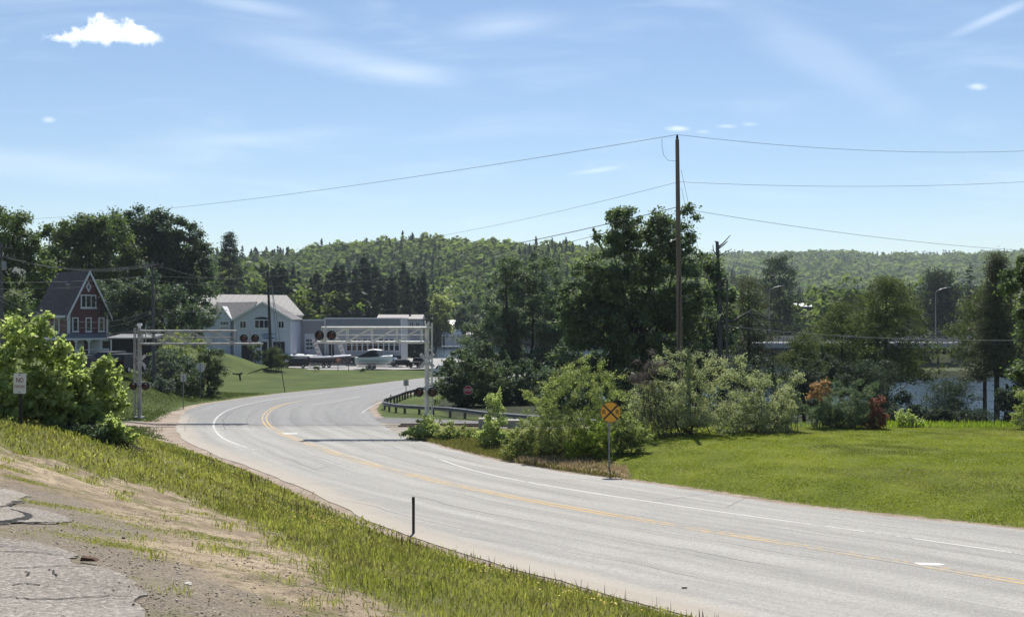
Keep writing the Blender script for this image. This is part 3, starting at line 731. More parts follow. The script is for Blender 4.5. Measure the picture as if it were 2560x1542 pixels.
def limbs(base, top, rad, targets, r, n=10, lean=0.0, seg=5):
    mb = MB(); b, t = Vector(base), Vector(top); pts = [b.lerp(t, k / seg) + Vector((r.normal(0, .03), r.normal(0, .03), 0)) * (t - b).length * (k > 0) for k in range(seg + 1)]
    mb.tube([b - Vector((0, 0, .4))] + pts, [rad * 1.35] + [rad * (1.15 - .8 * k / seg) for k in range(seg + 1)], 8)
    for q in targets[:n]:
        s = r.uniform(.35, .95); p0 = b.lerp(t, s); q = Vector(q); md = p0.lerp(q, .55) + Vector((r.normal(0, .2), r.normal(0, .2), -.08 * (q - p0).length))
        w = rad * (1.05 - .7 * s) * .5; mb.tube([p0, md, q], [w, w * .65, w * .25], 6)
    return mb
def px_blobs(d, lst):
    out = []
    for e in lst:
        c, rr, a, b = e[:4]; dy = e[4] if len(e) > 4 else 0
        k = d / F; p = P(c, rr, d); A, B_ = a * k, b * k
        out.append((p.x, d + dy, p.z, A, .5 * (A + B_) * (e[5] if len(e) > 5 else 1), B_))
    return out
def broadleaf(name, d, px, base, label, cat, mats, n=9000, leaf=.3, cr=.9, seed=1, trunk=.3, group=None, part='crown', sprigs=0, fill=1.0, lim=12, stems=1, tpart='trunk', barkm=None, aspect=.55, upb=.55, tvar=.35, flat=.75):
    r = np.random.default_rng(seed); blobs = px_blobs(d, px); bx = (base - CX) * d / F
    z0 = gz(bx, d); root = thing(name, (bx, d, z0), label, cat, group)
    if part == 'foliage' and aspect > .2 and d < 125 and 'orange' not in label:               # foliage down to the ground
        q = np.array(blobs); x0_, x1_ = (q[:, 0] - q[:, 3]).min(), (q[:, 0] + q[:, 3]).max(); zt_ = (q[:, 2] + q[:, 5]).max(); hw = (x1_ - x0_) / 2
        for e in (-.5, 0, .5): blobs.append(((x0_ + x1_) / 2 + e * hw, d, z0 + .22 * (zt_ - z0), hw * .48, hw * .5, .25 * (zt_ - z0)))
    if part == 'crown': n = int(n * 2.0); leaf *= 1.15; cr *= 1.15
    else: n = int(n * (.58 if d < 30 else 1.35)); leaf *= 1.12; cr *= 1.1
    cm, cl = crown(part, blobs, n, leaf, cr, mats, root, r, aspect, fill, sprigs, flat, upb, tvar)
    r.shuffle(cl); top = np.average(np.array(blobs)[:, :3], axis=0, weights=[q[3] * q[5] for q in blobs]); mb = MB()
    zt = max(q[2] + q[5] * .3 for q in blobs)
    if stems == 1: mb = limbs((bx, d, z0), (top[0] * .75 + bx * .25, top[1], max(top[2], z0 + .6 * (zt - z0))), trunk, cl, r, lim)
    else:
        for i in range(stems):
            q = cl[i % len(cl)]; b = Vector((bx + r.normal(0, .12) * stems ** .5, d + r.normal(0, .2), z0 - .1)); t = Vector(q); m_ = b.lerp(t, .5) + Vector((r.normal(0, .08), 0, .1)) * (t - b).length
            mb.tube([b, m_, t], [trunk, trunk * .7, trunk * .25], 5)
    mb.build(tpart, barkm or M['bark'], root, smooth=True)
    return root
def conifer_arr(H, Rr, z0, nwh, nb, ns, leaf, r, droop=.25, rise=.1, power=.8, irr=.25, wid=.35, tuft=0.0):
    C, Bs, sz, br = [], [], [], []
    for i in range(nwh):
        for j in range(nb):
            t = (i + r.uniform(-.6, .6)) / nwh; t = min(max(t, 0), .985); z = z0 + (H - z0) * t
            L = Rr * ((1 - t) ** power * .95 + .05) * r.uniform(1 - irr * 1.6, 1 + irr); az = 2.4 * i + 6.283 * j / nb + r.normal(0, .3)
            rs = rise * r.uniform(.5, 1.5)
            if tuft:
                nt = max(2, int(2 + 3.2 * L / Rr)); k = max(2, int(ns / nt)); st = r.uniform(.3, 1, nt) ** .8; s = np.repeat(st, k)
                lat = np.repeat(r.normal(0, 1, nt) * L * wid * .40 * (1.2 - st), k); m = len(s)
                o = r.normal(0, tuft, (m, 3)) * [1, 1, .55]
            else:
                s = r.uniform(.12, 1, ns) ** .75; lat = r.normal(0, 1, ns) * L * wid * .42 * (1.15 - s); m = ns; o = r.normal(0, .06, (m, 3)) * L * .5
            x = np.cos(az) * L * s - np.sin(az) * lat; y = np.sin(az) * L * s + np.cos(az) * lat
            zz = z + rs * L * s - droop * L * s * s
            C.append(np.c_[x, y, zz] + o); Bs.append(np.c_[np.cos(az) * np.ones(m) * .35, np.sin(az) * np.ones(m) * .35, np.ones(m) * .7]); sz.append(np.full(m, leaf * (.65 + .45 * (1 - t))))
            br.append(((0, 0, z), (math.cos(az) * L * .8, math.sin(az) * L * .8, z + rs * L * .8 - droop * L * .64)))
    C = np.vstack(C); tip = np.c_[r.normal(0, .03 * Rr, 8), r.normal(0, .03 * Rr, 8), H - r.uniform(0, .06, 8) * H]
    C = np.vstack([C, tip]); B_ = np.vstack([np.vstack(Bs), np.tile([0, 0, .3], (8, 1))]); sz = np.r_[np.concatenate(sz), np.full(8, leaf * .6)]
    return C, B_, sz, br
def conifer(name, loc, H, Rr, z0f, label, mats, seed, cat='tree', group=None, nwh=26, nb=6, ns=26, leaf=.4, droop=.25, rise=.1, power=.8, irr=.25, aspect=.35, trunk=.28, barkm=None, dead=0, spread=.7, lean=0.0, wid=.35, tuft=0.0):
    r = np.random.default_rng(seed); root = thing(name, loc, label, cat, group); loc = np.array(loc, float)
    C, B_, sz, br = conifer_arr(H, Rr, H * z0f, nwh, nb, ns, leaf, r, droop, rise, power, irr, wid, tuft)
    C[:, 0] += lean * C[:, 2]
    Vq, Fq = leaf_quads(C, sz, B_, aspect, r, spread); tint = np.repeat(np.clip(r.normal(.5, .28, len(C)), 0, 1), 4)
    np_mesh('crown', Vq + loc, Fq, mats, tint, parent=root)
    mb = MB(); o = Vector(loc); tl = lambda z: o + Vector((lean * z, 0, z))
    mb.tube([tl(-.3), tl(H * .5), tl(H * .97)], [trunk * 1.1, trunk * .7, .03], 8)
    for a, b in br[::3]:
        if a[2] < H * .8: mb.tube([tl(a[2]), o + Vector((b[0] + lean * b[2], b[1], b[2]))], [trunk * .16, .015], 4)
    for _ in range(dead):
        z = r.uniform(.12, max(z0f, .2)) * H; an = r.uniform(0, 6.28); L = r.uniform(.6, 1.8)
        mb.tube([tl(z), tl(z) + Vector((math.cos(an) * L, math.sin(an) * L, r.uniform(-.3, .15)))], [.03, .008], 4)
    mb.build('trunk', barkm or M['bark'], root, smooth=True); return root

LM = {
 'fresh': leafmat('fresh_maple_leaves', (.245, .295, .110), (.420, .460, .225), .60, 1.4, tcol=(1.45, 1.58, .95)),
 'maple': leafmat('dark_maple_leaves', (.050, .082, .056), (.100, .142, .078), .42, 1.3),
 'mid': leafmat('mid_green_leaves', (.062, .098, .038), (.125, .168, .056), .45, 1.4),
 'oak': leafmat('oak_leaves', (.068, .106, .062), (.150, .192, .088), .46, 1.4),
 'grey': leafmat('grey_green_leaves', (.085, .126, .084), (.150, .190, .112), .46, 1.3),
 'bushy': leafmat('yellow_green_shrub_leaves', (.170, .200, .074), (.300, .320, .140), .54, 1.4),
 'silver': leafmat('silvery_olive_leaves', (.215, .232, .150), (.395, .395, .275), .54, 1.3),
 'lime': leafmat('lime_leaves', (.14, .20, .024), (.24, .29, .040), .50, 1.5),
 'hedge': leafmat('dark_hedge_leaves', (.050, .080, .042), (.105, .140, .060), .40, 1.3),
 'blue': leafmat('bluish_shrub_leaves', (.066, .098, .084), (.112, .148, .115), .38, 1.2),
 'orange': leafmat('orange_new_leaves', (.36, .235, .11), (.46, .32, .16), .42, 1.3, tcol=(1.3, 1.1, .8)),
 'red': leafmat('rust_red_leaves', (.20, .070, .046), (.29, .115, .075), .38, 1.3, tcol=(1.3, 1.0, .8)),
 'pine': leafmat('pine_needles', (.050, .072, .032), (.135, .155, .050), .34, 1.3, spec=.1),
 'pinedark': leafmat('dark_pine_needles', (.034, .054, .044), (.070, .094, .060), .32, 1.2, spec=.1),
 'spruce': leafmat('spruce_needles', (.048, .076, .054), (.098, .130, .074), .32, 1.2, spec=.1),
 'dryneedle': leafmat('sparse_grey_needles', (.066, .076, .052), (.125, .132, .078), .32, 1.2, spec=.1),
 'twig': leafmat('bare_purple_twigs', (.085, .058, .060), (.14, .10, .10), .1, 1.0),
 'grass': leafmat('grass_blades', (.165, .172, .040), (.350, .330, .110), .50, 1.4),
 'lawn': leafmat('mown_grass', (.130, .158, .014), (.250, .262, .034), .45, 1.5),
 'farlawn': leafmat('dark_green_lawn', (.060, .082, .024), (.110, .132, .038), .35, 1.3),  # darker, duller green of the lawn beyond the crossing
 'dry': leafmat('dry_grass', (.32, .25, .15), (.48, .39, .26), .4, 1.1, tcol=(1.1, 1.0, .85)),
 'weed': leafmat('mixed_weeds', (.110, .115, .034), (.240, .205, .085), .40, 1.3),
 'straw': leafmat('straw_litter', (.20, .15, .085), (.42, .33, .21), .2, 1.0, tcol=(1, .95, .8)),
 'fl_yellow': leafmat('yellow_petals', (.62, .46, .06), (.75, .58, .14), .3, 1.1, tcol=(1, 1, .8)),
 'fl_white': leafmat('white_petals', (.6, .6, .55), (.75, .75, .72), .3, 1.0, tcol=(1, 1, 1)),
 'seed': leafmat('brown_seed_heads', (.050, .035, .028), (.095, .070, .050), .15, 1.0),
 'f_dec': leafmat('forest_leaves', (.072, .108, .040), (.165, .200, .064), .48, 1.4, spec=.05),
 'f_con': leafmat('forest_needles', (.044, .070, .054), (.084, .112, .070), .34, 1.2, spec=.05),
}

# left background trees by the house
broadleaf('maple_tree', 118, [(15, 565, 62, 66), (-40, 640, 90, 80), (60, 660, 60, 70), (10, 740, 100, 70), (90, 670, 36, 46), (-110, 600, 80, 100), (30, 620, 60, 60)], 5, 'tall green tree at the far left edge, rising behind the crossarm pole', 'tree', LM['mid'], 15000, .34, 1.0, 21, .4)
broadleaf('maple_tree', 152, [(185, 600, 85, 62), (260, 580, 75, 54), (145, 650, 62, 70), (250, 660, 105, 85), (120, 720, 60, 60), (215, 590, 60, 50)], 200, 'broad mid-green tree directly behind the red house roof', 'tree', LM['mid'], 21000, .40, 1.2, 22, .45, tvar=.3, fill=1.6)
broadleaf('maple_tree', 160, [(335, 570, 66, 48), (415, 575, 66, 48), (470, 640, 58, 70), (380, 660, 100, 80), (500, 700, 40, 50), (305, 590, 45, 45), (440, 745, 80, 60), (375, 585, 60, 60), (430, 630, 60, 60)], 400, 'very dark rounded maple, tallest crown right of the house', 'tree', LM['maple'], 28000, .42, 1.2, 23, .55, fill=1.6)
broadleaf('maple_tree', 139, [(420, 770, 90, 55), (330, 790, 60, 50), (485, 790, 55, 45), (260, 760, 45, 70), (360, 720, 60, 40)], 350, 'low dark tree between the red house and the marina, behind the wires', 'tree', LM['maple'], 9000, .36, 1.1, 24, .3)
conifer('pine_tree', (P(573, 0, 248).x, 248, gz(P(573, 0, 248).x, 248)), 248 * 223 / F - gz(P(573, 0, 248).x, 248), 6.6, .2, 'lone pine with layered tips against the sky, beside the dark maple', LM['pinedark'], 25, nwh=17, nb=8, ns=80, leaf=.7, droop=.05, rise=.2, power=.85, irr=.25, trunk=.3, tuft=.5, wid=.35, spread=1.4)

# big trees between the road and the lake
broadleaf('willow_tree', 118, [(1310, 670, 85, 55), (1290, 760, 100, 90), (1240, 850, 90, 80), (1385, 770, 60, 100), (1330, 860, 90, 80), (1200, 920, 60, 50)], 1310, 'tall airy grey-green tree behind the guardrail, left of the oak', 'tree', LM['grey'], 30000, .23, .8, 31, .22, stems=5, fill=1.4)
broadleaf('oak_tree', 84, [(1590, 560, 85, 45), (1545, 610, 60, 50), (1620, 630, 80, 60), (1690, 640, 60, 70), (1660, 580, 50, 40), (1500, 690, 75, 80), (1640, 720, 130, 90), (1450, 770, 65, 65), (1560, 760, 90, 90), (1470, 800, 85, 80), (1590, 830, 130, 90), (1720, 790, 75, 100), (1450, 890, 70, 60), (1560, 930, 120, 60), (1530, 545, 22, 24), (1725, 545, 24, 26)], 1620, 'largest dark oak, directly behind the tall pole', 'tree', LM['oak'], 44000, .24, .62, 32, .42, lim=26, sprigs=40, fill=1.5)
broadleaf('oak_tree', 92, [(1760, 700, 60, 80), (1740, 830, 70, 90), (1800, 800, 50, 90), (1700, 920, 90, 50)], 1745, 'dark oak on the right side of the tall pole, beside the dead tree', 'tree', LM['oak'], 10000, .27, .75, 33, .3)
broadleaf('shrub', 96, [(1150, 915, 50, 45), (1130, 960, 50, 40), (1210, 940, 60, 60), (1180, 985, 70, 30)], 1165, 'dark green shrub right of the mast, behind the guardrail', 'shrub', LM['hedge'], 15000, .20, .5, 34, .05, stems=7, part='foliage', tpart='stems', sprigs=14)
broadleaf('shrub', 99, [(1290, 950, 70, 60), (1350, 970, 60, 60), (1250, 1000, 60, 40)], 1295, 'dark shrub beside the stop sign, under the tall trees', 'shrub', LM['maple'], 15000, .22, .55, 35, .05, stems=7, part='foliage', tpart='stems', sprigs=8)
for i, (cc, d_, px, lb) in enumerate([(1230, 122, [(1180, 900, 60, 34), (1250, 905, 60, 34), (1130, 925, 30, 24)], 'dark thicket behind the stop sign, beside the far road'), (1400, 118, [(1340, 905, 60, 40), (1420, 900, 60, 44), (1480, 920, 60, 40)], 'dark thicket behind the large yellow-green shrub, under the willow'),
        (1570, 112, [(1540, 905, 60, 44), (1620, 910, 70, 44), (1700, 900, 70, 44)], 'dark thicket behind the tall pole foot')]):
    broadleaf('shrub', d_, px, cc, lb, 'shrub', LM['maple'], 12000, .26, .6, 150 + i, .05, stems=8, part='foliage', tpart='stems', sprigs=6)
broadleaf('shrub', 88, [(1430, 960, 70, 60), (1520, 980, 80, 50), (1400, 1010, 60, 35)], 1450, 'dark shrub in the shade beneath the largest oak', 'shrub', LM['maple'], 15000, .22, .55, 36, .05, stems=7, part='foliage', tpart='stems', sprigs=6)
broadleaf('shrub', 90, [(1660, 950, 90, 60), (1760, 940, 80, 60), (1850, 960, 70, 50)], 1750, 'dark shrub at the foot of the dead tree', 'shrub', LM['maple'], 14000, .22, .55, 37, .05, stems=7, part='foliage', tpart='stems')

# pines on the lake bank
def pine_at(c, d, top, label, mats, seed, Rr, z0f, **kw):
    x = (c - CX) * d / F; z = gz(x, d); return conifer('pine_tree', (x, d, z), (HY - top) * d / F - z, Rr, z0f, label, mats, seed, **kw)
pine_at(2215, 98, 688, 'broad yellow-green pine in front of the bridge, widest of the bank pines', LM['pine'], 41, 4.9, .30, nwh=17, nb=7, ns=204, leaf=0.34, droop=.02, rise=.14, power=.52, irr=.3, aspect=.3, trunk=.26, dead=16, spread=1.6, tuft=0.43, wid=.5)
pine_at(2105, 104, 755, 'smaller yellow-green pine left of the broad pine', LM['pine'], 42, 4.4, .34, nwh=13, nb=7, ns=187, leaf=0.34, droop=.02, rise=.15, power=.5, irr=.3, aspect=.3, trunk=.22, dead=12, spread=1.6, tuft=0.43, wid=.5)
pine_at(1872, 96, 690, 'dark open pine with a long drooping limb, right of the dead tree', LM['dryneedle'], 43, 3.4, .32, nwh=13, nb=6, ns=170, leaf=0.32, droop=.12, rise=.2, power=.45, irr=.35, aspect=.28, trunk=.24, dead=18, spread=1.6, tuft=0.40, wid=.5)
pine_at(2010, 92, 830, 'short bushy pine at the lawn edge, left of the broad pine', LM['pine'], 44, 3.2, .2, nwh=10, nb=7, ns=187, leaf=0.30, droop=.02, rise=.15, power=.5, irr=.3, aspect=.3, trunk=.18, dead=6, spread=1.6, tuft=0.38, wid=.55)
pine_at(2492, 86, 632, 'tall thin dark spruce near the right edge', LM['dryneedle'], 45, 2.4, .34, nwh=30, nb=6, ns=115, leaf=0.30, droop=.22, rise=.05, power=.7, irr=.4, aspect=.3, trunk=.24, dead=20, spread=1.6, tuft=0.38, wid=.4)
pine_at(2462, 92, 720, 'sparse grey-green pine left of the thin dark spruce', LM['pine'], 46, 3.2, .52, nwh=14, nb=6, ns=136, leaf=0.32, droop=.05, rise=.12, power=.55, irr=.35, aspect=.3, trunk=.2, dead=14, spread=1.6, tuft=0.40, wid=.45)
pine_at(2375, 84, 948, 'low spreading pine sapling on the bank below the bridge', LM['pinedark'], 47, 2.6, .1, nwh=7, nb=7, ns=170, leaf=0.30, droop=.05, rise=.1, power=.45, irr=.3, aspect=.3, trunk=.1, spread=1.6, tuft=0.38, wid=.5)
pine_at(2170, 84, 900, 'dark low pine behind the red-leaved shrub', LM['pinedark'], 48, 2.6, .15, nwh=7, nb=7, ns=170, leaf=0.30, droop=.1, rise=.1, power=.45, irr=.35, aspect=.3, trunk=.12, dead=8, spread=1.6, tuft=0.38, wid=.5)
pine_at(2450, 80, 1020, 'lowest dark pine sapling, near the right edge bush', LM['pinedark'], 49, 1.5, .1, nwh=5, nb=7, ns=60, leaf=0.28, droop=.05, rise=.1, power=.45, irr=.3, aspect=.3, trunk=.1, spread=1.6, tuft=0.35, wid=.5)
pine_at(1948, 245, 634, 'dark ragged pine standing above the shed, right of the light pole', LM['pinedark'], 50, 6.5, .25, nwh=13, nb=6, ns=149, leaf=0.75, droop=.05, rise=.12, power=.45, irr=.4, aspect=.35, trunk=.3, spread=1.6, tuft=0.75, wid=.5)
pine_at(2345, 255, 668, 'dark rounded pine above the right-hand light pole', LM['pinedark'], 51, 7.2, .3, nwh=11, nb=7, ns=149, leaf=0.85, droop=.02, rise=.12, power=.4, irr=.35, aspect=.4, trunk=.3, spread=1.6, tuft=1.06, wid=.5)
pine_at(2425, 260, 655, 'pointed spruce right of the right-hand light pole', LM['spruce'], 52, 5.0, .1, nwh=16, nb=7, ns=26, leaf=.8, droop=.2, rise=.05, power=.8, irr=.3, aspect=.4, trunk=.3)
broadleaf('maple_tree', 66, [(2600, 680, 75, 70), (2585, 820, 55, 55), (2640, 780, 80, 120), (2580, 950, 60, 60), (2530, 690, 40, 40), (2640, 900, 80, 80)], 2640, 'bright-leaved tree cut off by the right edge', 'tree', LM['mid'], 14000, .22, .55, 38, .22, lim=16)
broadleaf('shrub', 61, [(2580, 1010, 55, 55), (2590, 1060, 60, 40)], 2580, 'rounded shrub at the right edge of the lawn', 'shrub', LM['bushy'], 6000, .11, .3, 39, .03, stems=8, part='foliage', tpart='stems', sprigs=14)

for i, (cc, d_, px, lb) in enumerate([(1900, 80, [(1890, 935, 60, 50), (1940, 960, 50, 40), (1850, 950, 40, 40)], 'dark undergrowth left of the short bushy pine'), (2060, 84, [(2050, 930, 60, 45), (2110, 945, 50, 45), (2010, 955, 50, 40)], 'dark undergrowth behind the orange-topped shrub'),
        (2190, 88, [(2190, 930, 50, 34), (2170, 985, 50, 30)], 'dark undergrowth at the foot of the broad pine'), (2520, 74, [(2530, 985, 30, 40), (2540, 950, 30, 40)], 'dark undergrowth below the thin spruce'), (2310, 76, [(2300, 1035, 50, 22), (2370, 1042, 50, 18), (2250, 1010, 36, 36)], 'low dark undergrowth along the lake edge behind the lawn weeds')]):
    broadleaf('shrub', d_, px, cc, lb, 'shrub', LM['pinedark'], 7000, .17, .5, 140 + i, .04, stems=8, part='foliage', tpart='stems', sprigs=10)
# dead tree with a broken top
def dead_tree():
    d = 90; b = P(1802, 0, d); z = gz(b.x, d); o = thing('dead_tree', (b.x, d, z), 'grey dead tree with a snapped top and bare branch stubs', 'tree')
    mb = MB(); k = d / F
    mb.tube([(b.x, d, z - .3), P(1800, 850, d), P(1797, 720, d), P(1793, 604, d)], [.27, .25, .20, .14], 9)
    for pts, w in [([P(1795, 618, d), P(1808, 608, d), P(1826, 588, d)], .075), ([P(1796, 622, d), P(1812, 610, d), P(1819, 603, d)], .07), ([P(1793, 606, d), P(1787, 603, d)], .09), ([P(1797, 640, d), P(1815, 630, d), P(1830, 622, d)], .05),
                   ([P(1796, 640, d), P(1784, 628, d), P(1782, 612, d)], .06), ([P(1798, 695, d), P(1810, 690, d), P(1821, 684, d)], .06), ([P(1800, 810, d), P(1840, 800, d - 1), P(1880, 775, d - 2), P(1925, 800, d - 2.5)], .13), ([P(1870, 780, d - 2), P(1905, 815, d - 2.3), P(1930, 830, d - 2.4)], .09),
                   ([P(1798, 740, d), P(1770, 730, d + 1), P(1750, 735, d + 1)], .05), ([P(1798, 770, d), P(1835, 765, d + 1), P(1850, 775, d + 1)], .05)]:
        mb.tube(pts, [w * (1 - .55 * i / (len(pts) - 1)) for i in range(len(pts))], 6)
    mb.build('trunk', M['deadbark'], o, smooth=True)
dead_tree()

# shrubs along the right side
SH = dict(part='foliage', tpart='stems')
broadleaf('shrub', 52.5, [(1440, 965, 85, 55), (1370, 1020, 58, 65), (1520, 1000, 62, 75), (1440, 1070, 120, 60), (1410, 940, 35, 35), (1490, 930, 35, 30), (1335, 990, 28, 30), (1460, 905, 14, 28)], 1440, 'large yellow-green shrub left of the round yellow sign', 'shrub', LM['bushy'], 26000, .085, .26, 61, .025, stems=22, sprigs=60, aspect=.42, **SH)
broadleaf('shrub', 57.5, [(1690, 940, 80, 65), (1775, 925, 62, 55), (1640, 1000, 75, 60), (1715, 895, 18, 26), (1850, 905, 16, 26), (1740, 1020, 80, 60), (1600, 1030, 40, 40), (1660, 1060, 70, 45)], 1700, 'largest silvery olive shrub, dark shadow beneath it, behind the yellow sign', 'shrub', LM['silver'], 28000, .095, .28, 62, .03, stems=26, sprigs=70, aspect=.45, **SH)
broadleaf('shrub', 59, [(1850, 970, 70, 60), (1920, 1000, 70, 65), (1870, 1050, 100, 45), (1960, 1040, 45, 45)], 1880, 'olive-grey shrub right of the largest silvery shrub', 'shrub', LM['silver'], 22000, .095, .28, 63, .03, stems=24, sprigs=50, aspect=.45, **SH)
broadleaf('shrub', 60, [(1990, 965, 18, 40), (1975, 1010, 25, 40)], 1985, 'slim upright pale sapling between the olive and the orange-topped shrubs', 'shrub', LM['silver'], 2600, .10, .22, 64, .02, stems=5, sprigs=10, **SH)
broadleaf('shrub', 56, [(1615, 935, 32, 42), (1640, 910, 24, 34)], 1630, 'bare purplish twiggy shrub at the left of the silvery shrub', 'shrub', LM['twig'], 3600, .16, .34, 65, .012, stems=50, aspect=.06, **SH)
broadleaf('shrub', 50.5, [(1490, 1085, 50, 36), (1440, 1100, 32, 28)], 1480, 'low lime-green bush at the left of the sign post', 'shrub', LM['lime'], 6000, .09, .20, 66, .015, stems=14, sprigs=20, **SH)
broadleaf('shrub', 51.5, [(1570, 1065, 42, 38), (1590, 1095, 35, 28), (1550, 1095, 28, 24)], 1570, 'yellow-green bush right of the sign post', 'shrub', LM['bushy'], 6500, .09, .2, 67, .015, stems=14, sprigs=20, **SH)
broadleaf('shrub', 62, [(2110, 1000, 70, 50), (2060, 1030, 50, 45), (2130, 1045, 80, 40), (2160, 985, 35, 40)], 2105, 'dense dark-based shrub on the lawn with feathery grey-green top', 'shrub', LM['grey'], 30000, .09, .27, 68, .03, stems=14, sprigs=40, aspect=.3, **SH)
broadleaf('shrub', 61.4, [(2052, 972, 28, 22), (2040, 990, 20, 18)], 2050, 'orange-leaved shoot at the top of the dense lawn shrub', 'shrub', LM['orange'], 2200, .09, .2, 69, .02, stems=6, sprigs=6, **SH)
broadleaf('shrub', 61.2, [(2190, 1015, 24, 28), (2195, 1045, 22, 30), (2180, 1070, 24, 14)], 2188, 'rust-red shrub beside the dense lawn shrub', 'shrub', LM['red'], 3600, .09, .2, 70, .02, stems=8, sprigs=8, **SH)
broadleaf('shrub', 63, [(2262, 1040, 22, 22), (2285, 1052, 24, 14)], 2265, 'small pale green bush right of the red shrub', 'shrub', LM['fresh'], 2200, .10, .18, 71, .012, stems=8, sprigs=10, **SH)
broadleaf('shrub', 58, [(1235, 1005, 22, 25), (1240, 1045, 30, 35), (1225, 1095, 38, 36)], 1235, 'narrow upright green sapling in front of the concrete block', 'shrub', LM['fresh'], 6500, .10, .22, 72, .02, stems=6, sprigs=22, **SH)
broadleaf('shrub', 53, [(1320, 1075, 45, 32), (1290, 1100, 40, 25), (1380, 1105, 40, 25)], 1325, 'bright leafy bush right of the narrow sapling', 'shrub', LM['bushy'], 8000, .09, .2, 73, .015, stems=14, sprigs=24, **SH)
broadleaf('shrub', 63.8, [(1060, 1070, 34, 34), (1030, 1080, 26, 20), (1085, 1085, 25, 25)], 1062, 'leafy bush hiding the foot of the right-hand signal mast', 'shrub', LM['fresh'], 6000, .12, .22, 74, .015, stems=12, sprigs=18, **SH)
broadleaf('shrub', 62.5, [(1120, 1078, 32, 24), (1165, 1085, 36, 20)], 1140, 'low weedy bush between the right mast and the narrow sapling', 'shrub', LM['bushy'], 5000, .10, .2, 75, .015, stems=12, sprigs=24, **SH)

# bright bushes at the left
bl = [('leafy maple bush at the far left, behind the no parking sign', 26.6, [(20, 880, 55, 65), (60, 850, 40, 60), (-60, 900, 80, 90), (25, 960, 60, 60), (-20, 1020, 70, 50), (10, 815, 24, 28), (50, 800, 18, 22)], 10, 81, 13000),
      ('tallest pale shoot bush, just right of the no parking sign', 27.2, [(105, 850, 36, 55), (105, 800, 18, 30), (130, 920, 50, 60), (100, 985, 55, 60), (150, 880, 28, 40)], 110, 82, 12000),
      ('maple bush in the middle of the left thicket', 27.8, [(185, 920, 38, 40), (200, 980, 50, 60), (160, 1030, 50, 40)], 180, 83, 9000),
      ('yellow-green bush at the right end of the left thicket', 28.4, [(255, 900, 26, 22), (240, 940, 40, 35), (270, 975, 34, 38), (235, 1010, 50, 50), (285, 1025, 26, 26)], 255, 84, 10500),
      ('small low bush at the right foot of the left thicket', 27.4, [(300, 1085, 28, 26), (275, 1060, 30, 30)], 290, 85, 3200)]
for lb, d, px, b, sd, n in bl:
    broadleaf('maple_bush', d, px, b, lb, 'bush', LM['fresh'], n, .115, .17, sd, .016, 'leafy bushes at the left roadside', stems=12, sprigs=40, aspect=.7, upb=.7, **SH)
broadleaf('juniper_bush', 27.0, [(190, 1078, 48, 26), (235, 1085, 36, 24)], 210, 'dark low bush under the left thicket', 'bush', LM['maple'], 5000, .07, .16, 86, .012, stems=10, sprigs=10, **SH)
broadleaf('twig_bush', 28, [(20, 1060, 60, 30), (120, 1055, 50, 30), (170, 1045, 40, 30)], 90, 'tangle of bare brown stems under the left thicket', 'bush', LM['twig'], 3500, .22, .3, 87, .010, stems=40, aspect=.05, **SH)

# hedge group on the left lawn
broadleaf('hedge_bush', 112, [(440, 862, 55, 30), (490, 870, 40, 30), (410, 880, 40, 40)], 450, 'bright green top shrub behind the signal truss, left lawn', 'shrub', LM['bushy'], 6000, .2, .5, 91, .05, stems=8, sprigs=10, **SH)
broadleaf('hedge_bush', 107, [(430, 905, 50, 38), (400, 930, 45, 36), (460, 935, 45, 36)], 432, 'bluish rounded shrub on the left lawn', 'shrub', LM['blue'], 8000, .17, .45, 92, .04, stems=8, sprigs=8, **SH)
broadleaf('hedge_bush', 109, [(525, 895, 34, 50), (500, 925, 38, 40), (540, 930, 24, 35)], 520, 'dark upright shrub at the right end of the left hedge', 'shrub', LM['hedge'], 8000, .18, .45, 93, .05, stems=8, sprigs=8, **SH)
broadleaf('hedge_bush', 103, [(470, 945, 30, 26), (455, 955, 30, 20)], 465, 'low dark shrub behind the small white sign', 'shrub', LM['hedge'], 4000, .15, .35, 94, .03, stems=8, **SH)
broadleaf('hedge_bush', 99, [(400, 965, 34, 26), (380, 985, 28, 16), (415, 985, 22, 14)], 400, 'grey-green low shrub beside the left signal mast', 'shrub', LM['blue'], 4000, .14, .35, 95, .03, stems=8, **SH)
broadleaf('hedge_bush', 178, [(640, 880, 18, 22)], 640, 'small round shrub in front of the marina gable', 'shrub', LM['hedge'], 1500, .25, .5, 96, .04, stems=5, **SH)
broadleaf('ornamental_grass', 172, [(690, 888, 30, 26), (705, 905, 22, 14), (675, 905, 20, 14)], 692, 'clump of tall arching grass at the foot of the marina pole', 'grass', LM['pine'], 5000, .7, .6, 97, .03, stems=10, aspect=.08, upb=.1, **SH)
for c, rr, d, sd, lb in [(845, 908, 176, 98, 'low weed tuft on the lawn edge below the dark blue boat'), (905, 912, 176, 99, 'low weed tuft on the lawn edge below the white boat')]:
    broadleaf('weed_tuft', d, [(c - 55 if c == 845 else c, rr + 12, 9, 3)], c - 55 if c == 845 else c, lb, 'weeds', LM['hedge'], 500, .2, .2, sd, .02, stems=4, **SH)

# shoreline trees one can tell apart
broadleaf('round_tree', 322, [(1088, 775, 42, 38), (1075, 810, 30, 25), (1105, 800, 34, 34)], 1088, 'round light green tree beside the pale waterfront house', 'tree', LM['bushy'], 4500, .6, 1.4, 101, .3)
broadleaf('round_tree', 332, [(1180, 785, 45, 34), (1150, 800, 35, 30), (1215, 805, 30, 28)], 1175, 'dark round tree shading the waterfront porch', 'tree', LM['maple'], 4500, .6, 1.4, 102, .3)

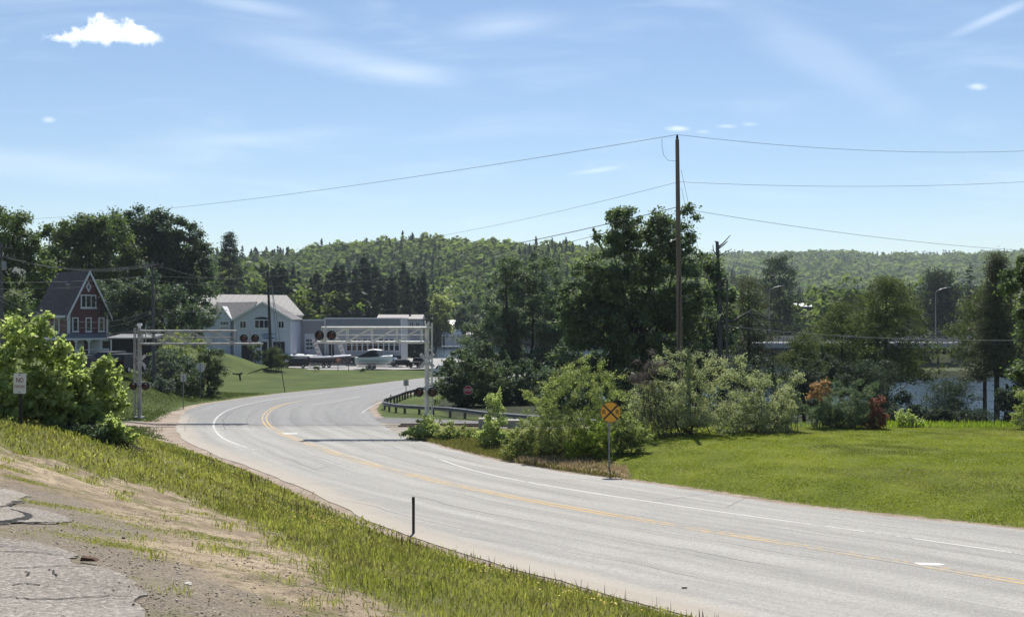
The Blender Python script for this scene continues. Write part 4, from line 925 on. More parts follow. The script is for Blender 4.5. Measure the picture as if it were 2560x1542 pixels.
# ------------------------------------------------------------------ forest across the lake
def proto_dec(n, leaf, r):
    blobs = [(0, 0, .48, .36, .36, .38), (.16, .05, .46, .26, .26, .30), (-.16, -.05, .44, .26, .26, .30), (0, 0, .8, .22, .22, .18)]
    cl = clumps_in(blobs, .17, r); idx = r.integers(0, len(cl), n); d = unit(r.normal(0, 1, (n, 3)))
    d[:, 2] = np.abs(d[:, 2]) * .8 + d[:, 2] * .2
    C = cl[idx] + d * (.15 * r.uniform(.2, 1, n) ** .4)[:, None]
    Vq, Fq = leaf_quads(C, leaf, d * .8 + [0, 0, .6], .8, r); t = np.clip(r.uniform(0, 1, len(cl))[idx] * .5 + r.uniform(0, .5, n), 0, 1)
    return Vq, Fq, np.repeat(t, 4)
def proto_con(nwh, nb, ns, leaf, r, Rr=.17, power=.75):
    C, B_, sz, br = conifer_arr(1.0, Rr, .12, nwh, nb, ns, leaf, r, .2, .02, power, .35)
    Vq, Fq = leaf_quads(C, sz, B_, .5, r); t = np.repeat(np.clip(r.normal(.4, .25, len(C)), 0, 1), 4); return Vq, Fq, t
rf = np.random.default_rng(99)
near_d = [proto_dec(520, .085, rf) for _ in range(4)]; near_c = [proto_con(20, 6, 7, .085, rf, .15) for _ in range(2)] + [proto_con(15, 6, 9, .10, rf, .19, .55) for _ in range(2)]
far_d = [proto_dec(170, .16, rf) for _ in range(4)]; far_c = [proto_con(13, 5, 4, .13, rf, .16) for _ in range(3)]
vf_d = [proto_dec(50, .28, rf) for _ in range(4)]; vf_c = [proto_con(5, 4, 2, .26, rf, .17) for _ in range(3)]
forest = {'dec': [[], [], [], 0], 'con': [[], [], [], 0]}
def plant(kind, pr, x, y, z, h, w, tb):
    V0, F0, t0 = pr; a = rf.uniform(0, 6.28); c, s = math.cos(a), math.sin(a); hw = h * w
    V = np.c_[(V0[:, 0] * c - V0[:, 1] * s) * hw + x, (V0[:, 0] * s + V0[:, 1] * c) * hw + y, V0[:, 2] * h + z]
    f = forest[kind]; f[0].append(V); f[1].append(F0 + f[3]); f[2].append(np.clip(t0 * .55 + tb, 0, 1)); f[3] += len(V)
def scatter(y0, y1, c0, c1, sp, pd, pc, hd, hc, pcon, seed):
    r = np.random.default_rng(seed); y = y0; pts = []
    while y < y1:
        x0, x1 = (c0 - CX) * y / F, (c1 - CX) * y / F
        xs = np.arange(x0, x1, sp) + r.uniform(-.45, .45, len(np.arange(x0, x1, sp))) * sp; ys = y + r.uniform(-.45, .45, len(xs)) * sp
        pts.append(np.c_[xs, ys]); y += sp * .9
    pts = np.vstack(pts); z = ground_z(pts[:, 0], pts[:, 1], False)
    pn = np.sin(pts[:, 0] * .017 + seed) * np.cos(pts[:, 1] * .013 + 2 * seed) + .5 * np.sin(pts[:, 0] * .051)
    for (x, yy), zz, q in zip(pts, z, pn):
        if zz < LAKE_Z + .3: continue
        pc_ = CX + x * F / yy
        if (1955 < pc_ < 2060 and yy < 350) or (2370 < pc_ < 2450 and yy < 305): continue
        if r.uniform() < pcon + .28 * q: plant('con', pc[r.integers(len(pc))], x, yy, zz - .3, r.uniform(*hc), r.uniform(.85, 1.2), r.uniform(0, .4))
        else: plant('dec', pd[r.integers(len(pd))], x, yy, zz - .8, r.uniform(*hd), r.uniform(.8, 1.55), r.uniform(-.2, .35) + .28 * np.sin(x * .011 + yy * .017) + .12)
scatter(345, 560, 150, 1760, 7.0, far_d, far_c, (12, 19), (15, 24), .45, 1)
scatter(560, 1000, 200, 1800, 8.5, far_d, far_c, (12, 19), (13, 23), .12, 2)
scatter(280, 620, 1700, 2850, 8.0, far_d, far_c, (10, 17), (13, 21), .38, 3)
scatter(620, 1000, 1700, 2850, 11.0, far_d, far_c, (11, 18), (13, 22), .22, 4)
scatter(1000, 2050, 1450, 2750, 14.0, vf_d, vf_c, (14, 20), (14, 22), .15, 5)
scatter(255, 345, -100, 560, 8.0, far_d, far_c, (12, 17), (14, 20), .3, 6)
scatter(240, 300, 1880, 2900, 6.5, far_d, far_c, (6, 13), (8, 15), .4, 7)
scatter(395, 450, 1000, 1760, 5.5, far_d, far_c, (4, 9), (6, 11), .2, 8)
for kd, mt, lb in [('dec', 'f_dec', 'leafy forest covering the far hills'), ('con', 'f_con', 'dark conifers mixed through the far hill forest')]:
    f = forest[kd]; o = np_mesh('hill_forest', np.vstack(f[0]), np.vstack(f[1]), LM[mt], np.concatenate(f[2])); tag(o, lb, 'forest', kind='stuff')
# nearer band of trees behind the marina: separate trees
prot = {}
def forest_tree(i, kind, x, y, h, w, label, group):
    key = (kind, i)
    if key not in prot:
        V0, F0, t0 = (near_d if kind == 'dec' else near_c)[i]; hh = 18.0
        root = thing('broadleaf_tree' if kind == 'dec' else 'conifer_tree', (0, 0, 0), label, 'tree', group)
        np_mesh('crown', V0 * [hh, hh, hh], F0, LM[['f_dec', 'mid', 'bushy', 'f_dec'][i] if kind == 'dec' else ['spruce', 'f_con', 'pinedark', 'spruce'][i]], t0, parent=root)
        mb = MB(); mb.tube([(0, 0, -.5), (0, 0, hh * .55), (0, 0, hh * .9)], [.3, .2, .04], 6); mb.build('trunk', M['bark'], root, smooth=True); prot[key] = root; o = root
    else: o = copy_tree(prot[key], (0, 0, 0))
    o.location = (x, y, gz(x, y) - .3); k = h / 18.0; o.scale = (k * w, k * w, k); o.rotation_euler = (0, 0, random.uniform(0, 6.28)); o['label'] = label; o['group'] = group
    return o
bpy.context.view_layer.update()
rb = np.random.default_rng(17)
GC, GD = 'conifers in the dark band behind the marina', 'leafy trees in the band behind the marina'
for c in np.arange(655, 1065, 13.5):
    d = rb.uniform(285, 325); top = 668 + rb.uniform(-18, 40) - 18 * math.exp(-((c - 930) / 90) ** 2)
    if 735 < c < 775: continue
    x = (c + rb.uniform(-5, 5) - CX) * d / F; h = (HY - top) * d / F - gz(x, d)
    forest_tree(int(rb.integers(0, 4)), 'con', x, d, h, rb.uniform(.85, 1.15), 'tall dark conifer in the band behind the marina', GC)
for c, top, d in [(745, 700, 300), (760, 715, 285), (660, 690, 300), (600, 670, 300), (635, 650, 320), (700, 690, 330), (845, 720, 280), (560, 690, 270), (1010, 690, 345), (540, 660, 300)]:
    x = (c - CX) * d / F; forest_tree(int(rb.integers(0, 4)), 'dec', x, d, (HY - top) * d / F - gz(x, d), rb.uniform(.9, 1.2), 'leafy tree in the band behind the marina', GD)
GS = 'trees along the far lake shore'
for c in np.arange(1075, 1440, 19):
    d = rb.uniform(440, 480); top = 722 + rb.uniform(-30, 18); x = (c - CX) * d / F
    forest_tree(int(rb.integers(0, 4)), 'dec' if rb.uniform() < .7 else 'con', x, d, (HY - top) * d / F - gz(x, d), rb.uniform(.9, 1.2), 'tree along the far lake shore', GS)
GR = 'trees beyond the bridge'
for c in np.arange(1840, 2600, 24):
    d = rb.uniform(285, 330); top = 716 + rb.uniform(-32, 30); x = (c - CX) * d / F
    if 1965 < c < 2055 or 2375 < c < 2445: d = 362; x = (c - CX) * d / F
    if gz(x, d) < LAKE_Z + .2: d = 300
    forest_tree(int(rb.integers(0, 4)), 'dec' if rb.uniform() < .6 else 'con', x, d, (HY - top) * d / F - max(gz(x, d), -10.5), rb.uniform(.9, 1.2), 'tree in the woods beyond the bridge', GR)
# ------------------------------------------------------------------ railway signals
def lamp(mb_root, c, face=-1, name='signal_lamp', hood=.28):
    """round black target with red lens and hood; faces the camera when face=-1"""
    c = Vector(c); a = MB(); f = Vector((0, face, 0))
    a.tube([c - f * .02, c + f * .02], .305, 22)
    a.tube([c - f * .16, c - f * .02], [.12, .17], 12)
    n = 14; rings = []                                     # hood: upper three quarters of a short tube
    for rr in (.20, .185):
        for L in (.02, hood):
            rings.append([c + f * (L if True else 0) + Vector((math.cos(t) * rr, 0, math.sin(t) * rr)) for t in np.linspace(R(-35), R(215), n)])
    a.loft([rings[0], rings[1], rings[3], rings[2]], cap=False, closed=False)
    o = a.build(name, M['black'], mb_root, smooth=False)
    b = MB(); b.tube([c + f * .021, c + f * .05], [.185, .15], 18); l = b.build('lens', M['lens'], o); return o
def crossbuck(root, c, s, face, text):
    c = Vector(c); xd = Vector((1, 0, 0)) * (-face); n = Vector((0, face, 0))
    for k, (ang, words) in enumerate([(45, ('RAIL', 'ROAD')), (-45, ('CROSS', 'ING'))]):
        d = xd * math.cos(R(ang)) + Vector((0, 0, math.sin(R(ang)))); p = n.cross(d) * (1 if n.cross(d).z > 0 else -1)
        q = c + n * (.012 * k); L, w = .61, .115; mb = MB()
        mb.prism([q - d * L - p * w, q + d * L - p * w, q + d * L + p * w, q - d * L + p * w], n * .008)
        o = mb.build('blade', M['signwhite' if text else 'signback'], root)
        if text:
            t = MB()
            for e, wd in ((-.34, words[0]), (.34, words[1])): text_on(t, wd, .17, q + d * e + n * .010, d, p, .36)
            t.build('lettering', M['black'], o)
            bd = MB()
            for sg in (-1, 1): bd.prism([q - d * (L - .01) + p * sg * (w - .012), q + d * (L - .01) + p * sg * (w - .012), q + d * (L - .01) + p * sg * (w - .028), q - d * (L - .01) + p * sg * (w - .028)], n * .0095)
            bd.build('border', M['black'], o)
def cantilever(label, d, c_mast, c_post, base_row, top_row, c_tip, c_top_tip, r_top, r_bot, lamps_arm, lamps_mast, cb, face, bell, mast_m, arm_m, side):
    x = P(c_mast, 0, d).x; zb = gz(x, d); root = thing('cantilever_signal', (x, d, zb), label, 'signal'); k = d / F
    zt = P(0, top_row, d).z; z1, z0 = P(0, r_top, d).z, P(0, r_bot, d).z
    xp = P(c_post, 0, d).x; xt = P(c_tip, 0, d).x; xtt = P(c_top_tip, 0, d).x
    mb = MB(); mb.tube([(x, d, zb - .1), (x, d, zt)], .155, 14); mb.box((x, d, zb + .08), (.62, .62, .16)); mb.tube([(x, d, zt), (x, d, zt + .05)], .17, 14)
    mb.tube([(x, d, z0 - .08), (x, d, z0 + .02)], .19, 14); mb.tube([(x, d, z1 - .05), (x, d, z1 + .06)], .19, 14)
    mb.build('mast', mast_m, root, smooth=True)
    mb = MB(); 
    for dy in (-.16, .16): mb.tube([(xp, d + dy, zb), (xp, d + dy, zt + .1)], .045, 8)
    for z in np.arange(zb + .4, zt, .33): mb.tube([(xp, d - .16, z), (xp, d + .16, z)], .018, 6)
    for z in np.linspace(zb + 1, zt - .2, 5): mb.tube([(x, d, z), (xp, d, z)], .03, 6)
    mb.build('ladder', mast_m, root, smooth=True)
    # two flat trusses side by side
    ch, wb = MB(), MB(); dyA = (-.32, .32)
    for dy in dyA:
        ch.tube([(x, d + dy, z1), (xtt, d + dy, z1)], .075, 8); ch.tube([(x, d + dy, z0), (xt, d + dy, z0)], .075, 8)
        wb.tube([(x, d + dy, (z0 + z1) / 2), (xtt, d + dy, (z0 + z1) / 2)], .018, 6)
        n = 5; xs = np.linspace(x + .35 * side, xtt, n)
        for i, xx in enumerate(xs): wb.tube([(xx, d + dy, z0), (xx, d + dy, z1)], .045, 6)
        for a, b in zip(xs[:-1], xs[1:]): wb.tube([(a, d + dy, z1), (b, d + dy, z0)], .040, 6)
        for xx in (xs[:-1] + xs[1:]) / 2: wb.tube([(xx, d + dy, z0), (xx, d + dy, (z0 + z1) / 2)], .014, 6)
    for xx in np.linspace(x, xt, 9): wb.tube([(xx, d - .32, z0), (xx, d + .32, z0)], .03, 6)
    for xx in np.linspace(x, xtt, 6): wb.tube([(xx, d - .32, z1), (xx, d + .32, z1)], .03, 6)
    ch.build('arm_chord', arm_m, root, smooth=True); wb.build('arm_lattice', arm_m, root, smooth=True)
    wk = MB(); wk.box(((x + xt) / 2, d, z0 + .06), (abs(xt - x), .5, .03)); wk.build('walkway', M['galv'], root)
    xm = P((lamps_arm[0] + lamps_arm[1]) / 2, 0, d).x; hb = MB(); hb.tube([(xm, d - .36, z0 - .05), (xm, d - .36, z1 + .08)], .05, 8); zl = P(0, lamps_arm[2], d).z
    for c in lamps_arm[:2]: hb.tube([(xm, d - .36, zl), (P(c, 0, d).x, d - .36, zl)], .035, 6)
    hb.build('lamp_bracket', arm_m, root)
    for c in lamps_arm[:2]: lamp(root, (P(c, 0, d).x, d - .52, zl))
    zl = P(0, lamps_mast[2], d).z; hb = MB(); hb.tube([(P(lamps_mast[0], 0, d).x, d - .2, zl + .3), (P(lamps_mast[1], 0, d).x, d - .2, zl + .3)], .04, 6)
    for c in lamps_mast[:2]: hb.tube([(P(c, 0, d).x, d - .2, zl + .3), (P(c, 0, d).x, d - .22, zl)], .04, 6)
    hb.box((x, d - .18, zl + .2), (.3, .12, .3)); hb.build('lamp_bracket', mast_m, root)
    for c in lamps_mast[:2]: lamp(root, (P(c, 0, d).x, d - .36, zl))
    crossbuck(root, P(cb[0], cb[1], d - .2 if face < 0 else d + .2), 1, face, face < 0)
    if bell:
        b = MB(); b.tube([(x, d, zt), (x, d, zt + .22)], .10, 10); b.tube([(x, d, zt + .22), (x, d, zt + .34), (x, d, zt + .46)], [.15, .20, .16], 14); b.build('bell', M['white'], root, smooth=True)
    else:
        b = MB(); b.tube([(x - .12, d, zt), (x - .12, d, zt + .25)], .05, 8); b.tube([(x + .1, d, zt), (x + .1, d, zt + .18)], .06, 8); b.build('cap', mast_m, root)
    bx = MB(); bx.box((x - .02, d - .2, zb + 1.0), (.22, .1, .5)); bx.build('junction_box', M['galv'], root)
    return root
cantilever('right-hand railroad signal mast, its bright truss arm reaching left over the road', 67, 1067.5, 1080, 1100, 811, 795, 806, 819, 855, (802, 832, 837.5), (1049, 1082, 979), (1068, 901), -1, False, M['alu'], M['alu'], -1)
cantilever('left-hand railroad signal mast with a white bell, arm reaching right', 79, 349, 337, 1052, 823, 655, 588, 827, 859, (614, 642, 845), (337, 368, 964), (349, 902), 1, True, M['mast'], M['mast'], 1)

# ------------------------------------------------------------------ signs
def channel_post(mb, x, y, z0, z1, w=.055):
    mb.box((x, y, (z0 + z1) / 2), (w, .012, z1 - z0)); mb.box((x - w / 2, y + .02, (z0 + z1) / 2), (.012, .04, z1 - z0)); mb.box((x + w / 2, y + .02, (z0 + z1) / 2), (.012, .04, z1 - z0))
def disc(mb, c, rad, n, th=.006, face=-1, n0=0.0):
    ps = [Vector(c) + Vector((math.cos(n0 + 2 * math.pi * i / n) * rad, 0, math.sin(n0 + 2 * math.pi * i / n) * rad)) for i in range(n)]
    mb.prism(ps, Vector((0, face * th, 0))); return mb
X0, Z0 = Vector((1, 0, 0)), Vector((0, 0, 1))
def rail_warning():
    d = 47.2; c = P(1526.5, 1030, d); x = P(1523, 0, d).x; zb = gz(x, d); root = thing('railroad_warning_sign', (x, d, zb), 'round yellow railroad crossing warning sign with a black X', 'sign')
    mb = MB(); channel_post(mb, x, d, zb - .2, c.z + .4); mb.build('post', M['galv'], root)
    mb = MB(); disc(mb, c + Vector((0, -.03, 0)), .462, 40); p = mb.build('sign_plate', M['signyellow'], root)
    mb = MB(); q = c + Vector((0, -.0365, 0))
    for an in (45, -45):
        dd = Vector((math.cos(R(an)), 0, math.sin(R(an)))); pp = Vector((-math.sin(R(an)), 0, math.cos(R(an)))); w = .040; L = .44
        yo = Vector((0, -.002 if an < 0 else 0, 0))
        mb.prism([q + yo - dd * L - pp * w, q + yo + dd * L - pp * w, q + yo + dd * L + pp * w, q + yo - dd * L + pp * w], (0, -.002, 0))
    for sx in (-1, 1): text_on(mb, 'R', .30, q + Vector((sx * .30, -.001, 0)), X0, Z0)
    r0 = [q + Vector((math.cos(t) * .455, 0, math.sin(t) * .455)) for t in np.linspace(0, 6.283, 40, endpoint=False)]; r1 = [q + Vector((math.cos(t) * .44, 0, math.sin(t) * .44)) for t in np.linspace(0, 6.283, 40, endpoint=False)]
    mb.loft([r0, r1], cap=False); mb.build('symbol', M['black'], p)
    mb = MB()
    for i in range(5):
        r = MB(); pass
    return root
rail_warning()
def no_parking():
    d = 25; cx = (50.5 - CX) * d / F; zb = gz(cx, d); root = thing('parking_sign', (cx, d, zb), 'weathered white no parking sign on a black post', 'sign')
    ct = P(51, 958, d); mb = MB(); channel_post(mb, cx, d, zb - .3, ct.z + .26, .07); mb.build('post', M['black'], root)
    q = Vector((ct.x, d - .03, ct.z)); tl = R(-1.5); xd = Vector((math.cos(tl), 0, math.sin(tl))); zd = Vector((-math.sin(tl), 0, math.cos(tl))); n = Vector((0, -1, 0))
    def rr(w, h, r):
        o = []
        for sx, sz, a0 in ((1, -1, -90), (1, 1, 0), (-1, 1, 90), (-1, -1, 180)):
            for a in (0, 30, 60, 90): o.append(q + xd * (sx * (w - r) + r * math.cos(R(a0 + a))) + zd * (sz * (h - r) + r * math.sin(R(a0 + a))))
        return o
    mb = MB(); mb.prism(rr(.152, .242, .025), n * .004); p = mb.build('sign_plate', M['signwhite'], root)
    mb = MB(); text_on(mb, 'NO', .165, q + n * .005 + zd * .075, xd, zd, .17); mb.build('lettering', M['textred'], p)
    mb = MB(); text_on(mb, 'PARKING', .105, q + n * .005 - zd * .075, xd, zd, .25); mb.build('lettering', M['textpink'], p)
    for s in (1, -1):
        b = MB(); b.tube([q + zd * (.205 * s) + n * .003, q + zd * (.205 * s) + n * .016], .012, 8); b.build('bolt', M['black'], p)
no_parking()
def stop_sign():
    d = 93; c = P(1170, 975, d); zb = gz(c.x, d); root = thing('stop_sign', (c.x, d, zb), 'red octagonal stop sign facing the side road', 'sign')
    mb = MB(); channel_post(mb, c.x, d, zb - .2, c.z + .3, .06); mb.build('post', M['wooddark'], root)
    mb = MB(); disc(mb, c + Vector((0, -.03, 0)), .425, 8, n0=R(22.5)); p = mb.build('sign_plate', M['signwhite'], root)
    mb = MB(); disc(mb, c + Vector((0, -.037, 0)), .395, 8, .003, n0=R(22.5)); mb.build('red_face', M['signred'], p)
    mb = MB(); text_on(mb, 'STOP', .33, c + Vector((0, -.042, 0)), X0, Z0, .62); mb.build('lettering', M['signwhite'], p)
stop_sign()
def back_round():
    d = 104; c = P(501, 919, d); zb = gz(c.x, d); root = thing('railroad_warning_sign', (c.x, d, zb), 'round sign seen from its bare grey back, on the left lawn', 'sign')
    mb = MB(); channel_post(mb, c.x, d - .03, zb - .2, c.z + .4, .06); mb.build('post', M['galv'], root)
    mb = MB(); disc(mb, c + Vector((0, .01, 0)), .47, 36); mb.build('sign_plate', M['signback'], root)
back_round()
def rect_sign(c, r0, r1, w, d, label, post, plate, rows=None, lean=0.0):
    p = P(c, (r0 + r1) / 2, d); zb = gz(p.x, d); root = thing('road_sign', (p.x, d, zb), label, 'sign'); h = (r1 - r0) * d / F; ww = w * d / F
    mb = MB(); channel_post(mb, p.x, d - .03, zb - .2, p.z + h * .3, .06); mb.build('post', post, root)
    mb = MB(); mb.box((p.x, d + .012, p.z), (ww, .006, h)); o = mb.build('sign_plate', plate, root)
rect_sign(458.5, 935, 954, 13, 92, 'small white rectangular sign seen from behind, on the left lawn', M['galv'], M['signback'])
rect_sign(1015, 949, 964, 13, 108, 'small pale rectangular sign standing behind the guardrail nose', M['wood'], M['signback'])
def marker(c, r0, r1, d, label, w=.09, mt='black', lean=0, head=True, name='marker_post'):
    x = (c - CX) * d / F; zb = gz(x, d); zt = (HY - r0) * d / F; zt = max(zt, zb + .3); root = thing(name, (x, d, zb), label, 'post')
    mb = MB(); mb.tube([(x, d, zb - .15), (x + lean, d, zt)], w * .45, 8) if lean else channel_post(mb, x, d, zb - .15, zt, w); mb.build('post', M[mt], root)
    if head: mb = MB(); mb.box((x + lean, d - .02, zt - .09), (w * 1.25, .02, .20)); mb.build('reflector', M['black'], root)
marker(1033.5, 1242, 1330, hit(1033.5, 1334)[1], 'short dark delineator post in the grass verge', .075, 'wooddark')
marker(713, 925, 976, 122, 'thin leaning green stake by the road edge, below the marina pole', .10, 'hedgepost' if 'hedgepost' in M else 'wooddark', -.45)
marker(977, 986, 1000, 104, 'tiny dark post at the guardrail nose', .10, 'wooddark', 0, False)
for c, r0, lb in [(798, 905, 'left of three thin stakes at the lot edge, under the dark blue boat'), (845, 905, 'middle of three thin stakes at the lot edge'), (871, 905, 'right of three thin stakes at the lot edge, near the white boat')]:
    marker(c, r0, 925, 180, lb, .10, 'galv', 0, False, 'lot_stake')

# ------------------------------------------------------------------ guardrails
def guardrail(label, pts, zoff=0.0, step=1.9, blocks=True, face=1):
    q = smooth_poly(np.array(pts), .35, 1); z = ground_z(q[:, 0], q[:, 1]); z = np.maximum(z, zroad(q[:, 1]) - .1)
    root = thing('guardrail', (q[0, 0], q[0, 1], z[0]), label, 'guardrail')
    T = np.gradient(q, axis=0); T /= np.linalg.norm(T, axis=1)[:, None]; N = np.c_[-T[:, 1], T[:, 0]] * face
    prof = [(0.0, .42), (.075, .46), (.075, .52), (0, .575), (.075, .63), (.075, .69), (0, .735), (-.02, .735), (.05, .69), (.05, .63), (-.02, .575), (.05, .52), (.05, .46), (-.02, .42)]
    rings = [[(p[0] + n[0] * a, p[1] + n[1] * a, zz + b) for a, b in prof] for p, n, zz in zip(q, N, z)]
    mb = MB(); mb.loft(rings); mb.build('rail', M['galv'], root)
    s = np.r_[0, np.cumsum(np.hypot(*np.diff(q, axis=0).T))]
    for t in np.arange(.4, s[-1] - .2, step):
        i = int(np.searchsorted(s, t)); i = min(i, len(q) - 1); a = math.atan2(T[i, 1], T[i, 0]); mb = MB()
        p = q[i] - N[i] * .12; mb.box((p[0], p[1], z[i] + .30), (.15, .16, .92), a); mb.build('post', M['wood'], root)
    return root
gp_ = lambda c, dd: ((c - CX) * dd / F, dd)
guardrail('guardrail curving along the side road in front of the dark trees', [gp_(962, 93.6), gp_(956, 92.2), gp_(960, 90.6), gp_(975, 88.6), gp_(1010, 86.0), gp_(1070, 83.6), gp_(1150, 80.8), gp_(1240, 77.8), gp_(1330, 75), gp_(1430, 72.3), gp_(1500, 70.6)], face=-1)
guardrail('guardrail along the far main road, seen from behind as a row of dark posts', [gp_(962, 95.2), (-11.3, 102), (-11.0, 110), (-9.8, 120), (-7.6, 133), (-5, 145)], face=1)
def block(c0, c1, r0, r1, d, label):
    x0, x1 = (c0 - CX) * d / F, (c1 - CX) * d / F; x = (x0 + x1) / 2; zb = gz(x, d); zt = (HY - r0) * d / F; h = max(.5, zt - zb + .1)
    mb = MB(); mb.prism([(x0, d, zb - .1), (x1, d, zb - .1), (x1, d, zb + h), (x0, d, zb + h)], (0, .8, 0)); o = mb.build('concrete_block', M['concrete'], bevel=.03); origin(o, (x, d, zb)); tag(o, label, 'block')
block(1196, 1245, 1050, 1072, 68, 'grey concrete block on the verge, partly behind the narrow sapling')
block(1268, 1300, 1056, 1070, 69, 'smaller concrete block right of the narrow sapling')

# ------------------------------------------------------------------ utility poles and wires
def pole(c, d, top, label, r0=.17, mt='wood', c_top=None, base_z=None):
    x = (c - CX) * d / F; zb = gz(x, d) if base_z is None else base_z; zt = (HY - top) * d / F; xt = ((c_top if c_top else c) - CX) * d / F
    root = thing('utility_pole', (x, d, zb), label, 'pole'); mb = MB()
    n = 6; mb.tube([(x + (xt - x) * k / n, d, zb - .3 + (zt - zb + .3) * k / n) for k in range(n + 1)], [r0 * (1.1 - .5 * k / n) for k in range(n + 1)], 12)
    mb.build('shaft', M[mt], root, smooth=True); return root
def crossarm(root, c, r, d, half, ang=0.0, mt='deadbark', pins=True):
    p = P(c, r, d); mb = MB(); mb.box((p.x, d - .14, p.z), (2 * half, .1, .13), ang); mb.build('crossarm', M[mt], root)
    if pins:
        for e in (-.92, -.45, .45, .92):
            b = MB(); b.tube([(p.x + e * half, d - .14, p.z + .06), (p.x + e * half, d - .14, p.z + .2), (p.x + e * half, d - .14, p.z + .27)], [.03, .055, .03], 8); b.build('insulator', M['galv'], root)
big = pole(1702, 63, 349, 'tall bare wooden utility pole rising in front of the largest oak', .19, 'wood', 1693)
mb = MB(); q = P(1693, 349, 63); mb.tube([q, q + Vector((0, 0, .1)), q + Vector((0, 0, .28))], [.05, .09, .04], 8); mb.build('insulator', M['black'], big)
mb = MB(); q = P(1678, 602, 63); mb.tube([P(1700, 594, 63), q], .022, 6); mb.tube([q - Vector((.04, .05, .04)), q + Vector((.05, .05, .05))], [.07, .05], 8); mb.build('service_bracket', M['white'], big)
mb = MB(); mb.tube([P(1700, 690, 62.8), P(1696, 930, 62.8)], .028, 6); mb.tube([P(1690, 780, 62.8), P(1685, 930, 62.8)], .02, 6); mb.build('conduit', M['wooddark'], big)
lp = pole(386, 105, 652, 'wooden utility pole with two crossarms between the red house and the marina', .16, 'deadbark', 381)
crossarm(lp, 382, 662, 105, 1.12); crossarm(lp, 382, 668.5, 105, 1.05, 0, 'deadbark', False)
mb = MB(); mb.box(tuple(P(391, 688, 104.8)), (.35, .2, .2)); mb.build('cable_bracket', M['wooddark'], lp)
fl = pole(6, 95, 607, 'utility pole with crossarms and a transformer at the far left edge', .17, 'deadbark', 3)
crossarm(fl, 4, 620, 95, 1.0, R(8)); crossarm(fl, 6, 643, 95, 1.25, R(5))
mb = MB(); a = P(10, 664, 94.7); mb.tube([a - Vector((0, 0, .4)), a + Vector((0, 0, .4))], .2, 12); mb.build('transformer', M['galv'], fl, smooth=True)
mp_ = pole(678, 175, 668, 'dark utility pole in front of the marina gable', .27, 'wooddark', 669)
mb = MB(); mb.tube([P(678, 700, 175), P(697, 919, 172)], .05, 5); mb.tube([P(678, 700, 175), P(709, 919, 172)], .05, 5); mb.build('guy_wire', M['wiregrey'], mp_)
p2 = pole(1818, 78, 702, 'thin grey utility pole half hidden behind the shrubs, right of the dead tree', .13, 'deadbark')
mb = MB(); mb.tube([P(1818, 810, 78), P(1868, 930, 76)], .012, 5); mb.tube([P(1818, 812, 78), P(1880, 930, 77)], .012, 5); mb.build('guy_wire', M['wiregrey'], p2)

def wire(label, a, b, sag, rad, mt='wire', n=24, name='overhead_wire', mid=None, group=None):
    a, b = Vector(a), Vector(b); pts = []
    for i in range(n + 1):
        t = i / n; p = a.lerp(b, t); p.z -= 4 * sag * t * (1 - t); pts.append(p)
    mb = MB(); mb.tube(pts, rad, 5); o = mb.build(name, M[mt], smooth=True); origin(o, a); tag(o, label, 'wire', group); return o
PT = P(1693, 337, 63); W = lambda c, r, d: P(c, r, d)
wire('topmost wire running left from the tall pole across the sky', PT, W(-60, 551, 150), 1.2, 0.0158, 'wiregrey')
wire('topmost wire running right from the tall pole across the sky', PT, W(2640, 374, 75), .55, 0.0115, 'wiregrey')
wire('second wire running right from the tall pole', W(1698, 455, 63), W(2640, 450, 70), .35, 0.0101, 'wiregrey')
wire('second wire running left from the tall pole down behind the hill line', W(1696, 455, 63), W(900, 618, 118), .5, 0.0115, 'wiregrey')
wire('third wire running right from the oak top, sloping down', W(1720, 524, 66), W(2640, 630, 95), .45, 0.0130, 'wire')
wire('thick black cable running left from the tall pole across the hills', W(1700, 516, 63), W(386, 690, 105), 1.6, 0.0230, 'wire')
wire('thinner cable below the thick black cable, from the tall pole', W(1700, 530, 63), W(386, 700, 105), 2.2, 0.0144, 'wire')
wire('cable from the tall pole bracket down to the left over the trees', W(1680, 603, 63), W(700, 778, 170), 2.0, 0.0144, 'wire')
wire('pale low cable in front of the bank pines', W(1822, 815, 78), W(2640, 850, 62), .35, 0.0158, 'wiregrey')
wire('lower thin cable in front of the bank pines', W(2050, 836, 80), W(2640, 862, 74), .15, 0.0101, 'wiregrey')
GW = 'power lines between the left poles'
for i, (c, r) in enumerate([(365, 660), (377, 660), (390, 660), (400, 660)]):
    wire('power line from the crossarm pole to the far left pole', W(c, r, 104.9), W(-4 + i * 5, 640, 94.9), .8 + .08 * i, .010, 'wiregrey', group=GW)
wire('cable from the crossarm pole running left above the red house roof', W(384, 689, 105), W(-30, 705, 93), .25, 0.0187, 'wiregrey')
wire('lower cable from the crossarm pole running left across the red house roof', W(384, 700, 105), W(-30, 722, 93), .3, 0.0130, 'wiregrey')
wire('upper of two drooping cables beside the red house gable', W(387, 772, 105), W(-30, 722, 93), 2.1, 0.0187, 'wiregrey')
wire('lower of two drooping cables beside the red house gable', W(387, 778, 105), W(-30, 730, 93), 2.4, 0.0144, 'wiregrey')
wire('service drop from the crossarm pole to the red house porch', W(387, 815, 105), W(278, 832, 131), .2, 0.0158, 'wiregrey')
wire('wire from the crossarm pole to the marina pole', W(400, 665, 105), W(672, 676, 175), 1.4, 0.0144, 'wiregrey')
wire('lower wire from the crossarm pole to the marina pole', W(388, 770, 105), W(676, 745, 175), 1.2, 0.0144, 'wiregrey')
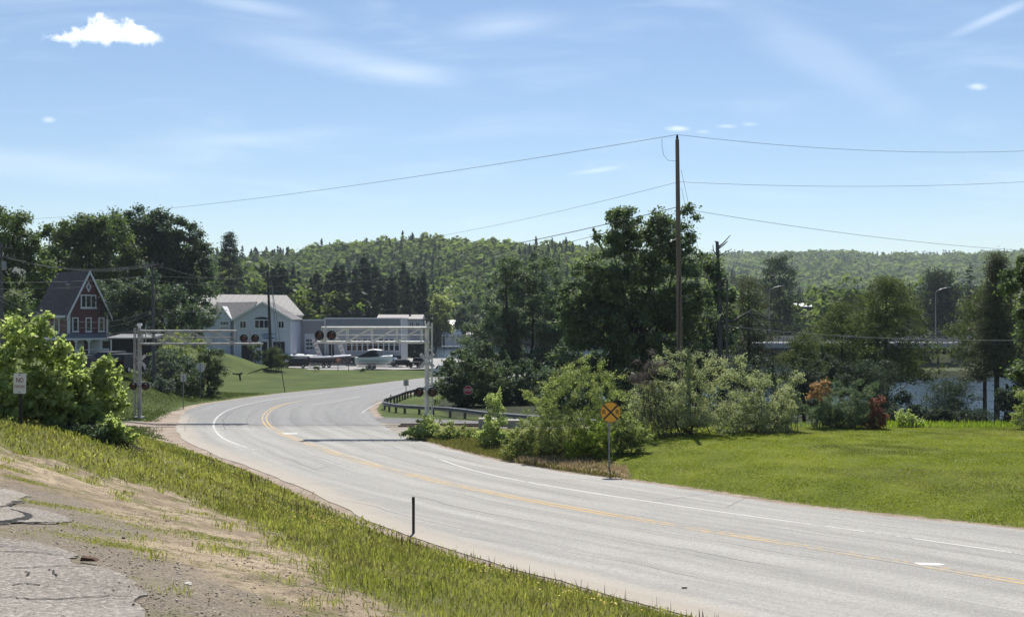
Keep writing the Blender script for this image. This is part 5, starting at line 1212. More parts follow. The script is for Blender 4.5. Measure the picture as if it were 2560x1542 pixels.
mb = MB(); pts = [P(1655, 346, 63.3), P(1655, 365, 63.3), P(1659, 388, 63.2), P(1670, 401, 63.1), P(1690, 403, 63)]; mb.tube(pts, .012, 5); o = mb.build('jumper_wire', M['wiregrey'], smooth=True); origin(o, pts[0]); tag(o, 'short looped jumper wire hanging beside the tall pole top', 'wire')
for a, b, lb in [((1703, 425, 63), (1742, 590, 70), 'upper guy wire slanting down right of the tall pole'), ((1704, 470, 63), (1726, 600, 68), 'lower guy wire slanting down right of the tall pole')]:
    wire(lb, P(*a), P(b[0] + 70, b[1] + 340, b[2] + 6), 0, .011, 'wiregrey', 4, 'guy_wire')

# street lights on the bridge
def street_light(c, d, top, label, zb):
    x = (c - CX) * d / F; zt = (HY - top) * d / F; root = thing('street_light', (x, d, zb), label, 'street light')
    mb = MB(); mb.tube([(x, d, zb), (x, d, zt)], [.13, .09], 10); mb.build('pole', M['galv'], root, smooth=True)
    mb = MB(); e = Vector((x + 2.6, d, zt + 1.15)); mb.tube([(x, d, zt - .1), (x + .25, d, zt + .35), (x + 1.3, d, zt + .85), e], .06, 8); mb.build('arm', M['galv'], root, smooth=True)
    mb = MB(); mb.box((e.x + .25, d, e.z + .02), (.8, .35, .14)); mb.build('lamp_head', M['galv'], root, bevel=.04)
street_light(1923, 222, 728, 'left-hand street light on the bridge', -6)
street_light(2339, 222, 732, 'right-hand street light on the bridge', -6)
# ------------------------------------------------------------------ buildings
M['redclap'] = ribbed('red_clapboard', (.120, .036, .042), (.05, .016, .018), .14)
M['roofpurple'] = plain('purple_grey_shingles', (.085, .070, .082), .9, .22, 3.0)
M['roofgrey'] = plain('grey_shingles', (.17, .165, .165), .9, .2, 3.0)
M['porchroof'] = plain('grey_porch_roof', (.20, .20, .21), .9, .15, 3.0)
M['bluegrey'] = ribbed('pale_blue_grey_siding', (.56, .58, .66), (.38, .39, .46), .18)
M['greywall'] = ribbed('grey_siding', (.27, .275, .28), (.17, .17, .18), .2)
M['greywall2'] = ribbed('light_grey_siding', (.42, .42, .43), (.28, .28, .29), .2)
M['blueband'] = plain('slate_fascia', (.20, .225, .26), .7, .1)
M['metalroof'] = ribbed('white_standing_seam_roof', (.25, .24, .23), (.09, .085, .08), 1.15, 0, .8, .3, .0, .10)
M['darkopen'] = plain('dark_interior', (.022, .021, .024), .9, .2)
M['stone'] = plain('stone_plinth', (.075, .072, .074), .9, .35, 3.5)
M['glassred'] = plain('reddish_showroom_glass', (.065, .022, .022), .12, .35, .9)
M['shade'] = plain('white_garage_door', (.55, .56, .58), .6, .06)
M['palewall'] = plain('pale_house_wall', (.50, .48, .46), .8, .1)
M['paleroof'] = plain('pale_house_roof', (.40, .37, .36), .9, .12)
def win(parent, L, x0, x1, z0, z1, y=0.0, fr=.09, mull=0, name='window', glass=None, axis='x', trans=0, sill=True):
    """window in a local plane y (axis 'x') or x (axis 'y'), frame proud of the wall, glass set in"""
    def bx(mb, a, b, c, d, o0, o1):
        q = [(a, o0, c), (b, o0, c), (b, o0, d), (a, o0, d)]; dv = (0, o1 - o0, 0)
        if axis == 'y': q = [(o0, a, c), (o0, b, c), (o0, b, d), (o0, a, d)]; dv = (o1 - o0, 0, 0)
        mb.prism(q, dv)
    mb = MB(); bx(mb, x0, x1, z0, z0 + fr, y, y - .07); bx(mb, x0, x1, z1 - fr, z1, y, y - .07); bx(mb, x0, x0 + fr, z0 + fr, z1 - fr, y, y - .068); bx(mb, x1 - fr, x1, z0 + fr, z1 - fr, y, y - .068)
    for k in range(mull): xm = x0 + (x1 - x0) * (k + 1) / (mull + 1); bx(mb, xm - fr * .4, xm + fr * .4, z0 + fr, z1 - fr, y, y - .066)
    for k in range(trans): zm = z0 + (z1 - z0) * (k + 1) / (trans + 1); bx(mb, x0 + fr, x1 - fr, zm - fr * .35, zm + fr * .35, y, y - .064)
    w = mb.build(name, M['trim'], parent, local=L)
    mb = MB(); bx(mb, x0 + fr * .5, x1 - fr * .5, z0 + fr * .5, z1 - fr * .5, y - .01, y - .03); mb.build('pane', glass or M['glass'], w, local=L)
    if sill:
        mb = MB(); bx(mb, x0 - .08, x1 + .08, z0 - .1, z0 - .003, y, y - .14); mb.build('sill', M['trim'], w, local=L)
    return w
def red_house():
    d = 135; k = d / F; A = R(49)                                     # gable faces front right
    base = P(221, 885, d); zb = -4.75; root = thing('red_house', (base.x, d, zb), 'dark red gabled house with white trim and a wraparound porch', 'house')
    L = frame((base.x, d, zb), A); LW, W2 = 8.6, 2.65; ze, zp = 5.75, 10.9
    # local: x along ridge? gable plane faces -y ; ridge runs along +y
    mb = MB(); mb.prism([(-W2, 0, 0), (W2, 0, 0), (W2, 0, ze), (0, 0, zp - .12), (-W2, 0, ze)], (0, LW, 0)); mb.build('wall', M['redclap'], root, local=L)
    mb = MB(); o = .42; sl = (zp - ze) / W2
    for s in (-1, 1):
        a = [(0, -o, zp), (s * (W2 + o), -o, ze - o * sl), (s * (W2 + o), -o, ze - o * sl + .2), (0, -o, zp + .28)]
        mb.prism(a, (0, LW + 2 * o, 0))
    rf = mb.build('roof', M['roofpurple'], root, local=L)
    mb = MB()
    for s in (-1, 1): mb.prism([(s * .02, -o - .06, zp - .25), (s * (W2 + o), -o - .06, ze - o * sl - .28), (s * (W2 + o), -o - .06, ze - o * sl + .22), (s * .02, -o - .06, zp + .3)], (0, .055, 0))
    mb.build('bargeboard', M['trim'], root, local=L)
    mb = MB(); 
    for s in (-1, 1): mb.box((s * (W2 - .1), -.02, 2.8 + (ze - 2.8) / 2), (.24, .08, ze - 2.8)); 
    mb.box((-W2 - .02, .12, 4.3), (.06, .22, 2.9)); mb.build('corner_board', M['trim'], root, local=L)
    mb = MB(); mb.box((-W2 - .25, LW / 2, ze - .55), (.42, LW, .3)); mb.build('eave', M['trim'], root, local=L)
    # gable windows
    w = MB(); q = .42
    dm = [(0, -.07, 9.75), (.36, -.07, 9.05), (0, -.07, 8.35), (-.36, -.07, 9.05)]; w.prism(dm, (0, .06, 0)); ww = w.build('diamond_window', M['trim'], root, local=L)
    w = MB(); w.prism([(0, -.09, 9.4), (.19, -.09, 9.05), (0, -.09, 8.7), (-.19, -.09, 9.05)], (0, .015, 0)); w.build('pane', M['glass'], ww, local=L)
    win(root, L, -1.05, 1.05, 6.3, 8.05, -.0, .16, 2)
    for x in (-1.75, 0, 1.75): win(root, L, x - .42, x + .42, 3.25, 5.1, -.0, .15, 0)
    # side windows (left wall)
    for y in (3.1, 6.2): win(root, L, y - .75, y + .75, 3.1, 5.15, -W2, .22, 0, axis='y')
    mb = MB(); mb.box((0, 0, 0), (1.2, .08, .75)); v = np.array(mb.v); th = math.atan(sl)
    v2 = [(-W2 * .42 - .28 + p[1] * math.sin(th) - p[2] * math.cos(th) * 1.1 * .55, 2.6 + p[0] * .8, ze + (zp - ze) * .58 + .35 + p[1] * math.cos(th) + p[2] * math.sin(th) * 1.1) for p in v]
    mb.v = v2; mb.build('skylight', M['porchroof'], rf, local=L)
    # porch around front and left
    P1 = 2.0; zr0, zr1 = 2.45, 3.05
    mb = MB()
    outer = [(-W2 - P1, -P1), (W2 + .5, -P1), (W2 + .5, 0), (-W2, 0), (-W2, LW), (-W2 - P1, LW)]
    mb.add([(x, y, zr0) for x, y in outer] + [(-W2, -.02, zr1), (W2, -.02, zr1), (W2, 0, zr1), (-W2 - .02, LW, zr1)], [(0, 1, 7, 6), (1, 2, 8, 7), (0, 6, 9, 5), (0, 5, 4, 3, 2, 1)])
    mb.build('porch_roof', M['porchroof'], root, local=L)
    mb = MB(); mb.box((-P1 / 2 + .25, -P1, zr0 - .12), (2 * W2 + P1 + .5, .1, .24)); mb.box((-W2 - P1, LW / 2 - P1 / 2, zr0 - .12), (.1, LW + P1 - .12, .24)); mb.build('porch_fascia', M['trim'], root, local=L)
    mb = MB(); mb.box((-P1 / 2, -P1 / 2, .38), (2 * W2 + P1, P1, .14)); mb.box((-W2 - P1 / 2, LW / 2 + .01, .38), (P1 - .02, LW, .14)); mb.build('porch_floor', M['porchroof'], root, local=L)
    for (x, y) in [(-W2 - P1 + .1, -P1 + .1), (-2.6, -P1 + .1), (-.9, -P1 + .1), (-W2 - P1 + .1, 1.6), (-W2 - P1 + .1, 3.8), (-W2 - P1 + .1, 6.2)]:
        mb = MB(); mb.box((x, y, 1.4), (.15, .15, 1.95)); 
        for s in (-1, 1): mb.prism([(x + s * .07, y - .03, 2.3), (x + s * .45, y - .03, 2.3), (x + s * .07, y - .03, 1.85)], (0, .06, 0))
        mb.build('porch_post', M['trim'], root, local=L)
    mb = MB(); mb.box((-2.0, -P1 + .1, .95), (5.2, .06, .07)); mb.box((-W2 - P1 + .1, 3.2, .95), (.06, 8.6, .07)); mb.build('porch_rail', M['trim'], root, local=L)
    # bay at the front right
    mb = MB(); mb.prism([(0.1, 0, .1), (.7, -1.7, .1), (2.4, -1.7, .1), (3.0, 0, .1)], (0, 0, 2.28)); mb.build('bay', M['trim'], root, local=L)
    win(root, L, .85, 2.25, .95, 2.2, -1.70, .14, 0, 'window')
    mb = MB(); mb.prism([(-1.5, -.04, .45), (-.6, -.04, .45), (-.6, -.04, 2.35), (-1.5, -.04, 2.35)], (0, .03, 0)); mb.build('front_door', M['trim'], root, local=L)
    mb = MB(); mb.box((0, 0, 0), (0, 0, 0))
red_house()
def shed_left():
    d = 126; p = P(325, 888, d); zb = -4.9; root = thing('porch_shed', (p.x, d, zb), 'low dark outbuilding between the red house and the left signal mast', 'shed')
    mb = MB(); mb.box((p.x, d + 2, zb + 1.3), (5.0, 4, 2.6)); mb.build('wall', M['darkopen'], root)
    mb = MB(); mb.prism([(p.x - 2.8, d - .4, zb + 2.6), (p.x + 2.8, d - .4, zb + 2.6), (p.x + 2.8, d + 4.4, zb + 3.0), (p.x - 2.8, d + 4.4, zb + 3.0)], (0, 0, .16)); mb.build('roof', M['porchroof'], root)
    for x in (-2.2, 1.4): mb = MB(); mb.box((p.x + x, d - .2, zb + 1.3), (.14, .14, 2.6)); mb.build('post', M['trim'], root)
shed_left()

def marina():
    d = 198.0; k = d / F; X = lambda c: (c - CX) * k; Zp = lambda r: (HY - r) * k; zb = LOT_Z - .3
    cx = X(658); root = thing('marina_building', (cx, d, zb), 'pale blue-grey marina building with a front gable and a white metal hall behind', 'building')
    xl, xr = X(585), X(728); ze, za = Zp(798), Zp(757)
    mb = MB(); mb.prism([(xl, d, zb), (xr, d, zb), (xr, d, ze), (X(657), d, za), (xl, d, ze)], (0, 9, 0)); mb.build('wall', M['bluegrey'], root)
    mb = MB(); xm = X(657); e = .45; t = .22
    for s, xe in ((-1, xl), (1, xr)):
        sl = (za - ze) / abs(xe - xm); mb.prism([(xm, d - .4, za + .02), (xe + s * e, d - .4, ze - e * sl + .02), (xe + s * e, d - .4, ze - e * sl + t), (xm, d - .4, za + t + .02)], (0, 9.6, 0))
    mb.build('roof', M['roofgrey'], root)
    mb = MB()
    for s, xe in ((-1, xl), (1, xr)):
        sl = (za - ze) / abs(xe - xm); mb.prism([(xm, d - .46, za - .15), (xe + s * e, d - .46, ze - e * sl - .15), (xe + s * e, d - .46, ze - e * sl + t), (xm, d - .46, za + t)], (0, .05, 0))
    mb.box((xl + .12, d - .03, (zb + ze) / 2), (.26, .08, ze - zb)); mb.box((xr - .12, d - .03, (zb + ze) / 2), (.26, .08, ze - zb)); mb.build('trim_board', M['trim'], root)
    L = lambda v: v
    for a, b in ((599, 616), (695, 711)): win(root, L, X(a), X(b), Zp(821), Zp(802), d, .12, 1)
    win(root, L, X(636), X(672), Zp(821), Zp(799), d, .14, 2)
    mb = MB(); n = 12; c0 = Vector((X(654), d - .05, Zp(798))); rr = [c0 + Vector((math.cos(t) * X(672) * 0 + math.cos(t) * 18 * k, 0, math.sin(t) * 6 * k)) for t in np.linspace(0, math.pi, n)]
    mb.prism(rr, (0, .04, 0)); mb.build('fan_window', M['glass'], root)
    # shop board with blue swoosh
    mb = MB(); mb.box((X(672), d - .06, Zp(840)), (44 * k, .08, 21 * k)); bd = mb.build('sign_board', plain('pale_sign_board', (.52, .55, .62), .6, .05), root)
    sw = MB(); zc = Zp(840)
    def swoosh(x0, x1, z, h, b):
        up, dn = [], []
        for t in np.linspace(0, 1, 12):
            x = x0 + (x1 - x0) * t; zz = z + b * math.sin(math.pi * t); w = h * math.sin(math.pi * min(1, t * 1.02)) ** .7 * (1 - .3 * t); up.append((x, d - .11, zz + w)); dn.append((x, d - .11, zz - w))
        sw.prism(up + dn[::-1], (0, -.012, 0))
    sw.mat(0); swoosh(X(651), X(692), zc + .30, .16, .10); swoosh(X(655), X(688), zc - .22, .20, -.15); sw.mat(1); swoosh(X(652), X(680), zc + .02, .10, .05); swoosh(X(662), X(694), zc - .50, .09, .1)
    sw.build('swoosh', [plain('logo_blue', (.06, .15, .42), .5, .05), plain('logo_dark_blue', (.03, .05, .16), .5, .05)], bd)
    for a, b in ((604, 632), (655, 668), (683, 712)): mb = MB(); mb.prism([(X(a), d - .02, zb), (X(b), d - .02, zb), (X(b), d - .02, Zp(854)), (X(a), d - .02, Zp(854))], (0, -.03, 0)); mb.build('bay_door', M['darkopen'], root)
    # left wing with small gable
    mb = MB(); mb.box(((X(500) + xl) / 2, d + 5.5, (zb + Zp(799)) / 2), (xl - X(500) - .02, 7, Zp(799) - zb)); mb.build('left_wing', M['bluegrey'], root)
    mb = MB(); mb.prism([(X(494), d + 1.6, Zp(800)), (xl + 1.5, d + 1.6, Zp(800)), (xl + 3.0, d + 6, Zp(756)), (X(520), d + 6, Zp(758))], (0, .02, .25)); mb.build('left_wing_roof', M['roofgrey'], root)
    mb = MB(); mb.prism([(X(536), d + 1.2, zb), (X(572), d + 1.2, zb), (X(572), d + 1.2, Zp(798)), (X(552), d + 1.2, Zp(771)), (X(536), d + 1.2, Zp(798))], (0, 4, 0)); mb.build('small_gable', M['bluegrey'], root)
    mb = MB()
    for xe, s in ((534, -1), (574, 1)): mb.prism([(X(552), d + .9, Zp(769)), (X(xe), d + .9, Zp(799.5)), (X(xe), d + .9, Zp(796)), (X(552), d + .9, Zp(765))], (0, 3.4, 0))
    mb.build('small_gable_roof', M['trim'], root)
    win(root, L, X(546), X(567), Zp(813), Zp(803), d + 1.2, .1, 2); win(root, L, X(546), X(567), Zp(822), Zp(818), d + 1.2, .08, 2, sill=False)
    # white metal hall behind, turned to the right
    A = R(31); o = P(712, 760, 226); H = frame((o.x, 222, 0), A); z1, z2 = (HY - 741) * 226 / F, (HY - 790) * 217 / F
    mb = MB(); Lh = 26.0; Wd = 10.5
    mb.prism([(-Lh, -Wd, zb), (1.0, -Wd, zb), (1.0, -Wd, z2), (-Lh, -Wd, z2)], (0, 2 * Wd, 0)); mb.build('hall_wall', M['greywall'], root, local=H)
    mb = MB(); mb.prism([(1.3, -Wd - .5, z2), (1.3, 0, z1), (1.3, Wd + .5, z2), (1.3, Wd + .5, z2 + .2), (1.3, 0, z1 + .2), (1.3, -Wd - .5, z2 + .2)], (-Lh - 1.3, 0, 0)); ho = mb.build('hall_roof', M['metalroof'], root, local=H)
    return root
marina()
def showroom():
    d = 206.0; k = d / F; X = lambda c: (c - CX) * k; Zp = lambda r: (HY - r) * k; zb = LOT_Z - .3
    root = thing('showroom', (X(905), d, zb), 'long flat-roofed grey showroom with a strip of windows behind the boats', 'building'); L = lambda v: v
    mb = MB(); mb.box(((X(728) + X(812)) / 2, d + 6, (zb + Zp(801)) / 2), (X(812) - X(728), 10, Zp(801) - zb)); mb.build('link_wall', M['greywall'], root)
    mb = MB(); mb.box(((X(728) + X(812)) / 2, d + 6, Zp(800)), (X(812) - X(728) - .1, 10.3, .25)); mb.build('link_coping', M['trim'], root)
    mb = MB(); mb.box(((X(812) + X(1004)) / 2, d + 6, (zb + Zp(796)) / 2), (X(1004) - X(812), 12, Zp(796) - zb)); mb.build('wall', M['greywall2'], root)
    mb = MB(); mb.box(((X(812) + X(1004)) / 2, d - .05, (Zp(796) + Zp(814)) / 2), (X(1004) - X(812) + .1, .08, Zp(796) - Zp(814))); mb.build('fascia', M['blueband'], root)
    mb = MB(); mb.box(((X(812) + X(1004)) / 2, d + 5.9, Zp(795.5)), (X(1004) - X(812) + .3, 12.3, .2)); mb.box((X(812.5), d - .08, (zb + Zp(795)) / 2), (.18, .1, Zp(795) - zb)); mb.box((X(1003.5), d - .08, (zb + Zp(795)) / 2), (.22, .1, Zp(795) - zb)); mb.build('trim_board', M['trim'], root)
    xs = np.linspace(X(866), X(999), 11)
    for i, (a, b) in enumerate(zip(xs[:-1], xs[1:])): win(root, L, a + .01, b - .01, Zp(878), Zp(846), d, .13, 0, glass=M['glassred'] if i < 7 else M['glass'], trans=1, sill=False)
    win(root, L, X(820), X(838), Zp(890), Zp(858), d, .12, 1, 'entrance_door', sill=False)
    mb = MB(); mb.box(((X(846) + X(1003)) / 2, d - .1, (zb + Zp(889)) / 2), (X(1003) - X(846), .2, Zp(889) - zb)); mb.build('plinth', M['stone'], root)
    dd = d + .95; mb = MB(); mb.box(((X(759) + X(792)) / 2, dd, (zb + Zp(834)) / 2), (X(792) - X(759), .12, Zp(834) - zb)); g = mb.build('garage_door', M['shade'], root)
    for r in (848, 857, 867): 
        mb = MB()
        for c in (764, 773, 782): mb.box((X(c + 3), dd - .07, Zp(r + 3)), (7 * k, .04, 5.5 * k))
        mb.build('door_glass', M['glass'], g)
showroom()
def far_house(c0, c1, r_ridge, r_eave, r_base, d, label, wall, roof, nwin, deck=False, name='house', rows=1):
    k = d / F; X = lambda c: (c - CX) * k; Zp = lambda r: (HY - r) * k; x0, x1 = X(c0), X(c1); root = thing(name, ((x0 + x1) / 2, d, Zp(r_base)), label, 'house'); L = lambda v: v; zb = Zp(r_base) - 1.0
    mb = MB(); mb.box(((x0 + x1) / 2, d + 4, (zb + Zp(r_eave)) / 2), (x1 - x0, 8, Zp(r_eave) - zb)); mb.build('wall', wall, root)
    o = .5; zr, ze = Zp(r_ridge), Zp(r_eave); mb = MB(); mb.prism([(x0 - o, d - o, ze), (x0 - o, d + 4, zr), (x0 - o, d + 8 + o, ze), (x0 - o, d + 8 + o, ze - .15), (x0 - o, d - o, ze - .15)], (x1 - x0 + 2 * o, 0, 0)); rf = mb.build('roof', roof, root)
    mb = MB(); mb.box((x0 + (x1 - x0) * .72, d + 3, zr + .1), (.5, .5, 1.2)); mb.build('chimney', M['darkopen'], rf)
    for rr in range(rows):
        z1 = ze - .7 - rr * 2.9
        for i in range(nwin): xm = x0 + (x1 - x0) * (i + .5) / nwin; win(root, L, xm - .55, xm + .55, z1 - 1.3, z1, d, .12, 1, sill=False)
    if deck:
        z = (ze + Zp(r_base)) / 2 - .2; mb = MB(); mb.box(((x0 + x1) / 2, d - 1.4, z), (x1 - x0 + 2, 2.6, .2)); mb.build('deck', M['trim'], root)
        mb = MB(); mb.box(((x0 + x1) / 2, d - 2.65, z + 1.0), (x1 - x0 + 2, .1, .12))
        for x in np.arange(x0 - 1, x1 + 1, .8): mb.box((x, d - 2.65, z + .52), (.08, .08, .85))
        mb.build('railing', M['trim'], root)
        for x in np.linspace(x0 - .9, x1 + .9, 4): mb = MB(); mb.box((x, d - 2.4, (zb + z) / 2), (.25, .25, z - zb - .22)); mb.build('deck_post', M['trim'], root)
    return root
far_house(946, 1052, 786, 797, 850, 262, 'pale house roof and wall showing behind the showroom', M['palewall'], M['paleroof'], 7)
far_house(1112, 1152, 800, 812, 862, 405, 'small white waterfront house with a porch, left of the dark round tree', M['trim'], M['white'], 3, True, rows=2)
far_house(1168, 1182, 830, 836, 864, 420, 'white boathouse at the waterline right of the waterfront house', M['trim'], M['paleroof'], 2)
far_house(1990, 2028, 757, 766, 785, 345, 'dark shed with a bright white metal roof among the trees', M['stone'], M['white'], 1, name='shed')
far_house(2398, 2430, 800, 806, 836, 300, 'white house half hidden behind the bridge, right', M['white'], M['paleroof'], 2)
# docks and moored boats across the water
def dock():
    d = 398; k = d / F; X = lambda c: (c - CX) * k; root = thing('dock', (X(1130), d, LAKE_Z), 'low white dock on the far shore', 'dock')
    mb = MB(); mb.box((X(1135), d, LAKE_Z + .9), (62 * k, 2, .25)); mb.build('deck', M['trim'], root)
    for c in (1106, 1120, 1135, 1150, 1164): mb = MB(); mb.tube([(X(c), d - .8, LAKE_Z - 1), (X(c), d - .8, LAKE_Z + 2.0)], .13, 6); mb.build('piling', M['trim'], root)
dock()
def hull(root, L, B, H, mats, T, name='hull', n=14, vee=.35):
    """boat hull, bow towards +x"""
    mb = MB(); rings = []
    for i in range(n):
        t = i / (n - 1); x = -L / 2 + L * t; w = B / 2 * (1 - max(0, (t - .45) / .55) ** 2.2 * .97); sh = H * (1 + .28 * max(0, t - .3) ** 1.6 * 1.6); kz = H * .02 + H * .62 * max(0, (t - .72) / .28) ** 2.0
        rings.append([(x, -w, sh), (x, -w * .96, sh * .62 + kz * .3), (x, -w * .80, H * vee + kz * .6), (x, 0, kz), (x, w * .80, H * vee + kz * .6), (x, w * .96, sh * .62 + kz * .3), (x, w, sh)])
    mb.loft(rings); return mb.build(name, mats, root, local=T, smooth=True)
def boat(loc, ang, L, B, H, label, hullm, deckm, kind, trailer=True, group=None):
    root = thing('motorboat', loc, label, 'boat', group); T = frame((loc[0], loc[1], loc[2] + (.62 if trailer else -.2)), ang)
    h = hull(root, L, B, H, hullm, T)
    mb = MB(); rings = []                                             # gunwale and foredeck
    for i in range(14):
        t = i / 13; x = -L / 2 + L * t; w = B / 2 * (1 - max(0, (t - .45) / .55) ** 2.2 * .97) + .03; sh = H * (1 + .28 * max(0, t - .3) ** 1.6 * 1.6); cr = .20 * max(0, (t - .4)) * (1 - t) * 4
        rings.append([(x, -w, sh), (x, -w, sh + .22), (x, -w * .5, sh + .26 + cr), (x, w * .5, sh + .26 + cr), (x, w, sh + .22), (x, w, sh)])
    mb.loft(rings); dk = mb.build('deck', deckm, root, local=T, smooth=True)
    mb = MB(); mb.box((-L / 2 - .18, 0, H * .95), (.35, .38, .55)); mb.box((-L / 2 - .2, 0, H * .45), (.18, .16, .7)); mb.box((-L / 2 - .2, 0, H * .1), (.4, .1, .14)); mb.build('outboard_motor', M['black'], root, local=T, bevel=.05)
    if kind in ('bimini', 'runabout'):
        mb = MB(); z = H * 1.15; mb.prism([(L * .12, -B * .36, z), (L * .02, -B * .36, z + .55), (L * .02, B * .36, z + .55), (L * .12, B * .36, z)], (.03, 0, 0)); mb.build('windscreen', M['glass'], root, local=T)
    if kind == 'bimini':
        mb = MB(); z = H * 1.12; mb.prism([(-L * .46, -B * .44, z), (L * .17, -B * .44, z), (L * .08, -B * .42, z + .75), (L * .02, -B * .42, z + 1.25), (-L * .1, -B * .42, z + 1.2), (-L * .36, -B * .42, z + .42)], (0, B * .86, 0)); mb.build('canvas_cover', plain('dark_canvas', (.022, .022, .026), .85, .2), root, local=T)
        mb = MB(); rings = [[(-L * .16, y, z + 1.32 + .1 * (1 - (2 * y / B) ** 2)) for y in np.linspace(-B * .46, B * .46, 6)], [(L * .02, y, z + 1.42 + .12 * (1 - (2 * y / B) ** 2)) for y in np.linspace(-B * .46, B * .46, 6)], [(L * .22, y, z + 1.30 + .1 * (1 - (2 * y / B) ** 2)) for y in np.linspace(-B * .46, B * .46, 6)]]
        rings = [r + [(p[0], p[1], p[2] - .09) for p in reversed(r)] for r in rings]; mb.loft(rings); mb.build('hardtop', M['white'], root, local=T)
        mb = MB()
        for y in (-B * .42, B * .42): mb.tube([(L * .17, y, z + .1), (L * .15, y, z + 1.3)], .04, 6)
        mb.build('hardtop_leg', M['wooddark'], root, local=T)
        mb = MB(); mb.box((L * .02, -B / 2 - .0, H * .72), (L * .82, .05, .07)); mb.build('stripe', M['black'], h, local=T)
    if trailer:
        T2 = frame(loc, ang); mb = MB()
        for y in (-.75, .75): mb.box((.1, y, .45), (L * .95, .09, .12))
        for x in (-L * .3, 0, L * .3): mb.box((x, 0, .45), (.1, 1.5, .10))
        mb.box((L * .62, 0, .45), (L * .3, .1, .1)); mb.build('trailer_frame', M['galv'], root, local=T2)
        for x in (-L * .16, -L * .03):
            for y in (-1.0, 1.0): mb = MB(); mb.tube([(x, y - .1, .33), (x, y + .1, .33)], .33, 14); w = mb.build('wheel', M['tyre'], root, local=T2); mb = MB(); mb.tube([(x, y - .11, .33), (x, y + .11, .33)], .18, 10); mb.build('rim', M['chrome'], w, local=T2)
    return root
navy = plain('navy_gelcoat', (.010, .012, .032), .2, .05, 3, 0, .6); whitegel = plain('white_gelcoat', (.80, .80, .82), .3, .05)
def at(c, r_base, d): x = (c - CX) * d / F; return (x, d, gz(x, d) + .05)
b1 = boat(at(826, 915, 190), R(8), 7.4, 2.4, 1.15, 'dark navy boat with white gunwale and a round orange-red emblem, on a trailer', navy, whitegel, 'runabout')
T = frame((b1.location.x, b1.location.y, b1.location.z + .62), R(8)); mb = MB(); disc(mb, (1.45, -1.17, .85), .42, 20, .02); em = mb.build('emblem', plain('emblem_orange', (.42, .13, .08), .5, .1), b1, local=T)
mb = MB(); disc(mb, (1.45, -1.195, .85), .24, 16, .02); mb.build('emblem_center', plain('emblem_pale', (.55, .32, .26), .5, .1), em, local=T)
boat(at(936, 918, 184), R(-4), 6.5, 2.5, 1.25, 'white cabin boat with dark canvas and white hardtop, on a trailer', whitegel, whitegel, 'bimini')
boat(at(742, 908, 197), R(176), 6.6, 2.3, 1.1, 'white-topped dark boat on a trailer, leftmost on the lot', navy, whitegel, 'runabout')
boat(at(770, 900, 202), R(172), 6.0, 2.2, 1.0, 'white boat behind the navy boat, partly hidden', whitegel, whitegel, 'runabout')
boat((P(1173, 0, 392).x, 392, LAKE_Z + .1), R(200), 7.5, 2.6, 1.2, 'white boat moored at the far shore', whitegel, whitegel, 'bimini', False)

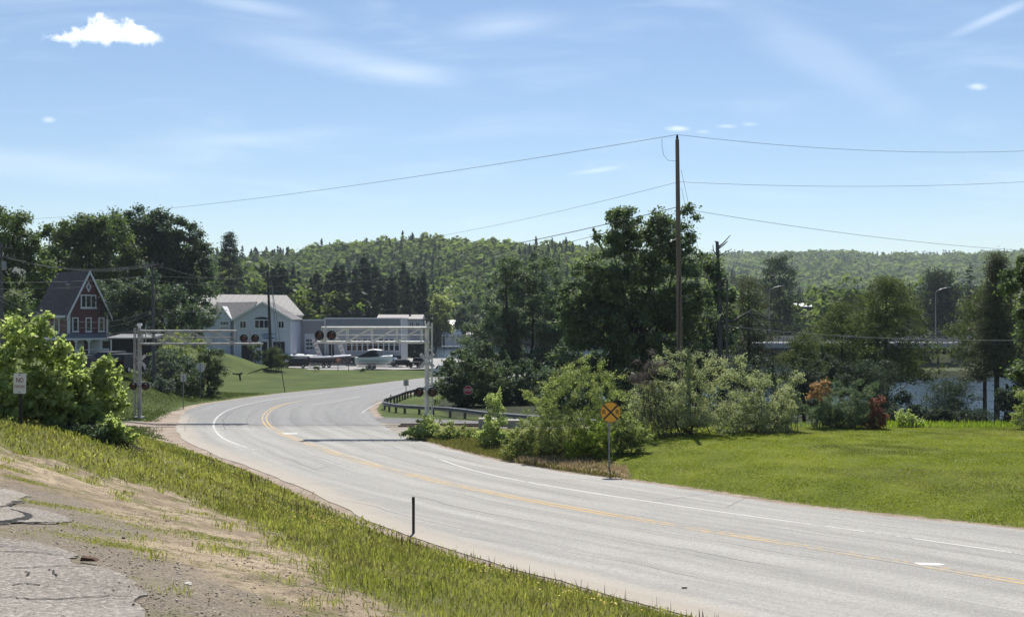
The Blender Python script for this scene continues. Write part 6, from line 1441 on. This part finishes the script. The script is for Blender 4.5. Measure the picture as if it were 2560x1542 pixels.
# ------------------------------------------------------------------ vehicles
paint_black = plain('black_car_paint', (.010, .010, .012), .45, .05, 3, 0, .2); paint_dk = plain('dark_grey_car_paint', (.030, .028, .031), .4, .05, 3, 0, .3); paint_white = plain('white_car_paint', (.6, .6, .6), .25, .05)
def car(loc, ang, kind, paintm, label, plate=True):
    root = thing({'suv': 'suv', 'sedan': 'sedan', 'pickup': 'pickup_truck', 'jeep': 'offroad_car'}[kind], loc, label, 'car'); T = frame(loc, ang)
    if kind == 'sedan': L, Wd, prof = 4.6, 1.78, [(-2.3, .35), (-2.3, .85), (-1.75, .98), (-1.1, 1.40), (.25, 1.42), (1.05, .98), (2.1, .82), (2.3, .55), (2.25, .3)]; belt = .92
    elif kind == 'suv': L, Wd, prof = 4.8, 1.9, [(-2.4, .4), (-2.4, 1.05), (-2.15, 1.72), (.45, 1.76), (1.15, 1.15), (2.2, 1.02), (2.4, .7), (2.35, .38)]; belt = 1.12
    elif kind == 'pickup': L, Wd, prof = 5.6, 1.95, [(-2.8, .5), (-2.8, 1.12), (-.75, 1.14), (-.62, 1.78), (.6, 1.80), (1.25, 1.18), (2.6, 1.06), (2.8, .8), (2.75, .42)]; belt = 1.16
    else: L, Wd, prof = 4.2, 1.85, [(-2.05, .6), (-2.05, 1.15), (-2.0, 1.85), (.55, 1.87), (.8, 1.25), (1.95, 1.15), (2.1, .95), (2.1, .6)]; belt = 1.18
    mb = MB(); rings = []; h = Wd / 2
    for y, ins in ((-h, .05), (-h + .06, 0), (h - .06, 0), (h, .05)):
        rings.append([(x * (1 - ins * .4), y * (1 - (.16 if z > belt + .1 else 0)), z) for x, z in prof])
    mb.loft(rings); mb.build('body', paintm, root, local=T, bevel=.03)
    top = [(x, z) for x, z in prof if z > belt + .05]; gx0, gx1 = min(x for x, z in top) + .08, max(x for x, z in top)
    zt = max(z for x, z in top); mb = MB()
    for s in (-1, 1):
        yy = s * (h * .84 + .012); mb.prism([(gx0 - .1, yy, belt + .04), (gx1 + .42, yy, belt + .04), (gx1 + .02, yy, zt - .1), (gx0 + .08, yy, zt - .1)], (0, s * .012, 0))
    mb.build('side_window', M['glass'], root, local=T)
    i = [k for k, (x, z) in enumerate(prof) if z == max(q for p_, q in prof[1:])]; fr = prof[prof.index(top[-1])]; nx = prof[prof.index(top[-1]) + 1]
    mb = MB(); mb.prism([(fr[0] + .06, -h * .74, fr[1] - .05), (nx[0] - .02, -h * .82, nx[1] + .06), (nx[0] - .02, h * .82, nx[1] + .06), (fr[0] + .06, h * .74, fr[1] - .05)], (.03, 0, .03)); mb.build('windscreen', M['chrome'] if kind == 'sedan' else M['glass'], root, local=T)
    if kind != 'pickup':
        bk = prof[prof.index(top[0])]; mb = MB(); mb.prism([(bk[0] - .02, -h * .72, bk[1] - .08), (bk[0] - .2, -h * .78, belt + .08), (bk[0] - .2, h * .78, belt + .08), (bk[0] - .02, h * .72, bk[1] - .08)], (-.03, 0, .0)); mb.build('rear_window', M['glass'], root, local=T)
    for x in (-L * .30, L * .31):
        for s in (-1, 1):
            rr = .34 if kind in ('sedan', 'suv') else .42; mb = MB(); mb.tube([(x, s * (h - .2), rr), (x, s * (h + .02), rr)], rr, 18); w = mb.build('wheel', M['tyre'], root, local=T); mb = MB(); mb.tube([(x, s * (h - .19), rr), (x, s * (h + .03), rr)], rr * .58, 12); mb.build('rim', M['chrome'], w, local=T)
    for s in (-1, 1):
        mb = MB(); mb.box((L / 2 - .06, s * h * .72, .72), (.1, .3, .16)); mb.build('headlight', M['chrome'], root, local=T)
        mb = MB(); mb.box((-L / 2 + .02, s * h * .80, .95), (.08, .18, .22)); mb.build('taillight', M['lens'], root, local=T)
    if plate: mb = MB(); mb.box((-L / 2 - .03, 0, .75), (.03, .32, .17)); mb.build('licence_plate', M['signwhite'], root, local=T)
    return root
car(at(738, 910, 188), R(188), 'suv', paint_dk, 'dark grey suv at the left end of the marina lot')
car(at(1005, 915, 192), R(28), 'sedan', paint_dk, 'dark sedan with a bright windscreen, right of the white cabin boat')
car(at(1047, 918, 190), R(75), 'pickup', paint_black, 'black pickup truck seen from behind, left of the right signal mast')
car(at(1108, 930, 176), R(168), 'jeep', paint_white, 'pale offroad car with a big black tyre, right of the signal mast, half behind leaves')
car((P(206, 0, 92).x, 92, -4.85), R(84), 'suv', paint_black, 'black suv parked behind the left bushes')
car((P(318, 0, 97).x, 97, -4.85), R(82), 'suv', paint_black, 'black suv parked beside the left signal mast')
car((P(368, 0, 112).x, 112, -5.2), R(180), 'sedan', paint_black, 'dark sedan glimpsed right of the left signal mast')
car((P(290, 0, 104).x, 104, -4.85), R(80), 'suv', paint_dk, 'dark grey suv left of the black one, by the red house porch')
car(at(700, 905, 196), R(185), 'sedan', paint_white, 'white sedan at the left end of the lot, behind the marina pole')
car(at(878, 906, 199), R(100), 'suv', paint_dk, 'dark suv parked between the navy boat and the white cabin boat')
car(at(980, 908, 203), R(80), 'sedan', paint_white, 'white sedan parked against the right end of the showroom')
car((P(2352, 0, 223).x, 223, -4.2), R(0), 'suv', paint_dk, 'dark car crossing the bridge')
car((P(2062, 0, 223).x, 223, -6.2), R(180), 'suv', paint_white, 'white car seen through the pines on the bridge road')
car((P(1855, 0, 150).x, 150, gz(P(1855, 0, 150).x, 150)), R(180), 'sedan', paint_white, 'pale car glimpsed low between the dead tree and the pines')

# ------------------------------------------------------------------ feather banners, sculpture
def banner(c, d, top, label):
    x = (c - CX) * d / F; zb = gz(x, d); zt = (HY - top) * d / F; root = thing('feather_banner', (x, d, zb), label, 'banner'); mb = MB(); ln = -1.9
    mb.tube([(x, d, zb), (x + ln * .8, d, zb + (zt - zb) * .85), (x + ln, d, zt)], .03, 6); mb.build('pole', M['galv'], root)
    a, b = [], []
    for t in np.linspace(.12, 1, 10):
        p = Vector((x + ln * t, d, zb + (zt - zb) * t)); w = .85 * (1 - .35 * max(0, t - .7) / .3); a.append(p); b.append(p + Vector((w, 0, .25 * w)))
    mb = MB(); mb.prism(a + b[::-1], (0, -.015, 0)); f = mb.build('flag', M['signwhite'], root)
    mb = MB()
    for t in (.3, .45, .6, .75, .88): p = Vector((x + ln * t + .40, d - .03, zb + (zt - zb) * t + .1)); mb.box(tuple(p), (.42, .012, .22), 0)
    mb.build('lettering_marks', M['textpink'], f)
banner(803, 196, 848, 'left white feather banner with pinkish marks, behind the navy boat')
banner(862, 198, 842, 'right white feather banner with pinkish marks, beside the arm lamps')
def sculpture():
    d = 152; p = P(601, 916, d); z = gz(p.x, d); root = thing('bird_sculpture', (p.x, d, z), 'small dark bird-shaped sculpture on the mound', 'sculpture'); mb = MB(); q = Vector((p.x, d, z))
    mb.tube([q, q + Vector((-.1, 0, .8))], [.12, .16], 6); mb.tube([q + Vector((.3, 0, 1.15)), q + Vector((-.1, 0, .95)), q + Vector((-1.25, 0, 1.0))], [.14, .18, .05], 6); mb.build('body', M['black'], root, smooth=True)
    mb = MB(); mb.prism([q + Vector((-.2, 0, 1.0)), q + Vector((-1.3, .1, 1.18)), q + Vector((-.6, 0, .85))], (0, .05, 0)); mb.build('wing', M['black'], root)
sculpture()

# ------------------------------------------------------------------ bridge
def bridge():
    d = 216.0; k = d / F; X = lambda c: (c - CX) * k; Zp = lambda r: (HY - r) * k
    x0, x1 = X(1880), X(2760); root = thing('road_bridge', (X(2390), d, LAKE_Z), 'low concrete road bridge with a pale railing, seen through the pines', 'bridge')
    zd = Zp(857); mb = MB(); mb.prism([(x0, d, zd - 1.05), (x1, d, zd - 1.05), (x1, d, zd), (x0, d, zd)], (0, 11, 0)); mb.build('deck', M['concrete'], root)
    mb = MB(); mb.box(((x0 + x1) / 2, d - .08, zd - .2), (x1 - x0, .14, .45)); mb.build('fascia', plain('fascia_concrete', (.42, .42, .44), .8, .1), root)
    mb = MB(); zt = Zp(841)
    for z in (zt, zt - .45): mb.box(((x0 + x1) / 2, d + .15, z), (x1 - x0, .1, .12))
    for x in np.arange(x0, x1, 1.1): mb.box((x, d + .15, (zd + zt) / 2), (.16, .12, zt - zd))
    mb.build('railing', M['galv'], root)
    mb = MB(); mb.box(((x0 + x1) / 2, d + 10.8, (zd + zt) / 2), (x1 - x0, .15, zt - zd)); mb.build('far_parapet', M['concrete'], root)
    for c in (2040, 2235, 2440, 2640): mb = MB(); mb.box((X(c), d + 5.5, (zd - 1.05 + LAKE_Z - 2) / 2), (1.6, 10, zd - 1.05 - LAKE_Z + 2)); mb.build('pier', M['concrete'], root, bevel=.1)
bridge()
mb = MB(); dd = 208; xx = lambda c: (c - CX) * dd / F
mb.add([(xx(2310), dd - 6, LAKE_Z - .5), (xx(2480), dd - 6, LAKE_Z - .5), (xx(2500), dd + 9, LAKE_Z + 2.2), (xx(2320), dd + 9, LAKE_Z + 2.0), (xx(2310), dd + 22, LAKE_Z - .5), (xx(2500), dd + 22, LAKE_Z - .5)], [(0, 1, 2, 3), (3, 2, 5, 4), (1, 5, 2), (0, 3, 4)])
tag(mb.build('river_bank', plain('grassy_bank', (.070, .085, .022), .95, .2, .8)), kind='structure')
# ------------------------------------------------------------------ grass, litter, flowers (real blades)
def blades(name, pts, h, w, mats, r, label, cat, lean=.5, tint=None, zoff=0.0, bend=.35):
    """tapered two-part blades; pts (n,2)"""
    n = len(pts); z = ground_z(pts[:, 0], pts[:, 1]) + zoff
    h = h * r.uniform(.55, 1.25, n) if np.isscalar(h) else h; w = (w * r.uniform(.7, 1.3, n)) if np.isscalar(w) else w
    az = r.uniform(0, 6.283, n); ln = np.abs(r.normal(0, lean, n)); dx, dy = np.cos(az), np.sin(az); fx, fy = -dy, dx
    rot = r.uniform(0, 6.283, n); fx, fy = np.cos(rot), np.sin(rot)
    V = np.empty((n, 4, 3)); b = np.c_[pts, z - .01]
    side = np.c_[fx * w / 2, fy * w / 2, np.zeros(n)]
    midp = b + np.c_[dx * ln * h * .28, dy * ln * h * .28, h * .55]; tip = b + np.c_[dx * ln * h, dy * ln * h, h * (1 - bend * np.minimum(ln, 1.2))]
    V[:, 0] = b - side * .7; V[:, 1] = midp - side; V[:, 2] = tip; V[:, 3] = midp + side
    t = np.clip(r.normal(.5, .25, n) if tint is None else tint, 0, 1)
    o = np_mesh(name, V.reshape(-1, 3), np.arange(4 * n).reshape(n, 4), mats, np.repeat(t, 4)); return tag(o, label, cat, kind='stuff')
r5 = np.random.default_rng(55)
def sample(n, x0, x1, y0, y1, dens):
    """random points in a rectangle, thinned by dens(x, y) in 0..1"""
    x = r5.uniform(x0, x1, n); y = r5.uniform(y0, y1, n); k = r5.uniform(0, 1, n) < dens(x, y); return np.c_[x, y][k]
EL3, ER3 = EDGE_L[::3], EDGE_R[::3]
def patch(x, y, f=1.0, s=0.0): return .5 + .25 * np.sin(x * 1.9 * f + 1.1 * np.sin(y * 1.3 * f + s)) + .25 * np.sin(y * 1.55 * f + 1.7 * np.sin(x * .8 * f + 2 * s))
def verge_d(x, y):
    s = seg_dist(x, y, EL3); dd = poly_sd(x, y, DIRT); d2 = np.maximum(np.hypot(x, y), 5)
    a = np.where(y < 42, sstep(-.12, .3, s), sstep(.15, .9, s)) * sstep(-.35, .9, dd + .45 * (patch(x, y, 1.6, 1) - .5)) * np.clip((13 / d2) ** 1.25, 0, 1) * (np.abs(x) < .62 * y + 2) * sstep(62, 50, y)
    gwid = np.interp(y, [30, 40, 50, 58, 70], [-.2, .5, 1.3, 2.2, 3.4]); return a * np.where(s < gwid, .12, 1)
gp = sample(900000, -26, 18, 4.5, 62, verge_d)
dl = np.hypot(gp[:, 0], gp[:, 1]); hh = .105 * r5.uniform(.5, 1.4, len(gp)) * (.75 + .7 * patch(gp[:, 0], gp[:, 1], 1.1, 2)) * (1 + .30 * (patch(gp[:, 0], gp[:, 1], 3.1, 5) > .72))
ww = np.maximum(.006, .0011 * dl) * r5.uniform(.8, 1.5, len(gp))
tt = .62 * patch(gp[:, 0], gp[:, 1], .7, 0) + r5.normal(.15, .2, len(gp))
dryk = r5.uniform(0, 1, len(gp)) < .20 + .30 * (patch(gp[:, 0], gp[:, 1], .9, 7) > .62)
blades('verge_grass', gp[~dryk], hh[~dryk], ww[~dryk], LM['grass'], r5, 'rough green grass on the roadside bank', 'grass', .55, tt[~dryk])
blades('dry_verge_grass', gp[dryk], hh[dryk] * 1.1, ww[dryk], LM['weed'], r5, 'brownish grass mixed into the roadside bank', 'grass', .6, tt[dryk])
# tufts invading the bare dirt
tc = sample(1100, -16, 4, 5, 26, lambda x, y: (poly_sd(x, y, DIRT) < .2) * np.exp(poly_sd(x, y, DIRT) / 1.4) * np.clip(9 / y, 0, 1) * .8 + .06 * (poly_sd(x, y, DIRT) < 0))
tc = tc[(poly_sd(tc[:, 0], tc[:, 1], LA) > .05) & (poly_sd(tc[:, 0], tc[:, 1], LB) > .05)]; tp = np.repeat(tc, 34, 0) + r5.normal(0, .085, (len(tc) * 34, 2)); blades('grass_tufts', tp, .12, np.maximum(.006, .001 * np.hypot(*tp.T)), LM['grass'], r5, 'grass tufts scattered at the edge of the bare dirt', 'grass', .7)
# flat moss and low weeds on the dirt
mc = np.array([hit(*q) for q in [(215, 1318), (255, 1352), (300, 1365), (60, 1200), (20, 1170), (150, 1180), (240, 1280), (420, 1330), (520, 1340), (600, 1375), (110, 1260), (560, 1420)]])
mp5 = np.repeat(mc, 700, 0) + r5.normal(0, 1, (len(mc) * 700, 2)) * [.30, .16] * np.repeat(r5.uniform(.6, 1.4, len(mc)), 700)[:, None]
blades('low_weeds', mp5, .035, .012, LM['grass'], r5, 'flat mossy weeds growing through the dirt', 'weeds', 1.2)
# straw, dead stems and leaf litter
lp5 = sample(150000, -16, 5, 4.2, 24, lambda x, y: (poly_sd(x, y, DIRT) < .5) * (.22 + .78 * (patch(x, y, 1.0, 4) > .50)) * np.clip((8 / np.hypot(x, y)) ** 1.4, 0, 1) * (.35 + .65 * np.exp(-np.abs(poly_sd(x, y, DIRT)) / 1.3)))
C = np.c_[lp5, ground_z(lp5[:, 0], lp5[:, 1]) + r5.uniform(.004, .022, len(lp5))]
Vq, Fq = leaf_quads(C, np.maximum(.035, .004 * np.hypot(*lp5.T)), np.tile([0, 0, 1.], (len(C), 1)), .16, r5, .45)
tag(np_mesh('straw_litter', Vq, Fq, LM['straw'], np.repeat(r5.uniform(0, 1, len(C)), 4)), 'dead straw and stems littering the bare dirt', 'litter', kind='stuff')
lk = sample(60000, -16, 5, 4.2, 24, lambda x, y: (np.abs(poly_sd(x, y, DIRT) + .5) < 1.6) * (patch(x, y, 1.2, 9) > .42) * np.clip((8 / np.hypot(x, y)) ** 1.3, 0, 1))
C = np.c_[lk, ground_z(lk[:, 0], lk[:, 1]) + r5.uniform(.006, .035, len(lk))]
Vq, Fq = leaf_quads(C, .026, np.tile([0, 0, 1.], (len(C), 1)), .5, r5, .9)
tag(np_mesh('leaf_litter', Vq, Fq, leafmat('dead_leaves', (.075, .055, .038), (.21, .155, .10), .1, 1.0), np.repeat(r5.uniform(0, 1, len(C)), 4)), 'brown dead leaves between the dirt and the grass', 'litter', kind='stuff')
gq = sample(90000, -16, 4, 3.6, 18, lambda x, y: (poly_sd(x, y, DIRT) < 0) * np.clip((6.5 / np.hypot(x, y)) ** 1.5, 0, 1) * (.15 + .85 * np.exp(-np.abs(x + 4.2 - .15 * y) / 1.6)) * (.3 + .7 * (patch(x, y, 1.7, 6) > .45)))
O8 = np.array([(1, 0, 0), (0, 1, 0), (-1, 0, 0), (0, -1, 0), (0, 0, .8), (0, 0, -.5)], float); F8 = np.array([(0, 1, 4), (1, 2, 4), (2, 3, 4), (3, 0, 4), (1, 0, 5), (2, 1, 5), (3, 2, 5), (0, 3, 5)])
gs = .004 + .012 * r5.uniform(0, 1, len(gq)) ** 3; gzz = ground_z(gq[:, 0], gq[:, 1]) + gs * .3 + .031 * (np.hypot(gq[:, 0] + 4.2, gq[:, 1] - 6) < 2.6) * 0
Vg = (O8[None] * r5.uniform(.7, 1.3, (len(gq), 6, 1)) * gs[:, None, None] + np.c_[gq, gzz][:, None, :]).reshape(-1, 3)
tag(np_mesh('gravel_crumbs', Vg, (F8[None] + (np.arange(len(gq)) * 6)[:, None, None]).reshape(-1, 3), leafmat('gravel_grains', (.13, .11, .095), (.50, .44, .37), .0, 1.0), np.repeat(r5.uniform(0, 1, len(gq)) ** 1.4, 6)), 'loose gravel and asphalt crumbs around the broken lot edge', 'gravel', kind='stuff')
# seed heads against the road, flowers in the grass
sp = sample(9000, -14, 9, 11, 44, lambda x, y: np.exp(-((seg_dist(x, y, EL3) - 3.6) / 1.6) ** 2) * np.clip(16 / y, 0, 1) * (patch(x, y, .9, 3) > .45)); sp = sp[:900]
blades('grass_seed_heads', sp, .34 * r5.uniform(.6, 1.3, len(sp)), np.maximum(.006, .0008 * np.hypot(*sp.T)), LM['seed'], r5, 'thin brown seed stems along the crest of the bank', 'grass', .18)
top = np.c_[sp, ground_z(sp[:, 0], sp[:, 1])]; 
def flowers(name, centers, n, spread, size, mt, label):
    q = np.repeat(centers, n, 0) + r5.normal(0, 1, (len(centers) * n, 2)) * spread; z = ground_z(q[:, 0], q[:, 1]) + r5.uniform(.10, .2, len(q))
    V1, F1 = leaf_quads(np.c_[q, z], size, np.tile([0, -.2, 1.], (len(q), 1)), .9, r5, .4); V2, F2 = leaf_quads(np.c_[q, z + .004], size, np.tile([0, -.3, 1.], (len(q), 1)), .9, r5, .5)
    tag(np_mesh(name, np.vstack([V1, V2]), np.vstack([F1, F2 + len(V1)]), LM[mt], np.repeat(r5.uniform(0, 1, 2 * len(q)), 4)), label, 'flowers', kind='stuff')
fy = np.array([hit(*q) for q in [(700, 1275), (730, 1290), (770, 1305), (800, 1318), (825, 1325), (745, 1310), (785, 1300), (855, 1320), (690, 1285), (600, 1180), (640, 1190), (560, 1200), (620, 1250), (1200, 1440), (1240, 1440), (1215, 1447), (1440, 1500), (1455, 1515), (1500, 1528), (1010, 1375), (1110, 1380), (1130, 1375)]])
flowers('yellow_wildflowers', fy, 9, [.28, .22], .034, 'fl_yellow', 'small yellow flowers dotted through the bank grass')
fw = np.array([hit(*q) for q in [(730, 1265), (815, 1285), (840, 1302), (940, 1325), (1100, 1375), (1120, 1380), (500, 1160), (430, 1200)]])
flowers('white_wildflowers', fw, 4, [.35, .25], .028, 'fl_white', 'tiny white flowers in the bank grass')
# mown lawn on the right
def lawn_d(x, y):
    s = -seg_dist(x, y, ER3); return sstep(.35, 1.1, s) * (x > 2.5) * np.clip((40 / y) ** .8, 0, 1) * (np.abs(x) < .56 * y + 3) * sstep(66, 62, y)
lq = sample(520000, 2, 36, 24, 66, lawn_d); tl = .75 * patch(lq[:, 0], lq[:, 1], .30, 1.2) + .45 * patch(lq[:, 0], lq[:, 1], 1.0, 4) - .15 + r5.normal(0, .15, len(lq)); ldry = r5.uniform(0, 1, len(lq)) < .5 * (patch(lq[:, 0] * .6, lq[:, 1], .42, 8) > .66)
lh = .05 * (.5 + 1.0 * patch(lq[:, 0], lq[:, 1], 1.3, 3)) * r5.uniform(.5, 1.3, len(lq)); blades('lawn_grass', lq[~ldry], lh[~ldry], .036, LM['lawn'], r5, 'mown bright lawn right of the road', 'grass', .9, tl[~ldry])
blades('dry_lawn_grass', lq[ldry], lh[ldry], .036, LM['weed'], r5, 'paler dry patches in the mown lawn', 'grass', .9, tl[ldry])
wq = sample(16000, 8, 36, 58, 67, lambda x, y: np.exp(-((y - 63.3 + .03 * (x - 20)) / 1.0) ** 2) * (np.abs(x) < .56 * y) * (.45 + .55 * (x > 22)))
blades('tall_weeds', wq, .42, .05, LM['lime'], r5, 'taller pale weeds along the back edge of the lawn', 'weeds', .4)
# weeds and tawny grass along the right verge
def rv(x, y):
    s = -seg_dist(x, y, ER3); return sstep(.15, .6, s) * sstep(6.5, 3.5, s) * (x > -9) * (x < 4.6) * (y > 45) * (y < 66)
vq = sample(120000, -9, 6, 45, 66, rv); blades('right_verge_weeds', vq, .26, .035, LM['weed'], r5, 'mixed weeds along the right road edge', 'weeds', .5)
dq = sample(15000, 0, 5.2, 44.5, 52, lambda x, y: (lambda s: sstep(.25, .6, s) * sstep(2.4, 1.4, s))(-seg_dist(x, y, ER3)) * (.35 + .65 * patch(x, y, 1.4, 2)))
blades('tawny_grass', dq, .40, .03, LM['dry'], r5, 'tawny dry grass beside the yellow sign post', 'grass', .6, None, 0, .6)
# rough grass on the far left lawn close to the road and round the left mast
fq = sample(90000, -42, -18, 60, 118, lambda x, y: (lambda s: sstep(.8, 2.2, s) * sstep(22, 8, s))(seg_dist(x, y, EL3)) * (np.abs(y - 74) > 2.6))
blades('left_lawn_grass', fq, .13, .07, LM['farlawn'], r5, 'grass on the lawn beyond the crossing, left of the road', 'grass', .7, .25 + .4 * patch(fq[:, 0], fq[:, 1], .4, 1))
# stones, bits of wood, road debris
def stone(c, r, d0, size, mt, label, flat=.6, name='stone'):
    x, y = hit(c, r, d0); z = gz(x, y); bm = bmesh.new(); bmesh.ops.create_icosphere(bm, subdivisions=2, radius=1); rr = np.random.default_rng(int(c * 7 + r))
    for v in bm.verts: v.co *= rr.uniform(.8, 1.15); v.co.z *= flat
    me = bpy.data.meshes.new(name); bm.to_mesh(me); bm.free(); me.transform(Matrix.Diagonal((size, size * .7, size, 1))); me.materials.append(mt); o = link_mesh(me, name); o.location = (x, y, z + size * flat * .3); o.rotation_euler = (0, 0, rr.uniform(0, 6)); return tag(o, label, 'stone')
pale = plain('pale_stone', (.52, .48, .43), .9, .15, 20); tan = plain('tan_stone', (.42, .33, .24), .9, .15, 20); brown = plain('rotten_wood', (.10, .045, .025), .9, .25, 20)
stone(470, 1460, 2, .045, pale, 'flat white stone on the bare dirt near the bottom left', .35)
stone(853, 1432, 2, .045, tan, 'tan stone at the edge of the bank grass', .8)
stone(308, 1346, 2, .022, brown, 'small dark clod on the dirt', .8, 'clod')
stone(775, 1522, 2, .03, tan, 'small tan pebble at the bottom edge of the dirt', .5)
stone(490, 1347, 2, .02, pale, 'tiny pale pebble on the dirt', .5)
x, y = hit(212, 1408, 2); mb = MB(); z = gz(x, y); mb.prism([(x - .045, y, z + .02), (x + .10, y + .02, z + .015), (x + .06, y + .01, z + .04), (x - .03, y, z + .055)], (0, .06, .0)); o = mb.build('wood_chip', brown); origin(o, (x, y, z)); tag(o, 'reddish brown chip of wood beside the broken asphalt', 'wood')
q = onroad(1711, 1470); mb = MB(); mb.box((q[0], q[1], zroad(q[1]) + .02), (.13, .03, .025), .15); o = mb.build('road_debris', M['wooddark']); origin(o, (q[0], q[1], zroad(q[1]))); tag(o, 'small dark stick lying on the near lane', 'debris')
# ------------------------------------------------------------------ air
HZ = True
if HZ:
    mb = MB(); mb.box((0, 1080, 55), (5400, 2380, 150)); o = mb.build('haze', bpy.data.materials.new('summer_haze')); m = o.data.materials[0]; m.use_nodes = True; t = NT(m.node_tree); t.n.remove(t.n['Principled BSDF'])
    v = t.new('ShaderNodeVolumePrincipled'); v.inputs['Color'].default_value = (.80, .90, 1, 1); v.inputs['Density'].default_value = .00012; v.inputs['Anisotropy'].default_value = .1
    t.l.new(v.outputs[0], t.n['Material Output'].inputs['Volume']); tag(o, 'thin summer haze', 'haze', kind='stuff')
